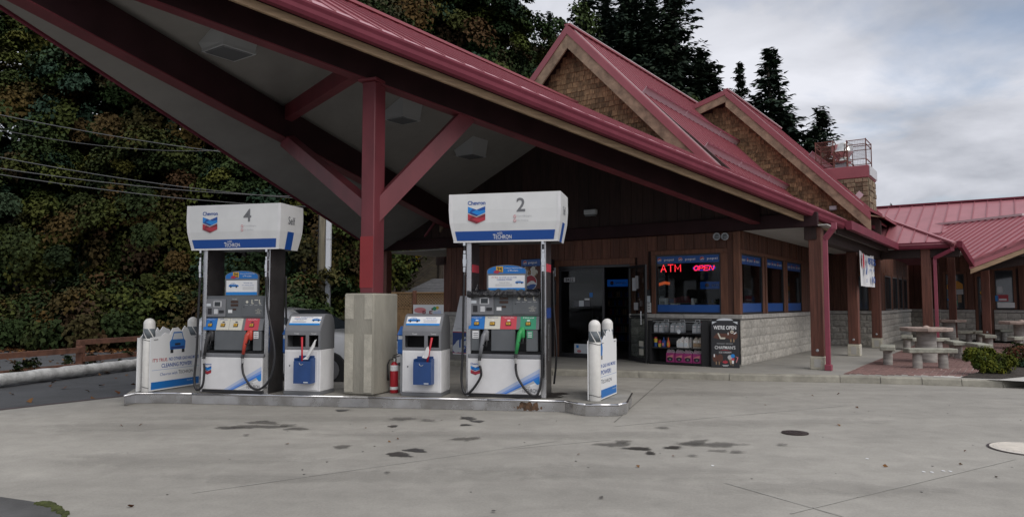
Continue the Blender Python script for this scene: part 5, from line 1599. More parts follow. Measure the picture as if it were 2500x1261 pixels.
def pump(num, loc, rz, sc_, lab, kind4):
    t = thing('fuel_pump', lab, 'fuel pump', loc, rz, None, sc_)
    # masts
    for s_ in (-1, 1):
        x0, x1 = (-.565, -.497) if s_ < 0 else (.497, .565)
        q = MB()
        q.box(x0, x1, 0.035, .43, 0, 2.14, 'mast_side')
        o = q.build('mast', t)
        q = MB(); q.bbox(x0 - .002, x1 + .002, 0.0, .0345, 0, 2.14, 'steel', .006); q.build('steel_trim', o)
        if not kind4:
            q = MB()
            q.box(x1 + .0005, x1 + .003, .04, .40, 1.72, 1.83, 'coral') if True else None
            if s_ > 0:
                q.box(x1 + .0005, x1 + .003, .04, .40, 1.08, 1.22, 'blue_dark')
                TT = Matrix.Translation((x1 + .004, .2, .75)) @ Matrix.Rotation(pi / 2, 4, 'Z') @ Matrix.Rotation(pi / 2, 4, 'X') @ Matrix.Rotation(pi / 2, 4, 'Z')
                q.text('No Smoking', 0, 0, .07, 'grey_light', TT, 0, wd=.5); 
            q.build('decal', o)
    # cabinet
    q = MB()
    q.box(-.495, .495, .03, .43, .02, .52, 'pump_grey')
    lo = q.build('lower_cabinet', t)
    q = MB()
    q.bbox(-.535, .492, -.035, .0285, .045, .53, 'white_metal', .01)
    lp = q.build('front_panel', lo)
    T = face(0, -.0355, 0)
    q = MB()
    q.flat([(-.50, .05), (.485, .05), (.485, .30)], 'white_print', T, .0005) if False else None
    # page-curl graphic
    def ln(k): return [(-.02 + k, .05), (.485, .235 + .0 + k * -.48)]
    q.flat([(-.14, .052), (.02, .052), (.485, .275), (.485, .40)], 'blue_wash1', T, .0006)
    q.flat([(-.07, .052), (.02, .052), (.485, .275), (.485, .345)], 'blue_wash2', T, .0010)
    q.flat([(-.02, .052), (.02, .052), (.44, .254), (.485, .275), (.485, .305)], 'blue_wash3', T, .0014)
    q.flat([(.40, .235), (.485, .275), (.485, .20), (.455, .185), (.43, .20)], 'blue_light', T, .0018)
    q.flat([(.05, .052), (.42, .20), (.40, .238), (.36, .215), (.02, .052)], 'grey_light', T, .0020)
    q.flat([(.10, .052), (.44, .185), (.425, .21), (.05, .054)], 'white_print', T, .0024)
    techron(q, .35, .105, .052, 'grey_text', T, .0026, wd=.22)
    chevron_logo(q, -.42, .33 if kind4 else .36, .135, T, .0016, True, .03)
    q.build('panel_print', lp)
    q = MB(); q.bbox(-.52, .50, -.02, .0285, .0, .043, 'pump_dark', .008); q.build('base', t)
    q = MB(); q.bbox(-.53, .50, -.04, .40, .532, .585, 'pump_grey_light', .008); q.build('sill', t)
    q = MB(); q.box(-.495, .495, .03, .42, .586, .625, 'black_matte'); q.build('recess', t)
    q = MB()
    yb = .025
    # nozzle bay: dark back, centre panel, side cheeks
    q.box(-.495, .495, .16, .43, .626, .925, 'pump_dark')
    bay = q.build('nozzle_bay', t)
    L0, L1, R0, R1 = (-.475, -.335, .195, .315) if kind4 else (-.37, -.205, .14, .29)
    q = MB(); q.bbox(L1, R0, -.01, .158, .628, .925, 'pump_grey', .008); q.build('centre_panel', bay)
    MB().bbox(R1, .452, -.01, .158, .628, .925, 'pump_grey', .008).build('cheek', bay)
    MB().bbox(-.495, L0, -.01, .158, .628, .925, 'pump_grey', .008).build('cheek', bay)
    q = MB(); q.bbox(-.495, .475, .159, .43, .6261, .93, 'pump_grey', .004) if False else None
    T = face(0, -.012, 0)
    q = MB()
    sx0 = L0 - .06 if kind4 else L0 - .10
    q.rect(sx0 if not kind4 else -.492, L0 - .01, .80, .905, 'white_print', T, .001); q.rect(R1 + .015, R1 + .095, .81, .91, 'white_print' if kind4 else 'green_print', T, .001)
    for i in range(3):
        q.rect(R1 + .025, R1 + .085, .825 + i * .027, .835 + i * .027, 'grey_text' if kind4 else 'white_print', T, .002)
        q.rect((sx0 if not kind4 else -.49) + .012, L0 - .018, .815 + i * .027, .825 + i * .027, 'grey_text', T, .002)
    q.build('sticker', bay)
    # grade buttons on a slanted strip
    Ts = Matrix.Translation((0, -.012, .927)) @ Matrix.Rotation(pi / 2 - radians(-14), 4, 'X')
    q = MB()
    q.add([(-.535, -.012, .927), (.47, -.012, .927), (.47, .04, 1.108), (-.535, .04, 1.108), (-.535, .2, .927), (.47, .2, .927), (.47, .2, 1.108), (-.535, .2, 1.108)],
          [(0, 1, 2, 3), (5, 4, 7, 6), (1, 5, 6, 2), (4, 0, 3, 7), (3, 2, 6, 7), (4, 5, 1, 0)], 'grey_print')
    gs = q.build('grade_strip', t)
    Hs = .187
    Ts = Matrix.Translation((0, -.012, .927)) @ Matrix.Rotation(math.atan2(.181, .052), 4, 'X')
    if kind4: segs = [(-.53, -.31, 'blue_mid', 'Regular', '87'), (-.31, -.095, 'cream_print', 'Plus', '89'), (-.095, .125, 'cream_print', 'Supreme', '91'), (.165, .40, 'coral', 'SupremePlus', '94')]
    else: segs = [(-.53, -.30, 'blue_mid', 'Regular', '87'), (-.30, -.075, 'cream_print', 'Supreme', '92'), (-.075, .155, 'coral', 'SupremePlus', '94'), (.205, .43, 'green_print', 'Diesel', 'DSL')]
    q = MB()
    for a, c, m_, wd_, oc in segs:
        q.rect(a + .002, c - .002, .003, Hs - .003, m_, Ts, .0015)
        cxx = (a + c) / 2
        q.text(wd_, cxx, Hs - .022, .018, 'blue_print' if m_ == 'cream_print' else 'white_print', Ts, .003, wd=min(.15, .03 * len(wd_)))
        q.rect(cxx - .018, cxx + .022, .118, .134, 'black_print' if kind4 else 'white_print', Ts, .003)
    q.build('grade_print', gs)
    for a, c, m_, wd_, oc in segs:
        cxx = (a + c) / 2
        q = MB(); q.bbox(cxx - .038, cxx + .038, .052, .105, .002, .010, 'black_print', .003, Ts); q.bbox(cxx - .030, cxx + .030, .060, .098, .0105, .018, 'yellow_btn', .004, Ts)
        q.text(oc, cxx, .079, .022, 'black_print', Ts, .0186, bold=.01)
        q.build('button', gs)
    # card reader / display head
    q = MB(); q.bbox(-.535, .478, .03, .43, 1.112, 1.44, 'pump_grey', .01); hd_ = q.build('head', t)
    T = face(0, .0295, 0)
    q = MB(); q.bbox(-.525, -.175, 1.125, 1.395, .001, .018, 'pump_grey_light', .006, T)
    q.bbox(-.375, -.235, 1.270, 1.365, .019, .024, 'grey_light', .003, T)
    q.rect(-.355, -.255, 1.285, 1.350, 'screen', T, .0255)
    for s_ in (-1, 1):
        for i in range(4): q.rect(-.305 + s_ * .06 - .006, -.305 + s_ * .06 + .006, 1.288 + i * .017, 1.298 + i * .017, 'white_print', T, .0255)
    q.bbox(-.47, -.405, 1.165, 1.255, .019, .022, 'black_print', .001, T)
    q.bbox(-.365, -.295, 1.165, 1.245, .019, .024, 'grey_light', .003, T)
    for i in range(4):
        for j in range(3): q.rect(-.357 + j * .02, -.343 + j * .02, 1.173 + i * .017, 1.184 + i * .017, 'white_print', T, .0252)
    q.bbox(-.275, -.195, 1.185, 1.225, .019, .030, 'black_print', .003, T)
    q.rect(-.515, -.42, 1.285, 1.325, 'pale_print', T, .020)
    q.build('card_reader', hd_)
    q = MB()
    for i, (z0, z1_, hw) in enumerate(((1.335, 1.368, .062), (1.285, 1.318, .062), (1.225, 1.250, .032))): q.bbox(-.05 - hw + .02, -.05 + hw + .02, z0, z1_, .001, .006, 'display_amber', .002, T)
    q.text('THIS SALE', -.03, 1.392, .013, 'white_print', T, .003, wd=.085)
    q.rect(-.135, -.065, 1.185, 1.232, 'white_print', T, .003)
    q.build('display', hd_)
    q = MB()
    q.bbox(.10, .46, 1.135, 1.405, .001, .007, 'pump_grey', .003, T)
    q.build('service_door', hd_)
    q = MB()
    q.disc(.135, 1.275, .009, 'black_print', T, .009, 10)
    q.flat([(.16, 1.35), (.185, 1.325), (.21, 1.35), (.185, 1.375)], 'cream_print', T, .008)
    for xx in (.26, .385): q.box(xx, xx + .014, 1.32, 1.385, .008, .009, 'cream_print', T); q.box(xx, xx + .035, 1.32, 1.332, .008, .009, 'cream_print', T)
    q.rect(.31, .37, 1.372, 1.385, 'cream_print', T, .008)
    q.text('WE APPRECIATE YOUR BUSINESS' if False else 'WE', .375, 1.242, .014, 'cream_print', T, .008)
    q.text('APPRECIATE', .375, 1.222, .014, 'cream_print', T, .008); q.text('YOUR', .375, 1.202, .014, 'cream_print', T, .008); q.text('BUSINESS', .375, 1.182, .014, 'cream_print', T, .008)
    for i in range(4): q.rect(.15 + i * .08, .20 + i * .08, 1.300, 1.305, 'grey_light', T, .008)
    q.build('door_print', hd_)
    # advertising topper
    T = face(.035 if kind4 else -.01, .10, 0)
    q = MB()
    arch = [(-.285, 1.445), (.285, 1.445), (.285, 1.735)] + [(.285 * cos(a) * 1.0, 1.735 + .085 * sin(a)) for a in [pi * i / 14 for i in range(1, 14)]] + [(-.285, 1.735)]
    q.prism(arch, -.035, .0, 'grey_print', T)
    tp = q.build('topper', t)
    q = MB()
    q.flat([(-.275, 1.70), (.275, 1.70), (.275, 1.735)] + [(.275 * cos(a), 1.735 + .078 * sin(a)) for a in [pi * i / 14 for i in range(1, 14)]] + [(-.275, 1.735)], 'blue_mid', T, .001)
    q.bbox(-.15, -.05, 1.715, 1.80, .0015, .003, 'yellow_btn', .001, T); q.text('94', -.10, 1.765, .052, 'black_print', T, .004, bold=.02)
    q.rect(-.14, -.06, 1.722, 1.734, 'black_print', T, .004)
    q.flat([(-.19, 1.712), (-.13, 1.702), (-.09, 1.722), (-.12, 1.748), (-.17, 1.742)], 'red_print', T, .005)
    q.text('Chevron Supreme Plus', .095, 1.775, .022, 'white_print', T, .003, wd=.25); q.text('is 94 octane.', .095, 1.742, .024, 'white_print', T, .003, wd=.15)
    q.rect(-.262, .262, 1.475, 1.675, 'white_print', T, .001); q.rect(-.262, .262, 1.455, 1.50, 'blue_light', T, .0016)
    if kind4:
        generic_car(q, -.135, 1.60, .17, T, .002)
        q.text('Nobody tops', .11, 1.635, .022, 'blue_print', T, .002, wd=.15); q.text('our cleaning power.', .11, 1.600, .022, 'blue_print', T, .002, wd=.21)
        for i in range(4): q.rect(.02, .21, 1.535 + i * .012, 1.539 + i * .012, 'grey_light', T, .002)
    else:
        q.text("IT'S TRUE.", -.165, 1.645, .02, 'red_print', T, .002, wd=.10); q.text('NO OTHER GAS HAS MORE', .02, 1.645, .018, 'blue_print', T, .002, wd=.25)
        q.text('CLEANING POWER!', -.03, 1.615, .024, 'blue_print', T, .002, wd=.22, bold=.01); q.text('Chevron with Techron', -.03, 1.575, .016, 'grey_text', T, .002, wd=.15)
        generic_car(q, .185, 1.58, .12, T, .002)
        for i in range(3): q.rect(-.16, .08, 1.525 + i * .012, 1.529 + i * .012, 'grey_light', T, .002)
    q.build('topper_print', tp)
    if not kind4:
        q = MB()
        n_ = 22; vs = []; fs = []
        r0 = random.Random(5)
        prof = [(-.02, 1.365), (-.035, 1.40), (-.02, 1.445), (.06, 1.475), (.20, 1.47), (.40, 1.47)]
        for i in range(n_ + 1):
            x = -.55 + 1.04 * i / n_
            for j, (y, z) in enumerate(prof):
                vs.append((x, y + r0.uniform(-.010, .010), z + r0.uniform(-.014, .014)))
        k_ = len(prof)
        for i in range(n_):
            for j in range(k_ - 1): fs.append((i * k_ + j, (i + 1) * k_ + j, (i + 1) * k_ + j + 1, i * k_ + j + 1))
        q.add(vs, fs, 'black_film')
        q.lathe([(.03, 0), (.02, .03), (.004, .09)], 'black_film', 7, Matrix.Translation((-.44, .06, 1.47)) @ Matrix.Rotation(.3, 4, 'Y'))
        q.build('plastic_cover', hd_)
    # overhead sign
    q = MB()
    secs = [(2.135, .735, .265), (2.27, .760, .295), (2.40, .783, .315), (2.58, .795, .322), (2.805, .792, .320)]
    vs = []; fs = []
    yc = .22
    for z, hx, hy in secs: vs += [(-hx, yc - hy, z), (hx, yc - hy, z), (hx, yc + hy, z), (-hx, yc + hy, z)]
    for i in range(len(secs) - 1):
        for k in range(4): fs.append((i * 4 + k, i * 4 + (k + 1) % 4, i * 4 + 4 + (k + 1) % 4, i * 4 + 4 + k))
    q.add(vs, fs + [(16, 17, 18, 19)], 'white_sign'); q.add(vs[:4], [(3, 2, 1, 0)], 'pump_dark')
    sg = q.build('overhead_sign', t)
    q = MB()
    for i in range(len(secs) - 1):
        (za, xa, ya), (zb, xb, yb_) = secs[i], secs[i + 1]
        for s_ in (-1, 1):
            q.slab([(s_ * xa, yc - ya - .004, za), (s_ * (xa - .045), yc - ya - .004, za), (s_ * (xb - .045), yc - yb_ - .004, zb), (s_ * xb, yc - yb_ - .004, zb)], (0, .003, 0), 'white_metal')
    q.slab([(-.74, yc - .271, 2.130), (.74, yc - .271, 2.130), (.741, yc - .272, 2.150), (-.741, yc - .272, 2.150)], (0, .004, 0), 'white_metal')
    q.build('sign_trim', sg)
    q = MB()
    # front print: upper part nearly upright, band on the inclined part
    Tu = Matrix.Translation((0, yc - .3235, 0)) @ Matrix.Rotation(pi / 2, 4, 'X')
    def band(z0, z1_, m_, e):
        def at(z):
            for (za, xa, ya), (zb, xb, yb_) in zip(secs[:-1], secs[1:]):
                if za <= z <= zb + 1e-6:
                    k = (z - za) / (zb - za); return xa + (xb - xa) * k - .052, yc - (ya + (yb_ - ya) * k) - e
        zs = [z0] + [s_[0] for s_ in secs if z0 < s_[0] < z1_] + [z1_]
        for a, c in zip(zs[:-1], zs[1:]):
            (x0, y0), (x1, y1) = at(a), at(c)
            q.poly([(-x0, y0, a), (x0, y0, a), (x1, y1, c), (-x1, y1, c)], m_)
    band(2.155, 2.285, 'blue_print', .003)
    chevron_logo(q, -.39, 2.505, .25, Tu, .0015, True, .058)
    q.text(num, .24, 2.635, .19, 'grey_print', Tu, .0015, bold=.018)
    for z, s_ in ((2.475, 'Turn Off Engine'), (2.418, 'No Smoking')):
        q.disc(.155, z, .021, 'red_soft', Tu, .0012, 16); q.disc(.155, z, .015, 'white_sign', Tu, .0018, 16); q.flat([(.145, z + .012), (.151, z + .016), (.166, z - .011), (.160, z - .016)], 'red_soft', Tu, .0022)
        q.text(s_, .19, z, .028, 'grey_light', Tu, .0012, anchor='L', wd=.20 if len(s_) > 12 else .155)
    Tb = Matrix.Translation((0, yc - .2655, 2.135)) @ Matrix.Rotation(math.atan2(.135, -.030), 4, 'X')
    techron(q, -.03, .068, .056, 'white_print', Tb, .006, wd=.26)
    q.build('sign_print', sg)
    q = MB()
    for s_ in (1, -1):
        Te = Matrix.Translation((s_ * .797, yc, 0)) @ Matrix.Rotation(s_ * pi / 2, 4, 'Z') @ Matrix.Rotation(pi / 2, 4, 'X')
        q.text('Self', -.02, 2.57, .115, 'grey_text', Te, .001, wd=.19, bold=.004)
        for (za, xa, ya), (zb, xb, yb_) in zip(secs[:2], secs[1:3]):
            q.poly([(s_ * (xa + .003), yc - .11, za), (s_ * (xa + .003), yc + .07, za), (s_ * (xb + .003), yc + .07, zb), (s_ * (xb + .003), yc - .11, zb)][::s_], 'blue_print')
    q.build('end_print', sg)
    # hoses, fittings and nozzles
    if kind4:
        nz = [(-.405, .86, 'pump_dark', 'black nozzle'), (.245, .88, 'nozzle_red', 'bright red nozzle hanging in the bay')]
    else:
        nz = [(-.30, .86, 'pump_grey_light', 'black nozzle'), (.21, .90, 'nozzle_green', 'green diesel nozzle')]
    for i, (x, z, m_, lb) in enumerate(nz):
        e = nozzle(t, 'nozzle', x, z, m_, lab=lb)
        b = MB()
        mx = -.585 if i == 0 else .53
        my = -.03
        if i == 0:
            hose(b, [(mx, my, 1.72), (mx - .01, my - .01, 1.2), (mx - .015, my - .02, .6), (mx - .02, my - .05, .22), (mx + .04, my - .08, .05), (mx + .14, my - .08, .10), (e[0] + .02, -.09, .28), (e[0] + .015, -.085, .40), e])
        elif kind4:
            hose(b, [(mx, my, 1.72), (mx + .03, my - .01, 1.3), (mx + .12, my - .03, .95), (mx + .20, my - .06, .60), (mx + .17, my - .09, .28), (mx + .03, my - .11, .10), (mx - .13, my - .10, .10), (e[0] + .05, -.10, .26), (e[0] + .005, -.085, .38), e])
        else:
            hose(b, [(mx, my, 1.72), (mx, my - .01, 1.2), (mx - .005, my - .02, .6), (mx - .02, my - .05, .22), (mx - .08, my - .08, .05), (mx - .20, my - .09, .10), (e[0] + .04, -.10, .27), (e[0] + .005, -.085, .38), e])
        b.build('hose', t, smooth=True)
        b = MB()
        for z0, z1_, r in ((2.09, 2.13, .022), (1.98, 2.02, .018), (1.90, 1.97, .022), (1.84, 1.90, .028), (1.80, 1.84, .024), (1.72, 1.79, .020)):
            b.tube([(mx, my, z0), (mx, my, z1_)], r, 'chrome', 8)
        b.tube([(mx, my, 2.02), (mx, my, 2.09)], .012, 'black_rubber', 6)
        b.build('hose_fitting', t, smooth=False)
    # far-side hose glimpsed at the edge
    b = MB(); hose(b, [(.60, .40, 1.75), (.605, .41, 1.2), (.64, .43, .6), (.60, .44, .15)], .015); b.build('rear_hose', t, smooth=True)
    return t
def at_px(x, y, z=.16):
    p = onz(x, y, z); return Vector((p.x, p.y, z))
P4 = (at_px(489, 957) + at_px(650, 959.5)) / 2
P2 = (at_px(1137, 968) + at_px(1332, 970)) / 2
RZ = radians(-13)
pump('4', P4, RZ, 1.0, 'white and grey fuel pump marked 4, on the left with a red nozzle', True)
pump('2', P2, RZ, 1.035, 'white and grey fuel pump marked 2, with a green nozzle and black plastic cover', False)

# ---------------------------------------------------------------- waste bins with towel and bucket
def bin_(loc, rz, lab, w_, car_left):
    t = thing('waste_bin', lab, 'waste bin', loc, rz)
    d_ = .44
    q = MB(); q.bbox(0, w_, 0, d_, .05, .655, 'white_metal', .008); body = q.build('body', t)
    q = MB(); q.box(.045, w_ - .045, -.008, -.001, .075, .63, 'white_metal'); dr = q.build('door', body)
    MB().lathe([(.010, 0), (.010, .006)], 'black_print', 10, Matrix.Translation((.09, -.008, .42)) @ Matrix.Rotation(pi / 2, 4, 'X')).build('lock', dr)
    q = MB(); q.bbox(-.006, w_ + .006, -.006, d_ + .006, 0, .048, 'grey_print', .004); q.build('base', t)
    # hood: curved profile extruded across
    prof = [(0, .657), (0, .93), (.012, .97), (.035, 1.005), (.115, 1.135), (.15, 1.165), (.21, 1.175), (d_ - .10, 1.165), (d_ - .03, 1.10), (d_, .98), (d_, .657)]
    Th = Matrix(((0, 0, 1, 0), (1, 0, 0, 0), (0, 1, 0, 0), (0, 0, 0, 1)))
    q = MB()
    n_ = len(prof)
    vs = [(.012, y, z) for y, z in prof] + [(w_ - .012, y, z) for y, z in prof]
    fs = [(i, (i + 1) % n_, n_ + (i + 1) % n_, n_ + i) for i in range(1, n_ - 1)] + [(n_ - 1, 0, n_, 2 * n_ - 1)]
    q.add(vs, fs, 'pump_grey_light')
    for x in (0, w_):
        pv = [(x, y, z) for y, z in prof] + [(x + (.012 if x == 0 else -.012), y, z) for y, z in prof]
        q.add(pv, [tuple(range(n_)), tuple(reversed(range(n_, 2 * n_)))] + [(i, (i + 1) % n_, n_ + (i + 1) % n_, n_ + i) for i in range(n_)], 'grey_print')
    # front face with two openings
    o1 = (.04, .335); o2 = (.385, w_ - .035)
    z0, z1_ = .695, .865
    for a, c, b0, b1 in ((.012, w_ - .012, .657, z0), (.012, w_ - .012, z1_, .93), (.012, o1[0], z0, z1_), (o1[1], o2[0], z0, z1_), (o2[1], w_ - .012, z0, z1_)):
        q.box(a, c, -.002, .012, b0, b1, 'steel' if False else 'pump_grey_light')
    hd_ = q.build('hood', t)
    q = MB(); q.box(.02, w_ - .02, .20, .21, .66, .93, 'bin_liner'); q.box(.02, w_ - .02, .013, .2, .66, .664, 'bin_liner'); q.box((o1[1] + o2[0]) / 2 - .01, (o1[1] + o2[0]) / 2 + .01, .014, .2, .665, .93, 'bin_liner'); q.build('liner', hd_)
    q = MB()
    T = face(0, -.003, 0)
    q.text('Trash', (o1[0] + o1[1]) / 2, .888, .022, 'white_print', T, .001); q.text('Towel', (o2[0] + o2[1]) / 2, .888, .022, 'white_print', T, .001)
    Ts = Matrix.Translation((0, .035, 1.005)) @ Matrix.Rotation(math.atan2(.13, .08), 4, 'X')
    q.rect(.04, w_ - .04, .004, .150, 'white_print', Ts, .004); q.rect(.04, w_ - .04, .004, .035, 'blue_light', Ts, .006)
    if car_left:
        generic_car(q, .15, .095, .19, Ts, .007)
        q.text('Nobody tops', .40, .125, .018, 'blue_print', Ts, .006, wd=.15); q.text('our cleaning power.', .40, .098, .018, 'blue_print', Ts, .006, wd=.22)
        for i in range(3): q.rect(.30, .50, .052 + i * .011, .056 + i * .011, 'grey_light', Ts, .006)
    else:
        q.text("IT'S TRUE.", .14, .135, .015, 'red_print', Ts, .006, wd=.08); q.text('NO OTHER GAS HAS MORE', .30, .135, .014, 'blue_print', Ts, .006, wd=.2)
        q.text('CLEANING POWER!', .20, .110, .020, 'blue_print', Ts, .006, wd=.20, bold=.01)
        q.text('Chevron with Techron', .20, .085, .012, 'grey_text', Ts, .006, wd=.12)
        generic_car(q, .46, .095, .14, Ts, .007)
        for i in range(3): q.rect(.08, .30, .048 + i * .009, .052 + i * .009, 'grey_light', Ts, .006)
    q.build('hood_print', hd_)
    return t
def bucket(loc, rz, lab, paper_right):
    t = thing('wash_bucket', lab, 'wash bucket', loc, rz)
    w_, d_, h_ = .265, .15, .36
    q = MB()
    for x0, x1, y0, y1, z0, z1_ in ((0, w_, -d_, -d_ + .012, 0, h_ - .04), (0, .012, -d_ + .012, -.002, 0, h_), (w_ - .012, w_, -d_ + .012, -.002, 0, h_), (.012, w_ - .012, -.014, -.002, 0, h_ + .03), (.012, w_ - .012, -d_ + .012, -.014, 0, .012)):
        q.box(x0, x1, y0, y1, z0, z1_, 'bucket_blue')
    q.box(.012, w_ - .012, -d_ + .012, -.014, .012, h_ - .10, 'bin_liner')
    q.build('tub', t)
    q = MB(); T = face(0, -d_ - .001, 0)
    q.tube([(.09, -d_ - .004, .30), (.10, -d_ - .006, .275), (.125, -d_ - .006, .265), (.15, -d_ - .004, .28)], .004, 'grey_light', 5); q.rect(.16, .23, .012, .026, 'pale_print', T, 0)
    q.build('label_print', t)
    return t
def squeegee(loc, rz, lab, lean):
    t = thing('squeegee', lab, 'squeegee', loc, rz)
    MB().tube([(0, 0, 0), (lean * .5, .01, .2), (lean, .02, .40)], [.016, .013, .017], 'red_plastic', 8).build('handle', t, smooth=True)
    MB().bbox(-.09, .09, -.014, .014, -.05, .0, 'black_rubber', .004).build('blade_head', t)
    return t
def towel(loc, rz, lab, pts):
    q = MB()
    n_ = len(pts)
    vs = [(x, -.045 + .01 * math.sin(i * 2), z) for i, (x, z) in enumerate(pts)] + [(x, -.030 + .02 * math.sin(i * 1.3), z) for i, (x, z) in enumerate(pts)]
    q.add(vs, [tuple(range(n_)), tuple(reversed(range(n_, 2 * n_)))] + [(i, (i + 1) % n_, n_ + (i + 1) % n_, n_ + i) for i in range(n_)], 'paper')
    o = q.build('paper_towel', loc=loc, rot=(0, 0, rz)); return tag(o, lab, 'paper towel')
def towel_box(loc, rz, lab):
    t = thing('towel_dispenser', lab, 'dispenser', loc, rz)
    MB().bbox(-.13, .0, -.02, .16, .58, .86, 'dispenser_blue', .02).build('tray', t)
    q = MB(); q.add([(-.13, -.02, .862), (0, -.02, .862), (0, .16, .862), (-.13, .16, .862), (-.09, .02, .99), (0, .02, .99), (0, .13, .99), (-.09, .13, .99)], [(0, 1, 5, 4), (1, 2, 6, 5), (2, 3, 7, 6), (3, 0, 4, 7), (4, 5, 6, 7), (3, 2, 1, 0)], 'dispenser_blue')
    q.build('lid', t)
    q = MB(); T = face(0, -.021, 0); q.rect(-.11, -.02, .80, .85, 'pale_print', T, .0); q.build('label_print', t)
    q = MB(); q.box(-.10, -.075, .05, .075, 0, .58, 'galv'); q.build('stand', t)
    return t
def bin_frame(x0, y0, x1, y1):
    a, c = at_px(x0, y0), at_px(x1, y1)
    return a, math.atan2(c.y - a.y, c.x - a.x), (c - a).length
for i, (x0, y0, x1, y1, lb, nm) in enumerate(((693, 961.5, 783, 963.5, 'white bin with grey hood between pump 4 and the concrete plinth', 'left'), (981, 965, 1078, 967, 'white bin with grey hood and car print beside pump 2', 'right'))):
    a, rz, w_ = bin_frame(x0, y0, x1, y1)
    rz = rz - radians(3)
    bin_(a, rz, lb, w_, i == 1)
    R = Matrix.Translation(a) @ Matrix.Rotation(rz, 4, 'Z')
    bucket(R @ Vector((.235 if i == 0 else .225, -.010, .18)), rz, 'blue wash bucket hung on the bin beside %s' % ('the concrete plinth, left of it' if i == 0 else 'the fire extinguisher'), i == 0)
    squeegee(R @ Vector((.33 if i == 0 else .40, -.085, .44)), rz, 'red squeegee %s' % ('standing upright in the bucket left of the plinth' if i == 0 else 'leaning to the right in the bucket by pump 2'), -.02 if i == 0 else .07)
    towel(R @ Vector((0, -.05, 0)), rz, 'white paper towel trailing from the %s' % ('left bin into its blue bucket' if i == 0 else 'bin by pump 2, bunched beside the squeegee'),
          [(.34, .52), (.39, .56), (.46, .68), (.53, .80), (.555, .81), (.52, .70), (.44, .57), (.42, .52)] if i == 0 else [(.33, .56), (.36, .60), (.40, .70), (.425, .72), (.44, .66), (.43, .58), (.40, .545), (.36, .55)])
    towel_box(R @ Vector((-.02, .20, 0)), rz, 'blue towel dispenser behind the %s' % ('left bin next to pump 4' if i == 0 else 'right bin next to the plinth'))
# dark lid behind the right dispenser
p_ = ondepth(1003, 775, 13.2)

# ---------------------------------------------------------------- fire extinguisher
e_ = at_px(962, 958)
t = thing('fire_extinguisher', 'red fire extinguisher standing beside the concrete plinth', 'fire extinguisher', e_, radians(-20), None, 1.04)
o = MB().lathe([(.055, 0), (.060, .012), (.060, .36), (.052, .40), (.030, .43), (.020, .44)], 'ext_red', 18).build('cylinder', t); smooth_by_angle(o)
q = MB(); q.lathe([(.0612, .05), (.0612, .09)], 'white_print', 18); q.build('label_band', o)
q = MB(); q.lathe([(.0610, .315), (.0605, .375), (.0575, .395)], 'white_print', 18); q.build('label', o)
q = MB(); q.lathe([(.020, .44), (.024, .45), (.024, .49), (.012, .50)], 'chrome', 10); q.build('valve', t)
q = MB(); q.bar((-.03, 0, .50), (.09, 0, .53), .018, .014, 'black_print'); q.bar((-.02, 0, .525), (.085, 0, .565), .018, .010, 'black_print'); q.build('lever', t)
q = MB(); q.tube([(-.02, -.01, .48), (-.06, -.03, .47), (-.085, -.04, .40), (-.07, -.055, .28), (-.066, -.05, .18)], [.010, .010, .010, .010, .014], 'black_rubber', 7); q.build('hose', t, smooth=True)

# ---------------------------------------------------------------- bollards and advertising panels
def bollard(x, y, lab):
    a = at_px(x, y)
    t = thing('bollard', lab, 'bollard', a, 0, 'white bollards at the island ends')
    r = .083
    prof = [(r * .96, 0), (r, .01), (r, .79), (r * .985, .795), (r * .985, .945), (r, .95), (r, 1.02)] + [(r * cos(k), 1.02 + r * sin(k)) for k in [i * pi / 16 for i in range(1, 8)]] + [(.004, 1.103)]
    o = MB().lathe(prof, 'white_plastic', 24).build('sleeve', t); smooth_by_angle(o, 50)
    q = MB()
    q.lathe([(r + .0012, .80), (r + .0012, .945)], 'stripe_grey', 24)
    for k in range(5):
        vs = []; fs = []
        for i in range(7):
            f_ = i / 6; ang = 2 * pi * k / 5 + 1.0 * f_
            for dw in (-.085, .085):
                vs.append(((r + .0026) * cos(ang + dw), (r + .0026) * sin(ang + dw), .945 - .145 * f_))
        for i in range(6): fs.append((i * 2, i * 2 + 2, i * 2 + 3, i * 2 + 1))
        q.add(vs, fs, 'white_plastic')
    q.build('striped_band', t, smooth=True)
    for z in (.775, .07):
        q = MB(); q.tube([((r + .004) * cos(a_), (r + .004) * sin(a_), z + .012 * sin(a_ * 2)) for a_ in [2 * pi * i / 16 for i in range(17)]], .004, 'black_rubber', 5); q.build('tie', t)
    return t
bollard(360, 955, 'left front white bollard with grey striped band, by pump 4')
bollard(467, 936, 'rear white bollard with striped band, right next to pump 4')
bollard(1453, 977, 'front white bollard with striped band at the right island end')
bollard(1484, 960, 'rear white bollard with striped band at the right island end')
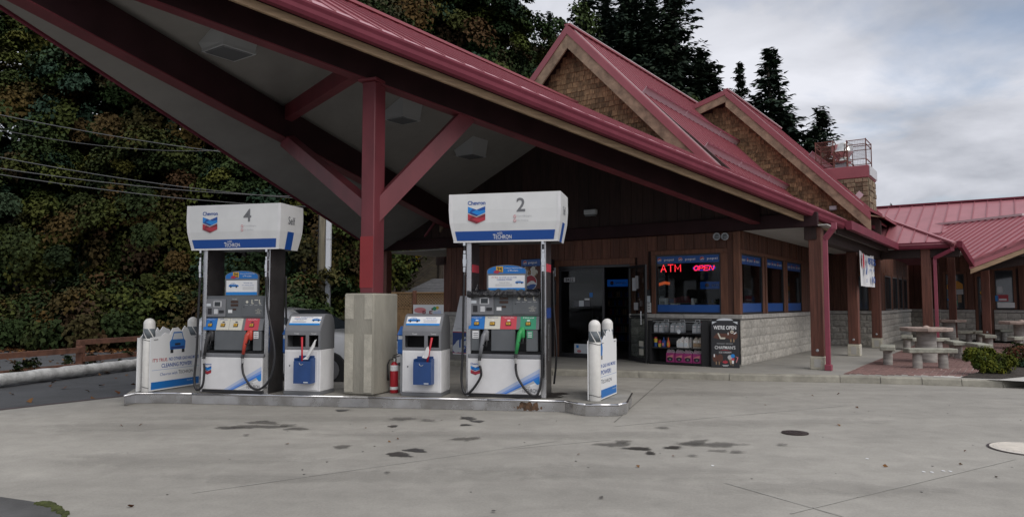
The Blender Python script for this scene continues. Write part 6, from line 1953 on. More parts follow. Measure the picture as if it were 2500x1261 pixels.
def ad_panel(x0, y0, x1, y1, lab, printed, half=False):
    a, c = at_px(x0, y0), at_px(x1, y1)
    d = c - a; L_ = d.length; rz = math.atan2(d.y, d.x)
    t = thing('ad_panel', lab, 'sign panel', a + Vector((0, 0, .012)), rz, None)
    h = .80
    out_ = [(0, 0), (L_, 0), (L_, h)] + [(L_ * f_, h + dz) for f_, dz in ((.80, 0), (.70, .10), (.55, .15), (.48, .08), (.42, .14), (.36, .02), (.30, .19), (.20, .21), (.12, .06), (.06, .0))] + [(0, h)]
    if printed: out_ = [(0, 0), (L_, 0), (L_, h)] + [(L_ * f_, h + dz) for f_, dz in ((.78, .0), (.74, .10), (.66, .16), (.60, .08), (.52, .14), (.42, .13), (.36, .04), (.28, .07), (.20, .02))] + [(0, h)]
    n_ = 1
    T = Matrix.Rotation(pi / 2, 4, 'X')
    o = MB().prism(out_, -.012, 0, 'white_print', T).build('board', t)
    if printed:
        q = MB()
        q.rect(.03, L_ - .02, .02, .13, 'blue_mid', T, .001)
        q.text('ChevronTechron.com' if False else 'Chevron with Techron', L_ * .82, .095, .018, 'white_print', T, .002, wd=.2)
        if half:
            q.text('R GAS HAS MORE', L_ * .48, .455, .050, 'blue_print', T, .001, wd=L_ * .88, bold=.02)
            q.text('POWER!', L_ * .34, .365, .062, 'blue_print', T, .001, wd=L_ * .60, bold=.02)
            q.rect(.02, L_ - .03, .305, .309, 'blue_mid', T, .001)
            techron(q, L_ * .36, .237, .048, 'grey_text', T, .001, wd=L_ * .62, with_=False)
            q.flat([(.0, .60), (.10, .60), (.12, .70), (.09, .76), (.05, .86), (0, .86)], 'blue_mid', T, .001); q.flat([(.0, .765), (.075, .765), (.04, .84), (0, .84)], 'pale_print', T, .002); q.rect(.05, .10, .545, .60, 'black_print', T, .002)
        else:
            k = L_ / .95
            q.text("IT'S TRUE.", L_ * .19, .455, .052, 'red_print', T, .001, wd=.27 * k, bold=.02)
            q.text('NO OTHER GAS HAS MORE', L_ * .66, .455, .052, 'blue_print', T, .001, wd=.58 * k, bold=.02)
            q.text('CLEANING POWER!', L_ * .52, .365, .062, 'blue_print', T, .001, wd=.58 * k, bold=.02)
            q.rect(.04, L_ - .03, .305, .309, 'blue_mid', T, .001)
            q.text('Chevron with', L_ * .36, .235, .046, 'blue_print', T, .001, wd=.32 * k)
            techron(q, L_ * .70, .237, .048, 'grey_text', T, .001, wd=.28 * k, with_=False)
            # plain blue car, shown from the front, standing in for the printed figure
            cx_ = L_ * .52; cy_ = .70
            q.flat([(cx_ - .16, cy_ - .10), (cx_ + .16, cy_ - .10), (cx_ + .17, cy_ + .02), (cx_ + .13, cy_ + .06), (cx_ + .09, cy_ + .17), (cx_ - .09, cy_ + .17), (cx_ - .13, cy_ + .06), (cx_ - .17, cy_ + .02)], 'blue_mid', T, .001)
            q.flat([(cx_ + .115, cy_ + .055), (cx_ + .08, cy_ + .15), (cx_ - .08, cy_ + .15), (cx_ - .115, cy_ + .055)], 'pale_print', T, .002)
            q.rect(cx_ - .14, cx_ + .14, cy_ - .09, cy_ - .055, 'blue_dark', T, .002); q.rect(cx_ - .06, cx_ + .06, cy_ - .04, cy_ - .005, 'black_print', T, .002)
            for s_ in (-1, 1): q.rect(cx_ + s_ * .12 - .03, cx_ + s_ * .12 + .03, cy_ - .155, cy_ - .10, 'black_print', T, .002)
        q.build('panel_print', o)
        q = MB()
        for xx in (.10, L_ - .10): q.tube([(xx - .04, -.004, h - .035), (xx + .04, -.006, h - .03)], .004, 'black_rubber', 5)
        q.build('tie', t)
    return t
ad_panel(364, 957, 487, 938, 'white advertising panel with blue band strapped between the bollards by pump 4', True)
ad_panel(333, 957, 440, 937, 'plain white back panel leaning behind the left bollards', False)
ad_panel(1466, 978, 1506, 961, 'white advertising panel with blue band on the bollards at the right island end', True, True)
ad_panel(1437, 978, 1466, 956, 'plain white back panel left of the bollards at the right island end', False)
# ================================================================ things at the shop front
def shop_thing(name, label, cat, u, v_, z, rz=0.0, group=None):
    return thing(name, label, cat, sh(u, v_, z), -SA + rz, group)
def fr(x, y, v_=0.0):                                   # photo pixel on the upright plane v = v_
    return shop_on(x, y, (0, v_, 0), (0, 1, 0))
# lit signs in the window
def neon_letters(name, label, cat, x0, x1, y0, y1, v_, txt, m, italic, halo):
    a, c = fr(x0, y1, v_), fr(x1, y0, v_)
    t = shop_thing(name, label, cat, a.x, v_, a.z)
    w_, h_ = c.x - a.x, c.z - a.z
    T = Matrix.Rotation(pi / 2, 4, 'X')
    if halo:
        q = MB()
        q.prism([(w_ / 2 + (w_ * .60) * cos(k), h_ / 2 + h_ * .78 * sin(k)) for k in [2 * pi * i / 26 for i in range(26)]], -.014, -.004, 'alu_black', T); q.build('backing', t)
        q = MB(); q.tube([(w_ / 2 + (w_ * .53) * cos(k), -.004, h_ / 2 + h_ * .46 * sin(k)) for k in [2 * pi * i / 40 for i in range(41)]], .009, 'neon_blue', 6); q.build('neon_ring', t)
    strokes = {'A': [[(0, 0), (.5, 1), (1, 0)], [(.22, .38), (.78, .38)]], 'T': [[(0, 1), (1, 1)], [(.5, 1), (.5, 0)]], 'M': [[(0, 0), (0, 1), (.5, .35), (1, 1), (1, 0)]],
               'O': [[(.5 + .5 * cos(k), .5 + .5 * sin(k)) for k in [2 * pi * i / 14 for i in range(15)]]], 'P': [[(0, 0), (0, 1), (.75, 1), (.98, .76), (.75, .5), (0, .5)]],
               'E': [[(1, 0), (0, 0), (0, 1), (1, 1)], [(0, .5), (.8, .5)]], 'N': [[(0, 0), (0, 1), (1, 0), (1, 1)]]}
    n_ = len(txt); cw_ = w_ / n_
    q = MB()
    for i, ch_ in enumerate(txt):
        for st_ in strokes[ch_]:
            pts = [(cw_ * (i + .12 + .76 * p[0]) + (italic * h_ * (p[1] - .5)), -.012, h_ * p[1]) for p in st_]
            for r_ in ((0.013 if halo else 0.011),): q.tube(pts, r_, m, 6)
    q.build('neon_letters', t)
    return t
neon_letters('atm_sign', 'red lit ATM letters behind the shop window', 'neon sign', 1612, 1664, 645, 664, .13, 'ATM', 'neon_red', 0.0, False)
neon_letters('open_sign', 'red and blue lit OPEN sign behind the shop window', 'neon sign', 1694, 1744, 647, 660, .13, 'OPEN', 'neon_pink', 0.25, True)
# things glimpsed inside the shop
a, c = fr(1690, 640, 1.6), fr(1722, 636, 1.6)
t = shop_thing('ceiling_tube', 'lit white ceiling tube inside the shop above the OPEN sign', 'ceiling light', a.x, 1.6, a.z)
MB().box(0, c.x - a.x, 0, .10, 0, .05, 'tube_white').build('tube', t); MB().box(-.03, c.x - a.x + .03, -.02, .12, .052, .09, 'white_metal').build('housing', t)
def cooler(name, label, x0, x1, y0, y1, v_, hdr, txt=True):
    a, c = fr(x0, y1, v_), fr(x1, y0, v_)
    w_ = c.x - a.x
    zt = c.z
    t = shop_thing(name, label, 'drinks cooler', a.x, v_, ZW + .013)
    H = zt - ZW - .013
    MB().box(0, w_, .02, .6, 0, H, 'alu_black').build('case', t)
    q = MB(); q.bbox(.01, w_ - .01, -.03, .019, H - hdr, H, 'pepsi_lit', .01); q.build('header', t)
    if txt:
        T = face(0, -.031, 0); q = MB(); pepsi_globe(q, w_ * .22, H - hdr / 2, hdr * .28, T, .001); q.text('pepsi', w_ * .60, H - hdr / 2, hdr * .38, 'white_print', T, .001, wd=w_ * .45); q.build('header_print', t)
    r_ = random.Random(int(x0))
    q = MB()
    z = .18
    while z < H - hdr - .25:
        x = .04
        q.box(.02, w_ - .02, -.012, .018, z - .02, z, 'grey_print')
        while x < w_ - .09:
            q.lathe([(.028, 0), (.030, .13), (.012, .17), (.012, .19)], r_.choice(['bucket_blue', 'red_dark', 'grey_print', 'choc', 'blue_dark', 'moss', 'tan_board']), 6, Matrix.Translation((x + .03, -.035, z)))
            x += .072
        z += .27
    kind(q.build('bottles', t), 'stuff')
    return t
cooler('drinks_cooler', 'dim drinks cooler with lit blue header seen through the open door', 1484, 1540, 681, 860, 4.6, .22)
cooler('drinks_cooler', 'blue lit cooler header in the window below the OPEN sign', 1712, 1790, 686, 860, 3.8, .20)
def gondola(u0, u1, v_, h_, lab, seed):
    t = shop_thing('snack_shelf', lab, 'shelf', u0, v_, ZW + .013)
    w_ = u1 - u0
    MB().box(0, w_, .25, .28, 0, h_, 'interior').build('back', t)
    q = MB(); g = MB()
    r_ = random.Random(seed)
    z = .15
    while z < h_ - .15:
        q.box(0, w_, 0, .249, z - .02, z, 'grey_print')
        x = .02
        while x < w_ - .1:
            k = r_.uniform(.07, .14); hh = r_.uniform(.10, .20)
            g.box(x, x + k - .01, .02, .10, z + .001, z + hh, r_.choice(['red_dark', 'grey_print', 'choc', 'tan_board', 'red_soft', 'grey_light', 'blue_dark', 'moss', 'cream_print']))
            x += k
        z += .30
    q.build('shelf', t); kind(g.build('snacks', t), 'stuff')
gondola(-3.9, -2.0, 2.6, 1.75, 'dim shelf of snacks seen through the open shop door', 3)
gondola(-1.9, -.4, 2.2, 1.35, 'dark shelf of goods behind the shop window', 5)
a, c = fr(1604, 652, 1.0), fr(1634, 630, 1.0)
a, c = fr(1603, 700, .5), fr(1632, 684, .5)
t = shop_thing('heat_lamp', 'orange glowing food warmer at the left of the shop window', 'food warmer', a.x, .55, a.z)
MB().tube([(0, 0, .05), (.18, .02, .10), (.30, .05, .08)], .035, 'heat_orange', 8).build('glow_tube', t, smooth=True); MB().bbox(-.04, .34, .04, .26, -.02, .20, 'alu_black', .02).build('case', t)
sill = [(1603, 1626, 727, 746, 'white_print', 'white box with barcode on the window ledge', 'box'), (1600, 1608, 731, 746, 'red_soft', 'small pink box at the left of the window ledge', 'box'), (1637, 1656, 740, 746, 'cream_print', 'low pale tray on the window ledge', 'tray')]
MB().box(WIN[0], WIN[1], .225, .48, 1.235, 1.249, 'interior').build('window_ledge', shop)
for x0, x1, y0, y1, m_, lb, ct_ in sill:
    a, c = fr(x0, y1, .28), fr(x1, y0, .28)
    q = MB(); q.bbox(0, c.x - a.x, 0, .12, 0, c.z - 1.250, m_, .004)
    if m_ == 'white_print':
        T = face(0, -.001, 0)
        for i in range(6): q.rect((c.x - a.x) * (.40 + i * .08), (c.x - a.x) * (.44 + i * .08), (c.z - 1.25) * .2, (c.z - 1.25) * .8, 'black_print', T, 0)
    tag(q.build('ledge_' + ct_, loc=sh(a.x, .28, 1.2495), rot=(0, 0, -SA)), lb, ct_)
a, c = fr(1687, 746, .3), fr(1702, 727, .3)
o = MB().prism([(0, 0), (c.x - a.x, 0), (c.x - a.x - .02, .05), (.05, c.z - 1.25), (.01, c.z - 1.26)], -.02, 0, 'white_print', Matrix.Rotation(pi / 2, 4, 'X')).build('price_card', loc=sh(a.x, .3, 1.2495), rot=(0, 0, -SA)); tag(o, 'folded white price card standing on the window ledge', 'card')
# floodlights, wall lamp
for i, x in enumerate((1750, 1770)):
    p = fr(x, 577, -.12)
    t = shop_thing('floodlight', 'round wall floodlight, %s of the pair above the window' % ('left one' if i == 0 else 'right one'), 'floodlight', p.x, -.13, p.z, 0, 'round floodlights on the header')
    Ty = Matrix.Rotation(pi / 2, 4, 'X')
    o = MB().lathe([(.03, -.16), (.05, -.10), (.082, -.02), (.082, .012), (.070, .012), (.064, -.01)], 'galv', 20, Ty).build('housing', t); smooth_by_angle(o)
    MB().lathe([(.063, -.012), (.02, .004), (.004, .006)], 'light_lens', 20, Ty).build('lens', t)
    MB().box(-.015, .015, .055, .075, -.06, .02, 'galv').build('bracket', t)
p = fr(1445, 521, -.02)
t = shop_thing('wall_lamp', 'grey box lamp on the dark gable boards under the canopy', 'lamp', p.x, -.02, p.z)
MB().bbox(-.16, .16, -.13, -.0, -.03, .09, 'light_housing', .012).build('housing', t); MB().bbox(-.14, .14, -.12, -.012, -.075, -.032, 'light_lens', .012).build('lens', t)

# ---- drinks machine, ice box
a, c = fr(1272, 862, -.62), fr(1316, 630, -.62)
t = shop_thing('vending_machine', 'black drinks vending machine with blue pepsi header behind pump 2', 'vending machine', a.x, -.62, ZW)
W_, H_ = .62, c.z - ZW
MB().bbox(0, W_, 0, .60, 0, H_, 'black_print', .015).build('case', t)
T = face(0, -.001, 0)
q = MB(); q.bbox(.02, W_ - .02, H_ - .19, H_ - .02, .001, .02, 'pepsi_blue', .006, T); hd2 = q.build('header', t)
q = MB(); pepsi_globe(q, .14, H_ - .105, .055, T, .021); q.text('pepsi', .37, H_ - .11, .07, 'white_print', T, .021, wd=.26, bold=.01); q.build('header_print', hd2)
q = MB(); r_ = random.Random(8)
q.rect(.02, W_ - .02, .15, H_ - .2, 'choc', T, .001)
for i in range(28): q.disc(r_.uniform(.1, W_ - .1), H_ - .36 + r_.gauss(0, .06), r_.uniform(.03, .07), r_.choice(['cream_print', 'tan_board', 'white_print']), T, .0014 + i * .0001, 9)
for i in range(30): q.disc(r_.uniform(.1, W_ - .1), r_.uniform(.3, H_ - 1.0), r_.uniform(.03, .08), r_.choice(['choc', 'black_print', 'tan_board']), T, .0014 + i * .0001, 8)
pepsi_globe(q, .30, H_ - .60, .19, T, .006); q.text('pepsi', .30, H_ - .90, .11, 'white_print', T, .006, wd=.38)
q.build('front_print', t)
pL = fr(1108, 878, -.75)
t = shop_thing('ice_chest', 'white and blue outdoor ice chest between bin and pump 2', 'ice chest', pL.x, -.80, ZW)
W_ = 1.15; H_ = 1.55
prof = [(0, 0), (.75, 0), (.75, H_), (.30, H_), (0, .62)]
Tx = Matrix(((0, 0, 1, 0), (1, 0, 0, 0), (0, 1, 0, 0), (0, 0, 0, 1)))
MB().prism(prof, 0, W_, 'white_metal', Tx).build('case', t)
ang = math.atan2(H_ - .62, .30)
Tsl = Matrix.Translation((0, 0, .62)) @ Matrix.Rotation(ang, 4, 'X')
q = MB(); q.bbox(.06, W_ / 2 - .01, .05, .90, .002, .02, 'white_metal', .006, Tsl); q.build('lid', t); q = MB(); q.bbox(W_ / 2 + .01, W_ - .06, .05, .90, .002, .02, 'white_metal', .006, Tsl); q.build('lid', t)
q = MB(); T = face(0, -.001, 0)
q.rect(.0, W_, .03, .60, 'blue_dark', T, .0); q.rect(0, W_, .575, .60, 'red_print', T, .001); q.rect(0, W_, .03, .05, 'red_print', T, .001)
for x, y, r in ((.25, .20, .17), (.42, .30, .15), (.12, .14, .12), (.62, .22, .16), (.85, .28, .15)): q.disc(x, y + .02, r, 'pale_print', T, .0012 + r * .001, 16)
q.text('ICE', .50, .30, .24, 'blue_print', T, .003, wd=.55, bold=.02)
q.build('front_print', t)
# dark domed lid glimpsed behind the right towel dispenser
p = onz(1003, 905, ZW) if False else sh(-10.1, -.2, ZW)

# ---- display rack with oil and antifreeze
R0 = shop_on(1590, 880, (0, -.58, 0), (0, 1, 0)); R1 = shop_on(1712, 880, (0, -.58, 0), (0, 1, 0))
rw = R1.x - R0.x
rk = shop_thing('display_rack', 'black outdoor display rack of oil and antifreeze under the shop window', 'rack', R0.x, -.58, ZW)
ZH = shop_on(1650, 781, (0, -.58, 0), (0, 1, 0)).z - ZW
sd_ = .46
side = [(0, 0), (sd_, 0), (sd_, ZH), (.12, ZH), (.04, ZH - .05), (0, ZH - .16)]
MB().prism(side, -.02, 0, 'black_matte', Tx).build('end_panel', rk); MB().prism(side, rw, rw + .02, 'black_matte', Tx).build('end_panel', rk)
MB().bbox(0.001, rw - .001, sd_ - .02, sd_, .0, ZH, 'black_matte', .002).build('back_panel', rk)
# the rounded roll-down end on the right
q = MB()
hp = [(rw + .021, 0), (rw + .16, .04), (rw + .20, .12), (rw + .20, sd_), (rw + .021, sd_)]
q.prism(hp, 0, ZH - .01, 'black_matte'); q.build('rounded_end', rk)
q = MB(); hp = [(-.021, 0), (-.10, .05), (-.10, sd_), (-.021, sd_)][::-1]; q.prism(hp, 0, ZH - .01, 'black_matte'); q.build('rounded_end', rk)
zs = [.06, .335, .625]
zs = [shop_on(1650, y, (0, -.58, 0), (0, 1, 0)).z - ZW for y in (889, 848, 812)]
zs = [max(.05, z) for z in zs]
for z in zs: MB().bbox(.002, rw - .002, .01, sd_ - .022, z - .03, z, 'black_matte', .004).build('shelf', rk)
MB().bbox(.002, rw - .002, .0, .03, ZH - .05, ZH - .02, 'black_matte', .004).build('top_rail', rk)
q = MB(); q.tube([(.06, -.012, ZH - .03), (rw - .02, -.012, ZH - .03)], .008, 'galv', 6)
for x in (.28, .60, .90): q.tube([(x * rw, -.012, ZH - .03), (x * rw + .01, -.012, ZH + .01), (x * rw + .10, -.012, ZH + .01), (x * rw + .11, -.012, ZH - .03)], .007, 'galv', 6)
q.build('roll_bar', rk)
q = MB()
for i in range(9): q.box(.20 * rw, rw - .03, sd_ - .028, sd_ - .021, zs[0] + .04 + i * .018, zs[0] + .05 + i * .018, 'grey_print')
for b0 in (zs[1], zs[2]):
    for i in range(7): q.box(.15 * rw, rw - .03, sd_ - .028, sd_ - .021, b0 + .05 + i * .022, b0 + .063 + i * .022, 'grey_print')
kind(q.build('slat_back', rk), 'stuff')
o = MB().lathe([(.045, 0), (.045, .003)], 'pale_print', 16, Matrix.Translation((.565 * rw, .008, zs[2] + .03)) @ Matrix.Rotation(pi / 2, 4, 'X')).build('price_disc', rk)
mat('bottle_grey', (0.30, 0.33, 0.36), 0.35); mat('bottle_clear', (0.38, 0.35, 0.30), 0.3); mat('antifreeze', (0.32, 0.035, 0.17), 0.3); mat('antifreeze_top', (0.42, 0.30, 0.36), 0.3); mat('bottle_orange', (0.62, 0.12, 0.03), 0.35); mat('can_yellow', (0.55, 0.42, 0.05), 0.35)
def oil_bottle(m, cap, lab_m, h, w_, nm='oil_bottle'):
    t = thing(nm, '', 'bottle')
    d_ = .09
    q = MB()
    pr = [(-w_ / 2, 0), (w_ / 2, 0), (w_ / 2, h * .86), (w_ * .34, h * .93), (w_ * .10, h * .93), (-w_ / 2, h * .66)]
    q.prism(pr, -d_ / 2, d_ / 2, m, Matrix.Rotation(pi / 2, 4, 'X')); q.build('body', t)
    q = MB(); q.lathe([(.019, h * .93 + .001), (.019, h)], cap, 10, Matrix.Translation((w_ * .22, 0, 0))); q.build('cap', t)
    T = face(0, -d_ / 2 - .001, 0)
    q = MB(); q.rect(-w_ * .42, w_ * .36, h * .10, h * .42, lab_m, T, .0005); q.rect(-w_ * .32, w_ * .36, h * .52, h * .62, 'white_print', T, .0005); q.rect(w_ * .05, w_ * .30, h * .55, h * .59, 'red_print', T, .001); q.build('label', t)
    return t
def jug(h, w_):
    t = thing('antifreeze_jug', '', 'jug')
    d_ = .14
    q = MB(); q.bbox(-w_ / 2, w_ / 2, -d_ / 2, d_ / 2, 0, h * .72, 'antifreeze', .008); q.build('body', t)
    q = MB()
    q.prism([(-w_ / 2 + .004, h * .72), (w_ / 2 - .004, h * .72), (w_ * .48, h * .80), (w_ * .36, h * .84), (w_ * .05, h * .97), (-w_ * .12, h * .97), (-w_ * .40, h * .95), (-w_ * .46, h * .82)], -.03, .03, 'antifreeze_top', Matrix.Rotation(pi / 2, 4, 'X'))
    q.tube([(0, 0, h * .96), (w_ * .25, 0, h * .94), (w_ * .42, 0, h * .84), (w_ * .46, 0, h * .76)], .012, 'white_plastic', 6); q.build('shoulder', t)
    q = MB(); q.lathe([(.024, h * .955), (.024, h)], 'white_plastic', 10, Matrix.Translation((-w_ * .27, 0, 0))); q.build('cap', t)
    T = face(0, -d_ / 2 - .001, 0); q = MB()
    q.flat([(-w_ * .40, h * .44), (w_ * .36, h * .62), (w_ * .36, h * .40), (-w_ * .40, h * .38)], 'red_soft', T, .0005); q.disc(-w_ * .02, h * .26, w_ * .34, 'black_print', T, .0008, 14, h * .16); q.disc(0, h * .24, w_ * .12, 'grey_print', T, .0012, 10); q.build('label', t)
    return t
def put(o, x, dep, z, lab, grp):
    o.location = sh(R0.x + x, -.58 + dep, ZW + z + .001); o.rotation_euler = (0, 0, -SA)
    o['label'] = lab; o['group'] = grp
    return o
pxu = lambda x: shop_on(x, 830, (0, -.48, 0), (0, 1, 0)).x - R0.x
proto = oil_bottle('bottle_grey', 'red_print', 'grey_light', .245, .105)
for i, (x, dep) in enumerate(((1603, .12), (1615, .12), (1621, .24), (1643, .12), (1655, .12), (1661, .24), (1697, .12), (1709, .12))):
    o = proto if i == 0 else dup(proto)
    put(o, pxu(x), dep, zs[2], 'grey oil bottle with red cap on the top shelf, ' + ('front left of the left pair', 'front right of the left pair', 'behind the left pair', 'front left of the middle pair', 'front right of the middle pair', 'behind the middle pair', 'left of the right pair', 'right of the right pair')[i], 'grey oil bottles on the top shelf')
proto = oil_bottle('bottle_clear', 'choc', 'tan_board', .245, .105)
for i, x in enumerate((1698, 1708)):
    o = proto if i == 0 else dup(proto)
    put(o, pxu(x), .12, zs[1], 'pale brown bottle on the middle shelf, %s at its right end' % ('second from last' if i == 0 else 'last'), 'pale brown bottles on the middle shelf')
proto = oil_bottle('white_plastic', 'black_print', 'pale_print', .25, .105, 'white_jug')
for i, (x, s_) in enumerate(((1657, .82), (1665, 1.0), (1675, 1.0), (1680, .95))):
    o = proto if i == 0 else dup(proto)
    put(o, pxu(x), .12 if i != 3 else .22, zs[1], ('short white bottle, left end of the white group on the middle shelf' if i == 0 else 'white bottle with dark cap on the middle shelf, %s of the white group' % ('', 'second', 'third', 'rear right')[i]), 'white bottles on the middle shelf'); o.scale = (s_,) * 3
proto = jug(.285, .195)
for i, x in enumerate((1638, 1660, 1681, 1703)):
    o = proto if i == 0 else dup(proto)
    put(o, pxu(x), .11, zs[0], 'pink antifreeze jug with pale handle, %s of four on the bottom shelf' % ('leftmost', 'second from left', 'second from right', 'rightmost')[i], 'pink jugs on the bottom shelf')
def can_(x, h, r, m, m2, cap, lab, nm):
    t = thing(nm, lab, 'can')
    MB().lathe([(r, 0), (r, h * .45)], m2, 14).build('base_band', t); MB().lathe([(r, h * .451), (r, h * .82), (r * .8, h * .86)], m, 14).build('body', t); MB().lathe([(r * .75, h * .861), (r * .75, h)], cap, 14).build('cap', t)
    put(t, pxu(x), .12, zs[1], lab, 'spray cans and small bottles on the middle shelf')
can_(1600, .215, .043, 'can_yellow', 'bucket_blue', 'coral', 'blue and yellow spray can with red cap on the middle shelf', 'spray_can')
can_(1610, .165, .043, 'red_print', 'can_yellow', 'choc', 'short red and yellow can on the middle shelf', 'additive_can')
def bott(x, h, w_, m, cap, lab, slim):
    t = thing('additive_bottle', lab, 'bottle')
    o = MB().lathe([(w_ / 2, 0), (w_ / 2, h * (.45 if slim else .62)), (w_ * .20, h * (.68 if slim else .78)), (w_ * .18, h * .90)], m, 12).build('body', t); smooth_by_angle(o, 40)
    MB().lathe([(w_ * .2, h * .901), (w_ * .2, h)], cap, 10).build('cap', t)
    T = face(0, -w_ / 2 - .002, 0); q = MB(); q.rect(-w_ * .22, w_ * .22, h * .12, h * .42, 'can_yellow' if slim else 'red_soft', T, .001); q.build('label', t)
    put(t, pxu(x), .12, zs[1], lab, 'spray cans and small bottles on the middle shelf')
bott(1620, .215, .10, 'blue_dark', 'blue_dark', 'dark blue additive bottle on the middle shelf', False)
bott(1631, .235, .075, 'bottle_orange', 'black_print', 'slim orange bottle with black cap on the middle shelf', True)

# ---- the black A-board
A0 = onz(1736, 896, ZW); A1 = onz(1806, 898, ZW)
d_ = A1 - A0; rz = math.atan2(d_.y, d_.x); W_ = d_.length
ab = thing('sandwich_board', 'black WE\'RE OPEN ice cream sandwich board beside the display rack', 'sandwich board', A0, rz)
H_ = 1.0
Tt = Matrix.Rotation(radians(-5), 4, 'X')
MB().bbox(0, W_, 0, .025, 0, H_, 'black_print', .012, Tt).build('board', ab)
MB().bbox(.02, W_ + .02, .24, .262, 0, H_ - .02, 'black_matte', .012, Matrix.Translation((0, 0.09, 0)) @ Matrix.Rotation(radians(11), 4, 'X')).build('rear_board', ab)
MB().prism([(W_ / 2 + W_ * .30 * cos(k), H_ - .012 + .055 * sin(k)) for k in [pi * i / 10 for i in range(11)]], -.018, -.006, 'pale_print', Tt @ Matrix.Rotation(pi / 2, 4, 'X')).build('handle', ab)
T = Tt @ face(0, -.001, 0)
q = MB()
for s_ in (0, 1):
    x0 = .03 if s_ == 0 else W_ - .03
    sg = 1 if s_ == 0 else -1
    q.flat([(x0, H_ - .03), (x0, H_ - .085), (x0 + sg * .10, H_ - .03)][::sg], 'pale_print', T, .0005)
k = W_ / .60
q.text("WE'RE OPEN", W_ * .50, H_ * .845, .085, 'white_print', T, .001, wd=W_ * .80, bold=.03)
q.text('PROUDLY SERVING', W_ * .50, H_ * .505, .026, 'grey_light', T, .001, wd=W_ * .56)
q.text("CHAPMAN'S", W_ * .50, H_ * .425, .070, 'white_print', T, .001, wd=W_ * .72, bold=.008)
q.flat([(W_ * .28, H_ * .352), (W_ * .5, H_ * .366), (W_ * .74, H_ * .350), (W_ * .5, H_ * .380)], 'red_print', T, .001)
q.text('ICE CREAM', W_ * .50, H_ * .322, .032, 'white_print', T, .001, wd=W_ * .42)
q.flat([(.05, H_ * .63), (.12, H_ * .72), (.34 * k, H_ * .72), (.36 * k, H_ * .62), (.16, H_ * .60)][::-1], 'choc', T, .0008); q.flat([(W_ * .24, H_ * .72), (W_ * .28, H_ * .73), (W_ * .36, H_ * .635), (W_ * .52, H_ * .635), (W_ * .50, H_ * .60), (W_ * .33, H_ * .60)][::-1], 'cream_print', T, .0012)
def bar_pop(x, y, s_):
    q.disc(x - .05 * s_, y, .058 * s_, 'choc', T, .0010, 14, .085 * s_); q.disc(x + .05 * s_, y, .058 * s_, 'choc', T, .0012, 14, .085 * s_)
    for sg in (-1, 1): q.rect(x + sg * .03 * s_ - .012, x + sg * .03 * s_ + .012, y - .14 * s_, y - .07 * s_, 'tan_board', T, .0009)
bar_pop(W_ * .76, H_ * .68, 1.0); q.disc(W_ * .75, H_ * .755, .035, 'cream_print', T, .0016, 14); q.disc(W_ * .75, H_ * .755, .016, 'tan_board', T, .0020, 10)
q.rect(W_ * .60, W_ * .63, H_ * .69, H_ * .74, 'white_print', T, .0016); q.flat([(W_ * .80, H_ * .72), (W_ * .90, H_ * .755), (W_ * .91, H_ * .735), (W_ * .82, H_ * .70)][::-1], 'white_print', T, .0016)
bar_pop(W_ * .24, H_ * .20, 1.0); q.rect(W_ * .10, W_ * .14, H_ * .22, H_ * .28, 'white_print', T, .0016)
q.flat([(W_ * .62, H_ * .18), (W_ * .76, H_ * .18), (W_ * .70, H_ * .05)][::-1], 'tan_board', T, .001); q.disc(W_ * .67, H_ * .22, .05, 'grey_light', T, .0012, 12); q.disc(W_ * .77, H_ * .25, .042, 'blue_light', T, .0016, 14); q.rect(W_ * .72, W_ * .82, H_ * .16, H_ * .205, 'coral', T, .0016); q.rect(W_ * .735, W_ * .80, H_ * .09, H_ * .158, 'white_print', T, .0016); q.rect(W_ * .76, W_ * .78, H_ * .04, H_ * .088, 'tan_board', T, .0016)
q.flat([(W_ * .84, H_ * .245), (W_ * .96, H_ * .225), (W_ * .90, H_ * .11), (W_ * .87, H_ * .12), (W_ * .92, H_ * .21)][::-1], 'red_soft', T, .0012)
q.flat([(W_ * .40, H_ * .11), (W_ * .44, H_ * .15), (W_ * .48, H_ * .135), (W_ * .50, H_ * .175), (W_ * .52, H_ * .135), (W_ * .56, H_ * .15), (W_ * .60, H_ * .11), (W_ * .50, H_ * .085)][::-1], 'red_print', T, .001)
q.rect(W_ * .40, W_ * .62, H_ * .045, H_ * .06, 'grey_light', T, .001); q.rect(W_ * .43, W_ * .59, H_ * .028, H_ * .038, 'grey_light', T, .001)
q.build('board_print', ab)

# ---- cloth banner at the porch
def pxp(x, y, u): return shop_on(x, y, (u, 0, 0), (1, 0, 0))
B0 = pxp(2097, 610, 1.66); B1 = pxp(2134, 622, 1.66); zb_ = pxp(2097, 697, 1.66).z
q = MB(); n_ = 16; m_ = 8
vs = []
for j in range(m_ + 1):
    for i in range(n_ + 1):
        f_ = i / n_; g_ = j / m_
        y = B0.y + (B1.y - B0.y) * f_ * (1.0 + .02 * g_)
        vs.append((1.66 + .030 * sin(9 * f_ + 1.0) * (.4 + .6 * g_) + .02 * sin(23 * f_), y, B0.z + (zb_ - B0.z) * g_ - .03 * (1 - g_) * abs(sin(6.3 * f_ * 2)) - .06 * sin(pi * f_) * (1 - g_)))
fs = [(j * (n_ + 1) + i, (j + 1) * (n_ + 1) + i, (j + 1) * (n_ + 1) + i + 1, j * (n_ + 1) + i + 1) for j in range(m_) for i in range(n_)]
q.add(vs, fs, 'white_print')
bn = q.build('banner', loc=SHOP0, rot=(0, 0, -SA), smooth=True); tag(bn, 'white cloth banner with blue letters hanging between two porch posts', 'banner')
Tb = Matrix.Translation((1.73, B0.y, zb_)) @ Matrix.Rotation(pi / 2, 4, 'Z') @ Matrix.Rotation(pi / 2, 4, 'X')
W_ = B1.y - B0.y; H_ = B0.z - zb_
q = MB()
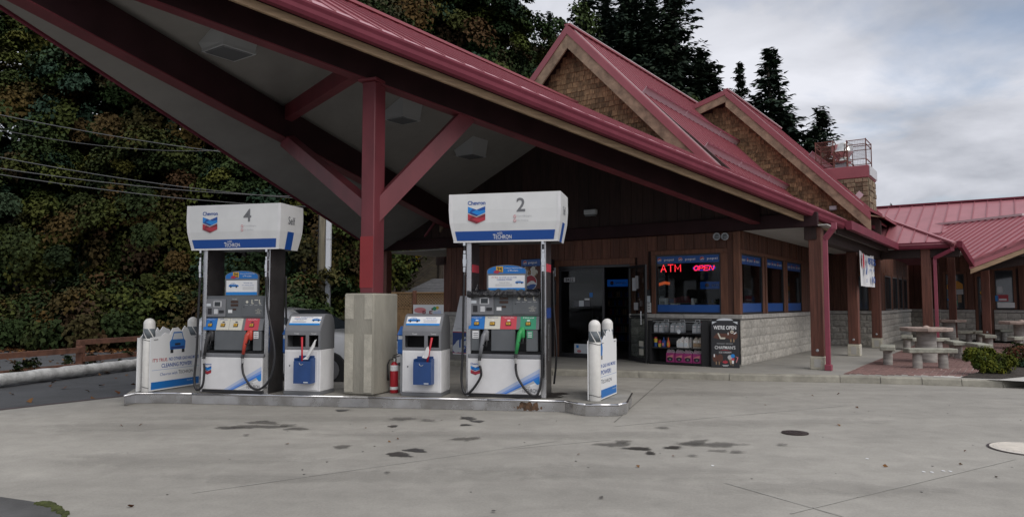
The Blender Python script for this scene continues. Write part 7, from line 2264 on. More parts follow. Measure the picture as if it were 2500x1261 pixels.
q.flat([(W_ * .08 + W_ * .06 * cos(k), H_ * .70 + H_ * .22 * sin(k)) for k in [2 * pi * i / 18 for i in range(18)]], 'coral', Tb, 0)
q.flat([(W_ * .20, H_ * .35), (W_ * .30, H_ * .68), (W_ * .31, H_ * .48), (W_ * .25, H_ * .32)][::-1], 'blue_print', Tb, 0)
q.text('8TS', W_ * .62, H_ * .74, H_ * .19, 'blue_print', Tb, 0, wd=W_ * .52, bold=.03); q.text('er &', W_ * .64, H_ * .50, H_ * .09, 'blue_print', Tb, 0, wd=W_ * .36); q.text('10', W_ * .72, H_ * .21, H_ * .20, 'blue_print', Tb, 0, wd=W_ * .22, bold=.03)
q.rect(W_ * .20, W_ * .32, H_ * .12, H_ * .13, 'blue_print', Tb, 0); q.rect(W_ * .20, W_ * .32, H_ * .16, H_ * .17, 'blue_print', Tb, 0); q.rect(W_ * .20, W_ * .32, H_ * .19, H_ * .20, 'blue_print', Tb, 0)
q.build('banner_print', bn)
bn.children[0].location = (0, 0, 0)

# ================================================================ behind the island
# parked white car
ct_ = ondepth(712, 800, 13.9)
car = thing('parked_car', 'white parked hatchback behind pump 4 and the left waste bin', 'car', (ct_.x, ct_.y, 0), radians(-13))
L_, HW = 4.1, .86
low = [(-2.05, .35), (-2.06, .62), (-1.98, .92), (-1.80, .98), (1.05, .98), (1.55, .92), (1.95, .80), (2.04, .60), (2.02, .35), (1.65, .22), (-1.7, .22)]
q = MB()
Tc = Matrix.Rotation(pi / 2, 4, 'X')
def sect(y, k, kz): return [(x * k, y, .55 + (z - .55) * kz) for x, z in low]
secs_ = [sect(-HW, .985, .90), sect(-HW * .97, .995, .98), sect(-HW * .5, 1.0, 1.02), sect(HW * .5, 1.0, 1.02), sect(HW * .97, .995, .98), sect(HW, .985, .90)]
n_ = len(low); vs = [p for s_ in secs_ for p in s_]
fs = [(i * n_ + k, i * n_ + (k + 1) % n_, (i + 1) * n_ + (k + 1) % n_, (i + 1) * n_ + k) for i in range(5) for k in range(n_)] + [tuple(reversed(range(n_))), tuple(range(5 * n_, 6 * n_))]
q.add(vs, fs, 'car_white'); bo = q.build('body', car); smooth_by_angle(bo, 50)
roofp = [(-1.85, .96), (-1.60, 1.26), (-1.15, 1.38), (-.25, 1.41), (.25, 1.36), (1.12, .96)]
q = MB()
cs = []
for y, k in ((-.78, 0), (-.74, .35), (-.60, .93), (-.45, 1.0), (.45, 1.0), (.60, .93), (.74, .35), (.78, 0)):
    cs.append([(x * (1 - .05 * k) - .05 * k * 0, y, .955 + (z - .955) * (k if k < .9 else k)) for x, z in roofp])
n_ = len(roofp); vs = [p for s_ in cs for p in s_]
fs = [(i * n_ + k, i * n_ + k + 1, (i + 1) * n_ + k + 1, (i + 1) * n_ + k) for i in range(7) for k in range(n_ - 1)]
q.add(vs, fs, 'car_white'); co = q.build('cabin', car); smooth_by_angle(co, 60)
def sidewin(pts, nm):
    for sg in (-1, 1):
        q = MB()
        def yy(z): return sg * (.775 - .165 * max(0, (z - .955) / .47) + .006)
        q.add([(x, yy(z), z) for x, z in pts], [tuple(range(len(pts)))], 'car_glass'); q.build(nm, car)
sidewin([(-1.50, 1.0), (-.55, 1.0), (-.55, 1.29), (-1.05, 1.275), (-1.32, 1.19)], 'side_window'); sidewin([(-.48, 1.0), (.72, 1.0), (.30, 1.22), (.08, 1.28), (-.48, 1.29)], 'side_window')
q = MB(); q.add([(.98, -.66, 1.0), (.98, .66, 1.0), (.34, .56, 1.355), (.34, -.56, 1.355)], [(0, 1, 2, 3)], 'car_glass', Matrix.Translation((.02, 0, .012))); q.build('windscreen', car)
q = MB(); q.add([(-1.70, .62, 1.02), (-1.70, -.62, 1.02), (-1.48, -.55, 1.28), (-1.48, .55, 1.28)], [(0, 1, 2, 3)], 'car_glass', Matrix.Translation((-.04, 0, .01))); q.build('rear_window', car)
for x in (-1.28, 1.27):
    for sg in (-1, 1):
        q = MB(); q.lathe([(.19, -.09), (.30, -.10), (.315, -.06), (.315, .06), (.30, .10), (.19, .09)], 'tyre', 20, Matrix.Translation((x, sg * .80, .315)) @ Matrix.Rotation(pi / 2, 4, 'X')); wo = q.build('wheel', car)
        q = MB(); q.lathe([(.19, -.102), (.03, -.075), (.03, .075), (.19, .102)], 'rim', 16, Matrix.Translation((x, sg * .80, .315)) @ Matrix.Rotation(pi / 2, 4, 'X')); q.build('rim', wo)
for sg in (-1, 1):
    MB().bbox(-2.06, -1.90, sg * .70 - .10, sg * .70 + .10, .72, .90, 'tail_red', .03).build('tail_lamp', car); MB().bbox(1.84, 2.0, sg * .62 - .14, sg * .62 + .14, .66, .79, 'chrome', .03).build('headlight', car)
    MB().bbox(.70, .84, sg * .86 - .05, sg * .86 + .08 * sg + .02, .98, 1.10, 'black_print', .02).build('mirror', car)

# utility pole with grey conduit
p = ondepth(785, 700, 24)
t = thing('utility_pole', 'weathered wooden utility pole with pale conduit behind the parked car', 'utility pole', (p.x, p.y, 0))
MB().lathe([(.155, 0), (.13, 6), (.115, 9.2)], 'pole_wood', 14).build('pole', t, smooth=True)
MB().bbox(.14, .30, -.10, .06, 0, 9.0, 'pale_print', .01).build('conduit', t)
q = MB()
for z in (1.2, 2.4, 3.6, 4.8, 6): q.box(.135, .305, -.105, .065, z, z + .03, 'grey_light')
q.build('strap', t)
MB().tube([(-.10, -.12, 0), (-.10, -.11, 6), (-.09, -.10, 9)], .012, 'black_rubber', 5).build('ground_wire', t)
# overhead lines
wires = [((-60, 268), (900, 400)), ((-60, 372), (900, 492)), ((-60, 402), (900, 480)), ((-60, 416), (900, 506)), ((-60, 305), (560, 366))]
for i, (a_, b_) in enumerate(wires):
    A_ = ondepth(a_[0], a_[1], 17.5); B_ = ondepth(b_[0], b_[1], 24)
    pts = [A_.lerp(B_, k / 12) - Vector((0, 0, .25 * 4 * (k / 12) * (1 - k / 12))) for k in range(13)]
    o = MB().tube(pts, .011 if i != 4 else .008, 'wire', 5).build('power_line')
    tag(o, ('highest overhead line crossing in front of the trees', 'thin overhead line, second above the thick pair', 'upper thick overhead cable of the close pair', 'lower thick overhead cable above the pump 4 sign', 'short thin line just under the highest one')[i], 'cable', 'overhead lines')
# low timber rail fence and painted log at the road
F0 = onz(195, 905, 0)
fd = Vector((.24, 1, 0)).normalized(); 
def fence_pt(k): return F0 + fd * k
ft = thing('rail_fence', 'low brown timber rail fence along the road on the left', 'fence', F0, 0)
def rail(k0, k1, z, nm='rail', off=0.0):
    a = fd * k0; c = fd * k1; sx = Vector((fd.y, -fd.x, 0)) * off
    MB().bar(Vector((0, 0, z)) + a + sx, Vector((0, 0, z)) + c + sx, .09, .11, 'rail_wood').build(nm, ft)
zt = EYE + (738 - 838) / F * F0.y
for k in (-6.0, -3.0, 0, 3.4, 7.0): MB().bbox(-.07, .07, -.07, .07, 0, zt - .03, 'rail_wood', .01, Matrix.Translation(fd * k)).build('post', ft)
rail(-6.05, -.02, zt - .13, off=.05); rail(-6.05, -.02, zt - .47, off=.05); rail(-.08, 7.2, zt + .035); rail(-.02, 7.2, zt - .33, off=.08)
la = onz(-150, 962, 0.0); lb = onz(345, 898, 0.0)
ld_ = lb - la
q = MB(); r_ = random.Random(2); pts = [la + ld_ * (k / 26) + Vector((r_.uniform(-.015, .015), r_.uniform(-.015, .015), .115)) for k in range(34)]
q.tube(pts, [.115 + r_.uniform(-.012, .012) for _ in pts], 'log_white', 12); tag(q.build('kerb_log', smooth=True), 'long white painted log lying along the asphalt edge', 'log')
# lattice fence, banner and shed behind the shop
lf = ondepth(1040, 760, 26)
t = thing('lattice_fence', 'brown wooden fence with lattice top in the gap left of the shop', 'fence', (lf.x, lf.y, 0), radians(-6))
ztop = EYE + (738 - 714) / F * 26; zlat = EYE + (738 - 750) / F * 26
for x in (-2.4, -.42, 1.6):
    MB().bbox(x - .07, x + .07, -.06, .06, 0, ztop + .07, 'wood_trim', .01).build('post', t)
for x in np.arange(-2.3, 1.6, .15):
    MB().box(x, x + .14, -.012, .012, 0.05, zlat - .04, 'lattice').build('plank', t)
MB().bbox(-2.4, 1.6, -.03, .03, zlat - .04, zlat, 'lattice', .005).build('rail', t); MB().bbox(-2.4, 1.6, -.03, .03, ztop - .03, ztop + .02, 'lattice', .005).build('rail', t)
hl = ztop - .03 - zlat
for i in range(46):
    x = -2.9 + i * .105
    for sg in (-1, 1):
        x0, x1 = (x, x + hl) if sg > 0 else (x + hl, x)
        if min(x0, x1) > -2.4 and max(x0, x1) < 1.6:
            MB().bar((x0, .006 * sg, zlat), (x1, .006 * sg, ztop - .03), .008, .034, 'lattice').build('lath', t)
bz0, bz1 = EYE + (738 - 790) / F * 25.8, EYE + (738 - 743) / F * 25.8
a = ondepth(1009, 760, 25.8); c = ondepth(1079, 760, 25.8)
bw_ = c.x - a.x + .5
o = MB().box(0, bw_, -.01, 0, bz0, bz1, 'pale_print')
T = face(0, -.012, 0)
hh = bz1 - bz0
o.flat([(.05 + .2 + .22 * cos(k), bz1 - .20 + .10 * sin(k)) for k in [2 * pi * i / 16 for i in range(16)]], 'red_soft', T, .001)
o.text('BEER', .55, bz1 - .33, .22, 'red_dark', T, .002, wd=.50, bold=.02) if False else o.text('R F', .52, bz1 - .32, .20, 'red_dark', T, .002, wd=.36, bold=.02)
for x, y, r, m_ in ((.78, .14, .07, 'green_print'), (.88, .11, .06, 'can_yellow'), (.70, .16, .04, 'choc'), (.80, .30, .07, 'blue_wash1'), (.95, .28, .08, 'blue_wash1')): o.disc(x, bz1 - y, r, m_, T, .0015 + r * .01, 12)
ob = o.build('fence_banner', loc=(a.x, 25.8, 0), rot=(0, 0, radians(-6))); tag(ob, 'pale printed banner with red letters hung on the lattice fence', 'banner')
sdp = ondepth(1060, 700, 31)
t = thing('garden_shed', 'small shed with grey shingled hip roof behind the lattice fence', 'shed', (sdp.x, sdp.y, 0), radians(-4))
ze = EYE + (738 - 714) / F * 31; zr = EYE + (738 - 677) / F * 31
xl = (984 - 1060) / F * 31; xr_ = xl + 4.2; rl = (1040 - 1060) / F * 31
MB().box(xl + .25, xr_ - .25, .3, 3.2, 0, ze - .02, 'shed_wall').build('wall', t)
n_ = 9
for i in range(n_):
    f0, f1 = i / n_, (i + 1) / n_
    xa0 = xl + (rl - xl) * f0; xa1 = xl + (rl - xl) * f1
    q = MB(); q.slab([(xa0, 0 + 1.7 * f0, ze + (zr - ze) * f0 + .02), (xr_, 1.7 * f0, ze + (zr - ze) * f0 + .02), (xr_, 1.7 * f1, ze + (zr - ze) * f1), (xa1, 1.7 * f1, ze + (zr - ze) * f1)], .04, 'shed_roof'); q.build('shingle_course', t)
q = MB(); q.slab([(xl, 0, ze), (rl, 1.7, zr), (xl, 3.4, ze)], .04, 'shed_roof'); q.build('roof_end', t)
q = MB(); q.slab([(xl, 3.4, ze), (rl, 1.7, zr), (xr_, 1.7, zr), (xr_, 3.4, ze)], .04, 'shed_roof'); q.build('roof_back', t)
# ================================================================ stone tables and benches on the patio
def cyl_leg(b, x, y, r, h, m, T=None, z0=0):
    b.lathe([(r * .97, z0), (r, z0 + .02), (r * 1.02, z0 + h * .4), (r * .98, z0 + h * .7), (r, h + z0)], m, 16, (T or Matrix.Identity(4)) @ Matrix.Translation((x, y, 0)))
def stone_table(loc, rz, lab, h, w_):
    t = thing('stone_table', lab, 'table', loc, rz, 'stone tables on the patio')
    k = w_ / 2
    q = MB(); r_ = random.Random(3)
    o_ = [(k * 1.03 * cos(a), k * 1.03 * sin(a)) for a in [pi / 8 + pi / 4 * i for i in range(8)]]
    n_ = 8
    vs = [(x * .97, y * .97, h - .085) for x, y in o_] + [(x, y, h - .075) for x, y in o_] + [(x * 1.005, y * 1.005, h - .02) for x, y in o_] + [(x * .985, y * .985, h) for x, y in o_]
    fs = [(j * 8 + i, j * 8 + (i + 1) % 8, j * 8 + 8 + (i + 1) % 8, j * 8 + 8 + i) for j in range(3) for i in range(8)] + [tuple(reversed(range(8))), tuple(range(24, 32))]
    q.add(vs, fs, 'table_pink'); q.build('table_top', t)
    q = MB(); cyl_leg(q, 0, 0, .205, h - .087, 'leg_stone'); o = q.build('pedestal', t); smooth_by_angle(o)
    q = MB(); q.lathe([(.09, h + .001), (.07, h + .02), (.02, h + .045)], 'table_pink', 10); q.build('centre_knob', t)
    return t
def stone_bench(loc, rz, lab, h=.42, L_=.98, d_=.30, legs=True, r=.092):
    t = thing('stone_bench', lab, 'bench', loc, rz, 'stone benches on the patio')
    MB().bbox(-L_ / 2, L_ / 2, -d_ / 2, d_ / 2, h - .095, h, 'bench_stone', .014).build('seat', t)
    for s_ in (-1, 1):
        q = MB(); cyl_leg(q, s_ * L_ * .265, 0, r, h - .097, 'leg_stone'); o = q.build('leg', t); smooth_by_angle(o)
    return t
T1 = onz(2264, 884, ZW)
rt = radians(-4)
stone_table(T1, rt, 'pink topped stone table nearest the kerb, among four benches', .80, 1.04)
Rt = Matrix.Translation(T1) @ Matrix.Rotation(rt, 4, 'Z')
fb = onz(2272, 899, ZW)
def zt_(x, y, Y): return EYE + (738 - y) / F * Y
stone_bench(fb, radians(-4), 'stone bench in front of the nearest table, on its kerb side')
stone_bench(onz(2172, 890, ZW) + Vector((.03, .12, 0)), radians(62), 'stone bench at the left side of the nearest table')
stone_bench(onz(2268, 862, ZW), radians(-4), 'stone bench behind the nearest table on its far side')
stone_bench(onz(2334, 873, ZW), radians(70), 'stone bench at the right side of the nearest table')
stone_bench(onz(2398, 882, ZW) + Vector((0, .10, 0)), radians(72), 'stone bench end standing behind the green shrub')
T2 = onz(2497, 852, ZW)
stone_table(T2, radians(5), 'pink topped stone table cut off by the right edge behind the shrubs', .82, 1.15)
stone_bench(onz(2480, 855, ZW) + Vector((.0, -.5, 0)), radians(2), 'stone bench in front of the far right table')
stone_bench(onz(2412, 850, ZW), radians(66), 'stone bench left of the far right table')
stone_bench(onz(2392, 838, ZW), radians(60), 'stone bench near the slim posts, between the two tables')
stone_bench(onz(2215, 852, ZW), radians(60), 'stone bench by the block wall behind the nearest table')
stone_bench(onz(2345, 838, ZW), radians(-10), 'long stone bench behind the nearest table towards the far window')
stone_bench(onz(2470, 832, ZW), radians(0), 'stone bench behind the far right table')
T3 = onz(2320, 838, ZW)
stone_table(T3, radians(10), 'far stone table half hidden behind the nearest table', .80, 1.0)
# ================================================================ hillside and woods
def hz(x, y):
    s0 = 25.0 if x < 2 else min(42.0, 25.0 + (x - 2) * 3)
    k = max(0.0, y - s0)
    k *= max(0.0, min(1.0, (26 - x) / 12))
    return min(17.0, 0.30 * k * k / (k + 6.0)) + 0.25 * sin(x * .7) * min(1, k / 4) + .2 * sin(y * .5 + x)* min(1, k / 4)
q = MB()
gx_ = [-90 + 6 * i for i in range(36)]; gy_ = [23, 24, 25, 26, 28, 30, 33, 36, 40, 45, 50, 56, 63, 72, 85, 100, 130]
vs = [(x, y, hz(x, y) - .012 if y > 23.5 else -.05) for y in gy_ for x in gx_]
n_ = len(gx_)
q.add(vs, [(j * n_ + i, j * n_ + i + 1, (j + 1) * n_ + i + 1, (j + 1) * n_ + i) for j in range(len(gy_) - 1) for i in range(n_ - 1)], 'forest_floor')
kind(q.build('hillside', smooth=True))

def leaf_mat(name, rough=.75, trans=.25):
    m = bpy.data.materials.new(name); m.use_nodes = True
    t = m.node_tree; b = t.nodes['Principled BSDF']
    at = t.nodes.new('ShaderNodeAttribute'); at.attribute_name = 'leafcol'
    oi = t.nodes.new('ShaderNodeObjectInfo'); hs = t.nodes.new('ShaderNodeHueSaturation')
    mr = t.nodes.new('ShaderNodeMapRange'); mr.inputs[3].default_value = .80; mr.inputs[4].default_value = 1.2
    t.links.new(oi.outputs['Random'], mr.inputs[0]); t.links.new(mr.outputs[0], hs.inputs['Value'])
    mr2 = t.nodes.new('ShaderNodeMapRange'); mr2.inputs[3].default_value = .485; mr2.inputs[4].default_value = .512
    t.links.new(oi.outputs['Random'], mr2.inputs[0]); t.links.new(mr2.outputs[0], hs.inputs['Hue'])
    t.links.new(at.outputs['Color'], hs.inputs['Color']); t.links.new(hs.outputs[0], b.inputs['Base Color'])
    b.inputs['Roughness'].default_value = rough; b.inputs['Specular IOR Level'].default_value = .12
    MATS[name] = m
    return m
leaf_mat('leaf'); leaf_mat('needle', .7)
RG = np.random.default_rng(11)
def unit(a): return a / np.maximum(1e-6, np.linalg.norm(a, axis=1, keepdims=True))
def leaf_mesh(name, pos, nrm, tng, ln, wd, col, fold=.25, m='leaf'):
    n = len(pos)
    nrm = unit(nrm); tng = unit(tng - nrm * np.sum(tng * nrm, axis=1, keepdims=True)); sd = np.cross(nrm, tng)
    ln = ln[:, None]; wd = wd[:, None]
    P = np.empty((n, 4, 3))
    P[:, 0] = pos - tng * ln * .45
    P[:, 1] = pos + sd * wd * .5 + nrm * wd * fold - tng * ln * .05
    P[:, 2] = pos + tng * ln * .55 - nrm * ln * .12
    P[:, 3] = pos - sd * wd * .5 + nrm * wd * fold - tng * ln * .05
    me = bpy.data.meshes.new(name)
    me.vertices.add(n * 4); me.vertices.foreach_set('co', P.reshape(-1))
    me.loops.add(n * 4); me.loops.foreach_set('vertex_index', np.arange(n * 4, dtype=np.int32))
    me.polygons.add(n); me.polygons.foreach_set('loop_start', np.arange(0, n * 4, 4, dtype=np.int32)); me.polygons.foreach_set('loop_total', np.full(n, 4, dtype=np.int32))
    me.update()
    ca = me.attributes.new('leafcol', 'FLOAT_COLOR', 'FACE')
    c4 = np.ones((n, 4)); c4[:, :3] = np.clip(col, 0, 1); ca.data.foreach_set('color', c4.reshape(-1))
    me.materials.append(M[m])
    me.validate()
    return me
PAL = {'green': [(.018, .032, .012), (.026, .044, .014), (.036, .053, .015), (.050, .060, .015)],
       'lime': [(.045, .062, .016), (.062, .076, .017), (.080, .084, .018), (.034, .052, .016)],
       'gold': [(.060, .048, .016), (.080, .058, .017), (.052, .046, .016), (.042, .046, .016), (.092, .062, .018)],
       'brown': [(.052, .036, .018), (.066, .042, .018), (.044, .037, .017), (.040, .040, .017), (.078, .048, .019)],
       'yellow': [(.26, .20, .02), (.16, .16, .02), (.07, .09, .02), (.30, .22, .02)],
       'teal': [(.018, .038, .022), (.022, .044, .026), (.030, .050, .026)],
       'juniper': [(.10, .12, .016), (.14, .15, .018), (.06, .085, .016), (.045, .065, .014)],
       'rust': [(.12, .045, .025), (.09, .04, .022), (.06, .04, .02)]}
def crown_mesh(seed, rad, nc, nl, size, pals, rc=.66, inner=.38, squash=.42, flat=.6):
    g = np.random.default_rng(seed)
    rad = np.array(rad)
    d = unit(g.normal(size=(nc, 3))); d[:, 2] = np.where(d[:, 2] < -.7, -d[:, 2], d[:, 2])
    k = (inner + (1 - inner) * g.random(nc) ** .6)
    lump = 1 + .30 * np.sin(d[:, 0] * 3.1 + seed) * np.cos(d[:, 2] * 4.2 + seed * 2) + .12 * np.sin(d[:, 1] * 7 + seed * 3)
    c = d * rad * (k * lump)[:, None]
    pc = np.array([PAL[p][g.integers(len(PAL[p]))] for p in g.choice(pals, nc)])
    o = unit(d + np.array([0, 0, .35]))
    a = g.normal(size=(nc, nl, 3)); a = a / np.linalg.norm(a, axis=2, keepdims=True) * (g.random((nc, nl, 1)) ** .5)
    # each clump is a flattened, drooping fan of leaves
    off = a * rc * (0.6 + .8 * g.random((nc, 1, 1)))
    dn = np.sum(off * o[:, None], axis=2, keepdims=True)
    off = off - o[:, None] * dn * (1 - squash)
    rr = np.linalg.norm(off, axis=2, keepdims=True)
    off[:, :, 2] -= (rr[:, :, 0] ** 2) * .35
    pos = (c[:, None] + off).reshape(-1, 3)
    nrm = (o[:, None] * .7 + off * .8 + np.array([0, 0, flat]) + g.normal(size=(nc, nl, 3)) * .45).reshape(-1, 3)
    tng = (off + o[:, None] * .3 + np.array([0, 0, -.45]) + g.normal(size=(nc, nl, 3)) * .35).reshape(-1, 3)
    n = len(pos)
    ln = size * (.7 + .6 * g.random(n)); wd = ln * (.75 + .25 * g.random(n))
    col = (pc[:, None] * (.8 + .4 * g.random((nc, nl, 1)))).reshape(-1, 3)
    return leaf_mesh('crown', pos, nrm, tng, ln, wd, col)
def conifer_mesh(seed, H, R, dens=1.0, z0=.12):
    g = np.random.default_rng(seed)
    P = []; Nn = []; T = []; Ln = []; Wd = []; C = []
    z = H * z0
    while z < H * .99:
        f = (H - z) / (H * (1 - z0))
        Lb = R * (f ** .95) + .10
        nb = max(5, int((7 + 6 * f) * dens))
        for i in range(nb):
            a = g.random() * 6.283
            L_ = Lb * g.uniform(.60, 1.15)
            d = np.array([cos(a), sin(a), -.10 - .22 * f + g.normal() * .08 + .45 * (1 - f) ** 2])
            ns = max(5, int(L_ / .15))
            base = np.array([0, 0, z + g.normal() * .14])
            s = (np.arange(ns) + .5) / ns
            pts = base + d[None] * (L_ * s)[:, None]; pts[:, 2] += L_ * .14 * s ** 2 - L_ * .10 * s
            sdv = np.array([-sin(a), cos(a), 0])
            wd_ = (.10 + .42 * f) * (1.15 - s)
            for sg in (-1, 0, 1):
                P.append(pts + sdv * sg * wd_[:, None] + g.normal(size=pts.shape) * .06)
                T.append(np.tile(d + sdv * sg * .9 + np.array([0, 0, -.6 if sg else -.2]), (ns, 1)) + g.normal(size=pts.shape) * .3)
                Nn.append(np.tile(np.array([0, 0, 1.]) + d * .4, (ns, 1)) + g.normal(size=pts.shape) * .45)
                Ln.append((.30 + .34 * min(1, f * 1.6)) * (1.2 - .55 * s) * g.uniform(.7, 1.25, ns)); Wd.append((.11 + .09 * min(1, f * 1.6)) * g.uniform(.7, 1.3, ns))
                c = np.array([(.019, .032, .023), (.025, .041, .027), (.032, .049, .029)])[g.integers(3)]
                C.append(np.tile(c, (ns, 1)) * g.uniform(.75, 1.3, (ns, 1)))
        z += .33 + .10 * g.random()
    return leaf_mesh('crown', np.concatenate(P), np.concatenate(Nn), np.concatenate(T), np.concatenate(Ln), np.concatenate(Wd), np.concatenate(C), .1, 'needle')
def trunk_mesh(h, r, seed, limbs=5, spread=1.0):
    r_ = random.Random(seed); q = MB()
    pts = [Vector((0, 0, -.3))]
    for i in range(1, 7): pts.append(Vector((r_.gauss(0, .05 * h / 8), r_.gauss(0, .05 * h / 8), h * i / 6)))
    q.tube(pts, [r * (1.25 - .16 * i) for i in range(7)], 'bark', 8)
    for i in range(limbs):
        z = h * r_.uniform(.4, .95); a = r_.uniform(0, 6.28); l_ = spread * r_.uniform(.7, 1.3)
        p0 = Vector((0, 0, z)); d = Vector((cos(a), sin(a), r_.uniform(.4, 1.0)))
        q.tube([p0, p0 + d * l_ * .5, p0 + d * l_ + Vector((0, 0, .2))], [r * .45, r * .3, r * .1], 'bark', 6)
    me = bpy.data.meshes.new('trunk'); me.from_pydata(q.v, [], q.f); me.materials.append(M['bark']); return me
def tree(name, label, cat, x, y, crown, zc, trunk, rz=0, s=1.0, group=None, sz=None):
    t = thing(name, label, cat, (x, y, hz(x, y) if y > 23.5 else 0), rz, group)
    t.scale = (s, s, sz or s)
    if trunk: link('trunk', trunk, t)
    link('crown', crown, t, (0, 0, zc))
    return t
CR = {'a': crown_mesh(1, (3.0, 3.0, 3.9), 105, 330, .135, ['green', 'green', 'lime', 'teal']),
      'b': crown_mesh(2, (3.0, 3.0, 3.9), 105, 330, .135, ['gold', 'green', 'green', 'lime', 'brown']),
      'c': crown_mesh(3, (3.0, 3.0, 3.9), 105, 330, .135, ['lime', 'lime', 'green', 'gold']),
      'd': crown_mesh(4, (3.0, 3.0, 3.9), 100, 330, .135, ['teal', 'green', 'teal', 'brown']),
      'e': crown_mesh(5, (2.8, 2.8, 3.6), 120, 250, .16, ['brown', 'brown', 'gold', 'green'], rc=.6, inner=.35)}
SHB = {'b': crown_mesh(21, (1.7, 1.5, 1.25), 70, 190, .12, ['gold', 'brown', 'green', 'green'], rc=.5), 'g': crown_mesh(22, (1.7, 1.5, 1.25), 70, 190, .12, ['green', 'lime', 'gold'], rc=.5)}
TRK = trunk_mesh(6.0, .17, 1, 7, 2.2); TRS = trunk_mesh(3.4, .12, 2, 6, 1.8)
word = {'a': 'dark green', 'b': 'gold and brown', 'c': 'yellow green', 'd': 'shadowy blue green', 'e': 'brown'}
ords = ['first', 'second', 'third', 'fourth', 'fifth', 'sixth', 'seventh', 'eighth', 'ninth', 'tenth', 'eleventh', 'twelfth', 'thirteenth', 'fourteenth']
r_ = random.Random(17)
# understorey bushes at the foot of the bank
xs = [-20.5, -18, -15.8, -13.6, -11.5, -9.4, -7.4]
for i, x in enumerate(xs):
    k = 'b' if i % 3 != 1 else 'g'
    tree('bush', '%s bush at the foot of the wooded bank, %s from the left' % ('brown leaved' if k == 'b' else 'green', ords[i]), 'bush', x + r_.uniform(-.3, .3), 24.1 + r_.uniform(-.3, .5), SHB[k], .85, None, r_.uniform(0, 6), r_.uniform(.9, 1.25), 'bushes at the foot of the bank')
rows = [('front', 26.6, 3.2, 1.0, [(-22.5, 'c'), (-18.8, 'a'), (-15.6, 'c'), (-12.6, 'b'), (-9.7, 'a'), (-7.3, 'b')]),
        ('middle', 30.5, 7.6, 1.18, [(-26, 'c'), (-21.5, 'c'), (-17.6, 'd'), (-13.8, 'b'), (-10.2, 'a'), (-7.2, 'b')]),
        ('rear', 35.0, 11.5, 1.3, [(-30, 'a'), (-25.4, 'c'), (-20.4, 'a'), (-15.6, 'd'), (-10.8, 'b'), (-6.2, 'b'), (-3.6, 'd'), (-1.0, 'a')])]
for nm, y0, zc, s_, lst in rows:
    for i, (x, k) in enumerate(lst):
        t = tree('leafy_tree', '%s tree, %s row of the wooded bank, %s from left' % (word[k], nm, ords[i]), 'tree', x + r_.uniform(-.4, .4), y0 + r_.uniform(-.6, .6), CR[k], zc / s_, TRK if nm != 'front' else TRS, r_.uniform(0, 6), s_ * r_.uniform(.95, 1.08), 'leafy trees of the wooded bank')
# yellow bush glimpsed through the passage
tree('yellow_bush', 'bright yellow green bush seen through the gap left of the shop', 'bush', -4.75, 29.8, crown_mesh(31, (.95, .9, 1.5), 50, 90, .15, ['yellow', 'lime', 'lime', 'green'], rc=.45), 2.7, TRS, 0, 1.0)
# taller brown trees above the canopy ridge
for i, (x, y, top, k, s_) in enumerate([(-14.5, 46, 23.5, 'a', 1.45), (-10.6, 48, 24.5, 'e', 1.4), (-7.2, 49, 22.0, 'b', 1.3), (-3.7, 50, 20.6, 'e', 1.3), (-.6, 51, 22.0, 'e', 1.25), (2.6, 52, 20.5, 'b', 1.25), (5.4, 52, 18.0, 'e', 1.2), (-8.8, 55, 20.5, 'd', 1.5), (11.9, 51, 16.9, 'e', .72), (10.2, 50, 15.6, 'b', .8), (-18.5, 45, 24, 'a', 1.5), (-2.5, 46, 16.5, 'e', 1.3), (1.2, 46, 15.8, 'b', 1.2)]):
    b_ = hz(x, y)
    zc = (top - b_) / s_ - 3.7
    tree('hill_tree', '%s tree on the hill above the canopy ridge, %s of its row' % (word[k], ords[i]), 'tree', x, y, CR[k], zc, TRK, i * 1.3, s_, 'autumn trees on the hill')
# conifers
CF = {1: conifer_mesh(51, 22, 4.6), 2: conifer_mesh(52, 17, 2.9, .9), 3: conifer_mesh(53, 15, 3.4, .95)}
TCF = {1: trunk_mesh(20, .30, 5, 0), 2: trunk_mesh(15.5, .17, 6, 0), 3: trunk_mesh(13.5, .17, 7, 0)}
HC = {1: 22.0, 2: 17.0, 3: 15.0}
def fir(px_, ytop, Y, k, lab, wide=1.0, rz=0.0):
    p = ondepth(px_, ytop, Y)
    b_ = hz(p.x, Y)
    s_ = (p.z - b_) / HC[k]
    t = thing('conifer', lab, 'conifer', (p.x, Y, b_), rz, 'dark conifers behind the shop')
    t.scale = (s_ * wide, s_ * wide, s_)
    link('trunk', TCF[k], t); link('crown', CF[k], t)
fir(1635, -110, 60, 1, 'tallest dark conifer left of the open sky, top out of frame', 1.55, .4)
fir(1530, -150, 63, 1, 'dark conifer behind the front gable, second left of the open sky', 1.6, 1.9)
fir(1430, -70, 62, 1, 'dark conifer rising straight above the front gable peak', 1.6, 3.2)
fir(1345, 30, 66, 1, 'dark conifer left of the front gable peak', 1.4, 4.4)
fir(1585, -40, 66, 1, 'dark conifer filling the gap between the two tallest ones', 1.5, 2.6)
fir(1480, -20, 68, 1, 'dark conifer just right of the front gable peak, in the second row', 1.5, 5.2)
fir(1740, 175, 62, 3, 'lowest dark conifer right of the tallest one, above the rear gable', 1.4, 2.9)
fir(1715, 115, 62, 3, 'smaller dark conifer on the right flank of the tallest one', 1.7, .9)
fir(1805, 150, 62, 2, 'slim conifer standing just above the rear gable peak', 1.15, 0)
fir(1880, 113, 60, 2, 'tall spiky conifer standing free against the clouds', 1.9, 2.0)
fir(1925, 265, 61, 3, 'lower conifer on the right flank of the free standing one', 1.6, 1.0)
fir(1845, 240, 61, 3, 'lower conifer on the left flank of the free standing one', 1.6, 5.0)
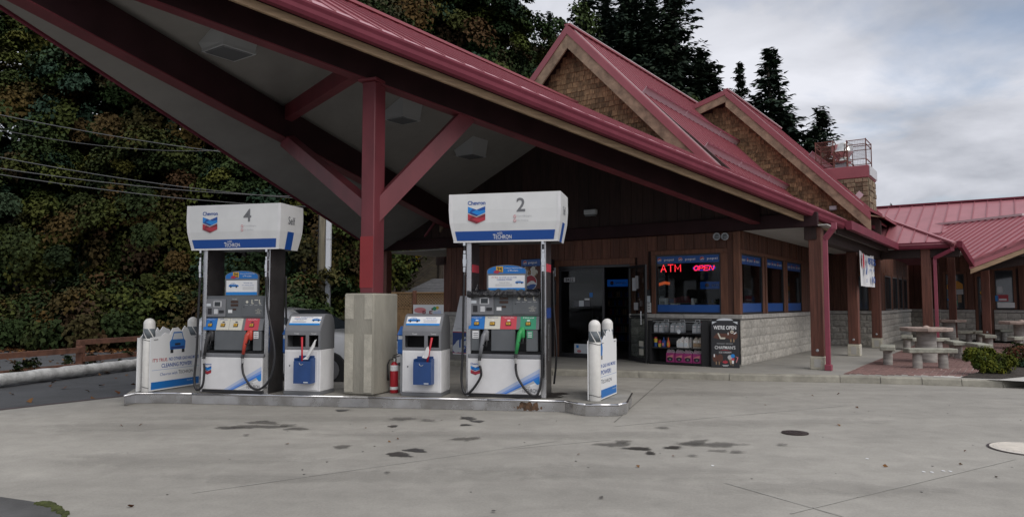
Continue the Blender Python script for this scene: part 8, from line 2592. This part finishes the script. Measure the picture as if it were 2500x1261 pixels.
fir(2003, 258, 60, 3, 'conifer behind the rusty rooftop cage', 1.75, 3.0)
fir(1970, 320, 60, 3, 'low conifer between the rear gable and the rusty cage', 1.5, 4.0)
fir(2174, 496, 75, 3, 'tiny conifer tip just above the far red roof', .8, 4.0)
for i, (x, yt) in enumerate(((-60, -60), (160, 40), (330, 60), (520, -20), (700, -60), (880, -60), (1010, -20))):
    fir(x, yt, 44 + (i % 3) * 3, 1, 'dark conifer high behind the wooded bank, %s from the left' % ords[i], 1.1, i * .8)
# shrubs of the patio bed
s0 = onz(2415, 916, ZW)
t = thing('green_shrub', 'yellow green juniper shrub in the planting bed at the kerb', 'shrub', (s0.x, s0.y, ZW + .03), 0)
P_ = []
for i, (dx_, dy_, dz_, rd) in enumerate(((0, 0, .20, (.27, .24, .19)), (-.27, .04, .36, (.11, .11, .10)), (-.02, .06, .34, (.17, .15, .12)), (.28, .02, .24, (.19, .16, .10)), (.02, -.08, .10, (.22, .17, .09)), (-.16, .0, .22, (.12, .1, .1)))):
    link('foliage', crown_mesh(60 + i, rd, 50, 70, .034, ['juniper'], rc=.085, inner=.5, squash=.7, flat=.3), t, (dx_, dy_, dz_))
q = MB()
for a in range(7): q.tube([(0, 0, -.05), (.12 * cos(a), .12 * sin(a), .15), (.3 * cos(a), .25 * sin(a), .33)], [.016, .012, .005], 'bark', 5)
q.build('stem', t)
s1 = onz(2496, 904, ZW)
t = thing('brown_shrub', 'rust brown low shrub at the right edge beside the green one', 'shrub', (s1.x, s1.y, ZW + .03), 0)
link('foliage', crown_mesh(71, (.34, .30, .24), 50, 46, .045, ['rust', 'rust', 'green'], rc=.12, inner=.5), t, (0.05, .05, .26)); link('foliage', crown_mesh(72, (.30, .22, .10), 30, 40, .045, ['green', 'teal'], rc=.1), t, (-.05, -.1, .09))
q = MB()
for a in range(6): q.tube([(0, 0, -.05), (.1 * cos(a), .1 * sin(a), .15), (.24 * cos(a), .2 * sin(a), .3)], [.014, .010, .004], 'bark', 5)
q.build('stem', t)
# fallen leaves along the foot of the bank and weeds by the log
n = 5200
X = RG.uniform(-24, -3, n); Y = 22.9 - np.abs(RG.normal(0, 1.0, n)) * 1.0 + RG.random(n) * 1.2
k = 500
X[:k] = RG.uniform(-14, -6.5, k); Y[:k] = RG.uniform(11, 21, k)
k2 = 26
X[k:k + k2] = RG.uniform(-6, 6, k2); Y[k:k + k2] = RG.uniform(5, 12, k2)
Z = np.full(n, .012) + RG.random(n) * .03 * (Y > 21); 
keep = RG.random(n) > .0
keep[:k] = RG.random(k) < .28
cc = np.array([(.14, .06, .025), (.10, .05, .025), (.18, .09, .03), (.07, .04, .02)])[RG.integers(0, 4, n)]
nn_ = np.column_stack([RG.normal(0, .35, n), RG.normal(0, .35, n), np.ones(n)]); tt_ = RG.normal(size=(n, 3))
sz_ = RG.uniform(.07, .15, n); sz_[k:k + k2] *= .45
me = leaf_mesh('fallen_leaves', np.column_stack([X, Y, Z])[keep], nn_[keep], tt_[keep], sz_[keep], sz_[keep] * .8, cc[keep], .12)
kind(link('fallen_leaves', me), 'stuff')
W_ = []
for i, (x, y) in enumerate(((65, 920), (80, 918), (165, 905), (222, 900), (310, 893), (40, 926))):
    p = onz(x, y, 0)
    t = thing('weed', 'dark weed growing beside the white log, %s from the left' % ('second', 'third', 'fourth', 'fifth', 'rightmost', 'first')[i], 'weed', (p.x, p.y, 0), i, 'weeds along the log')
    link('leaves', crown_mesh(80 + i, (.14, .12, .20), 12, 18, .055, ['green', 'teal', 'brown'], rc=.09, inner=.2), t, (0, 0, .17))
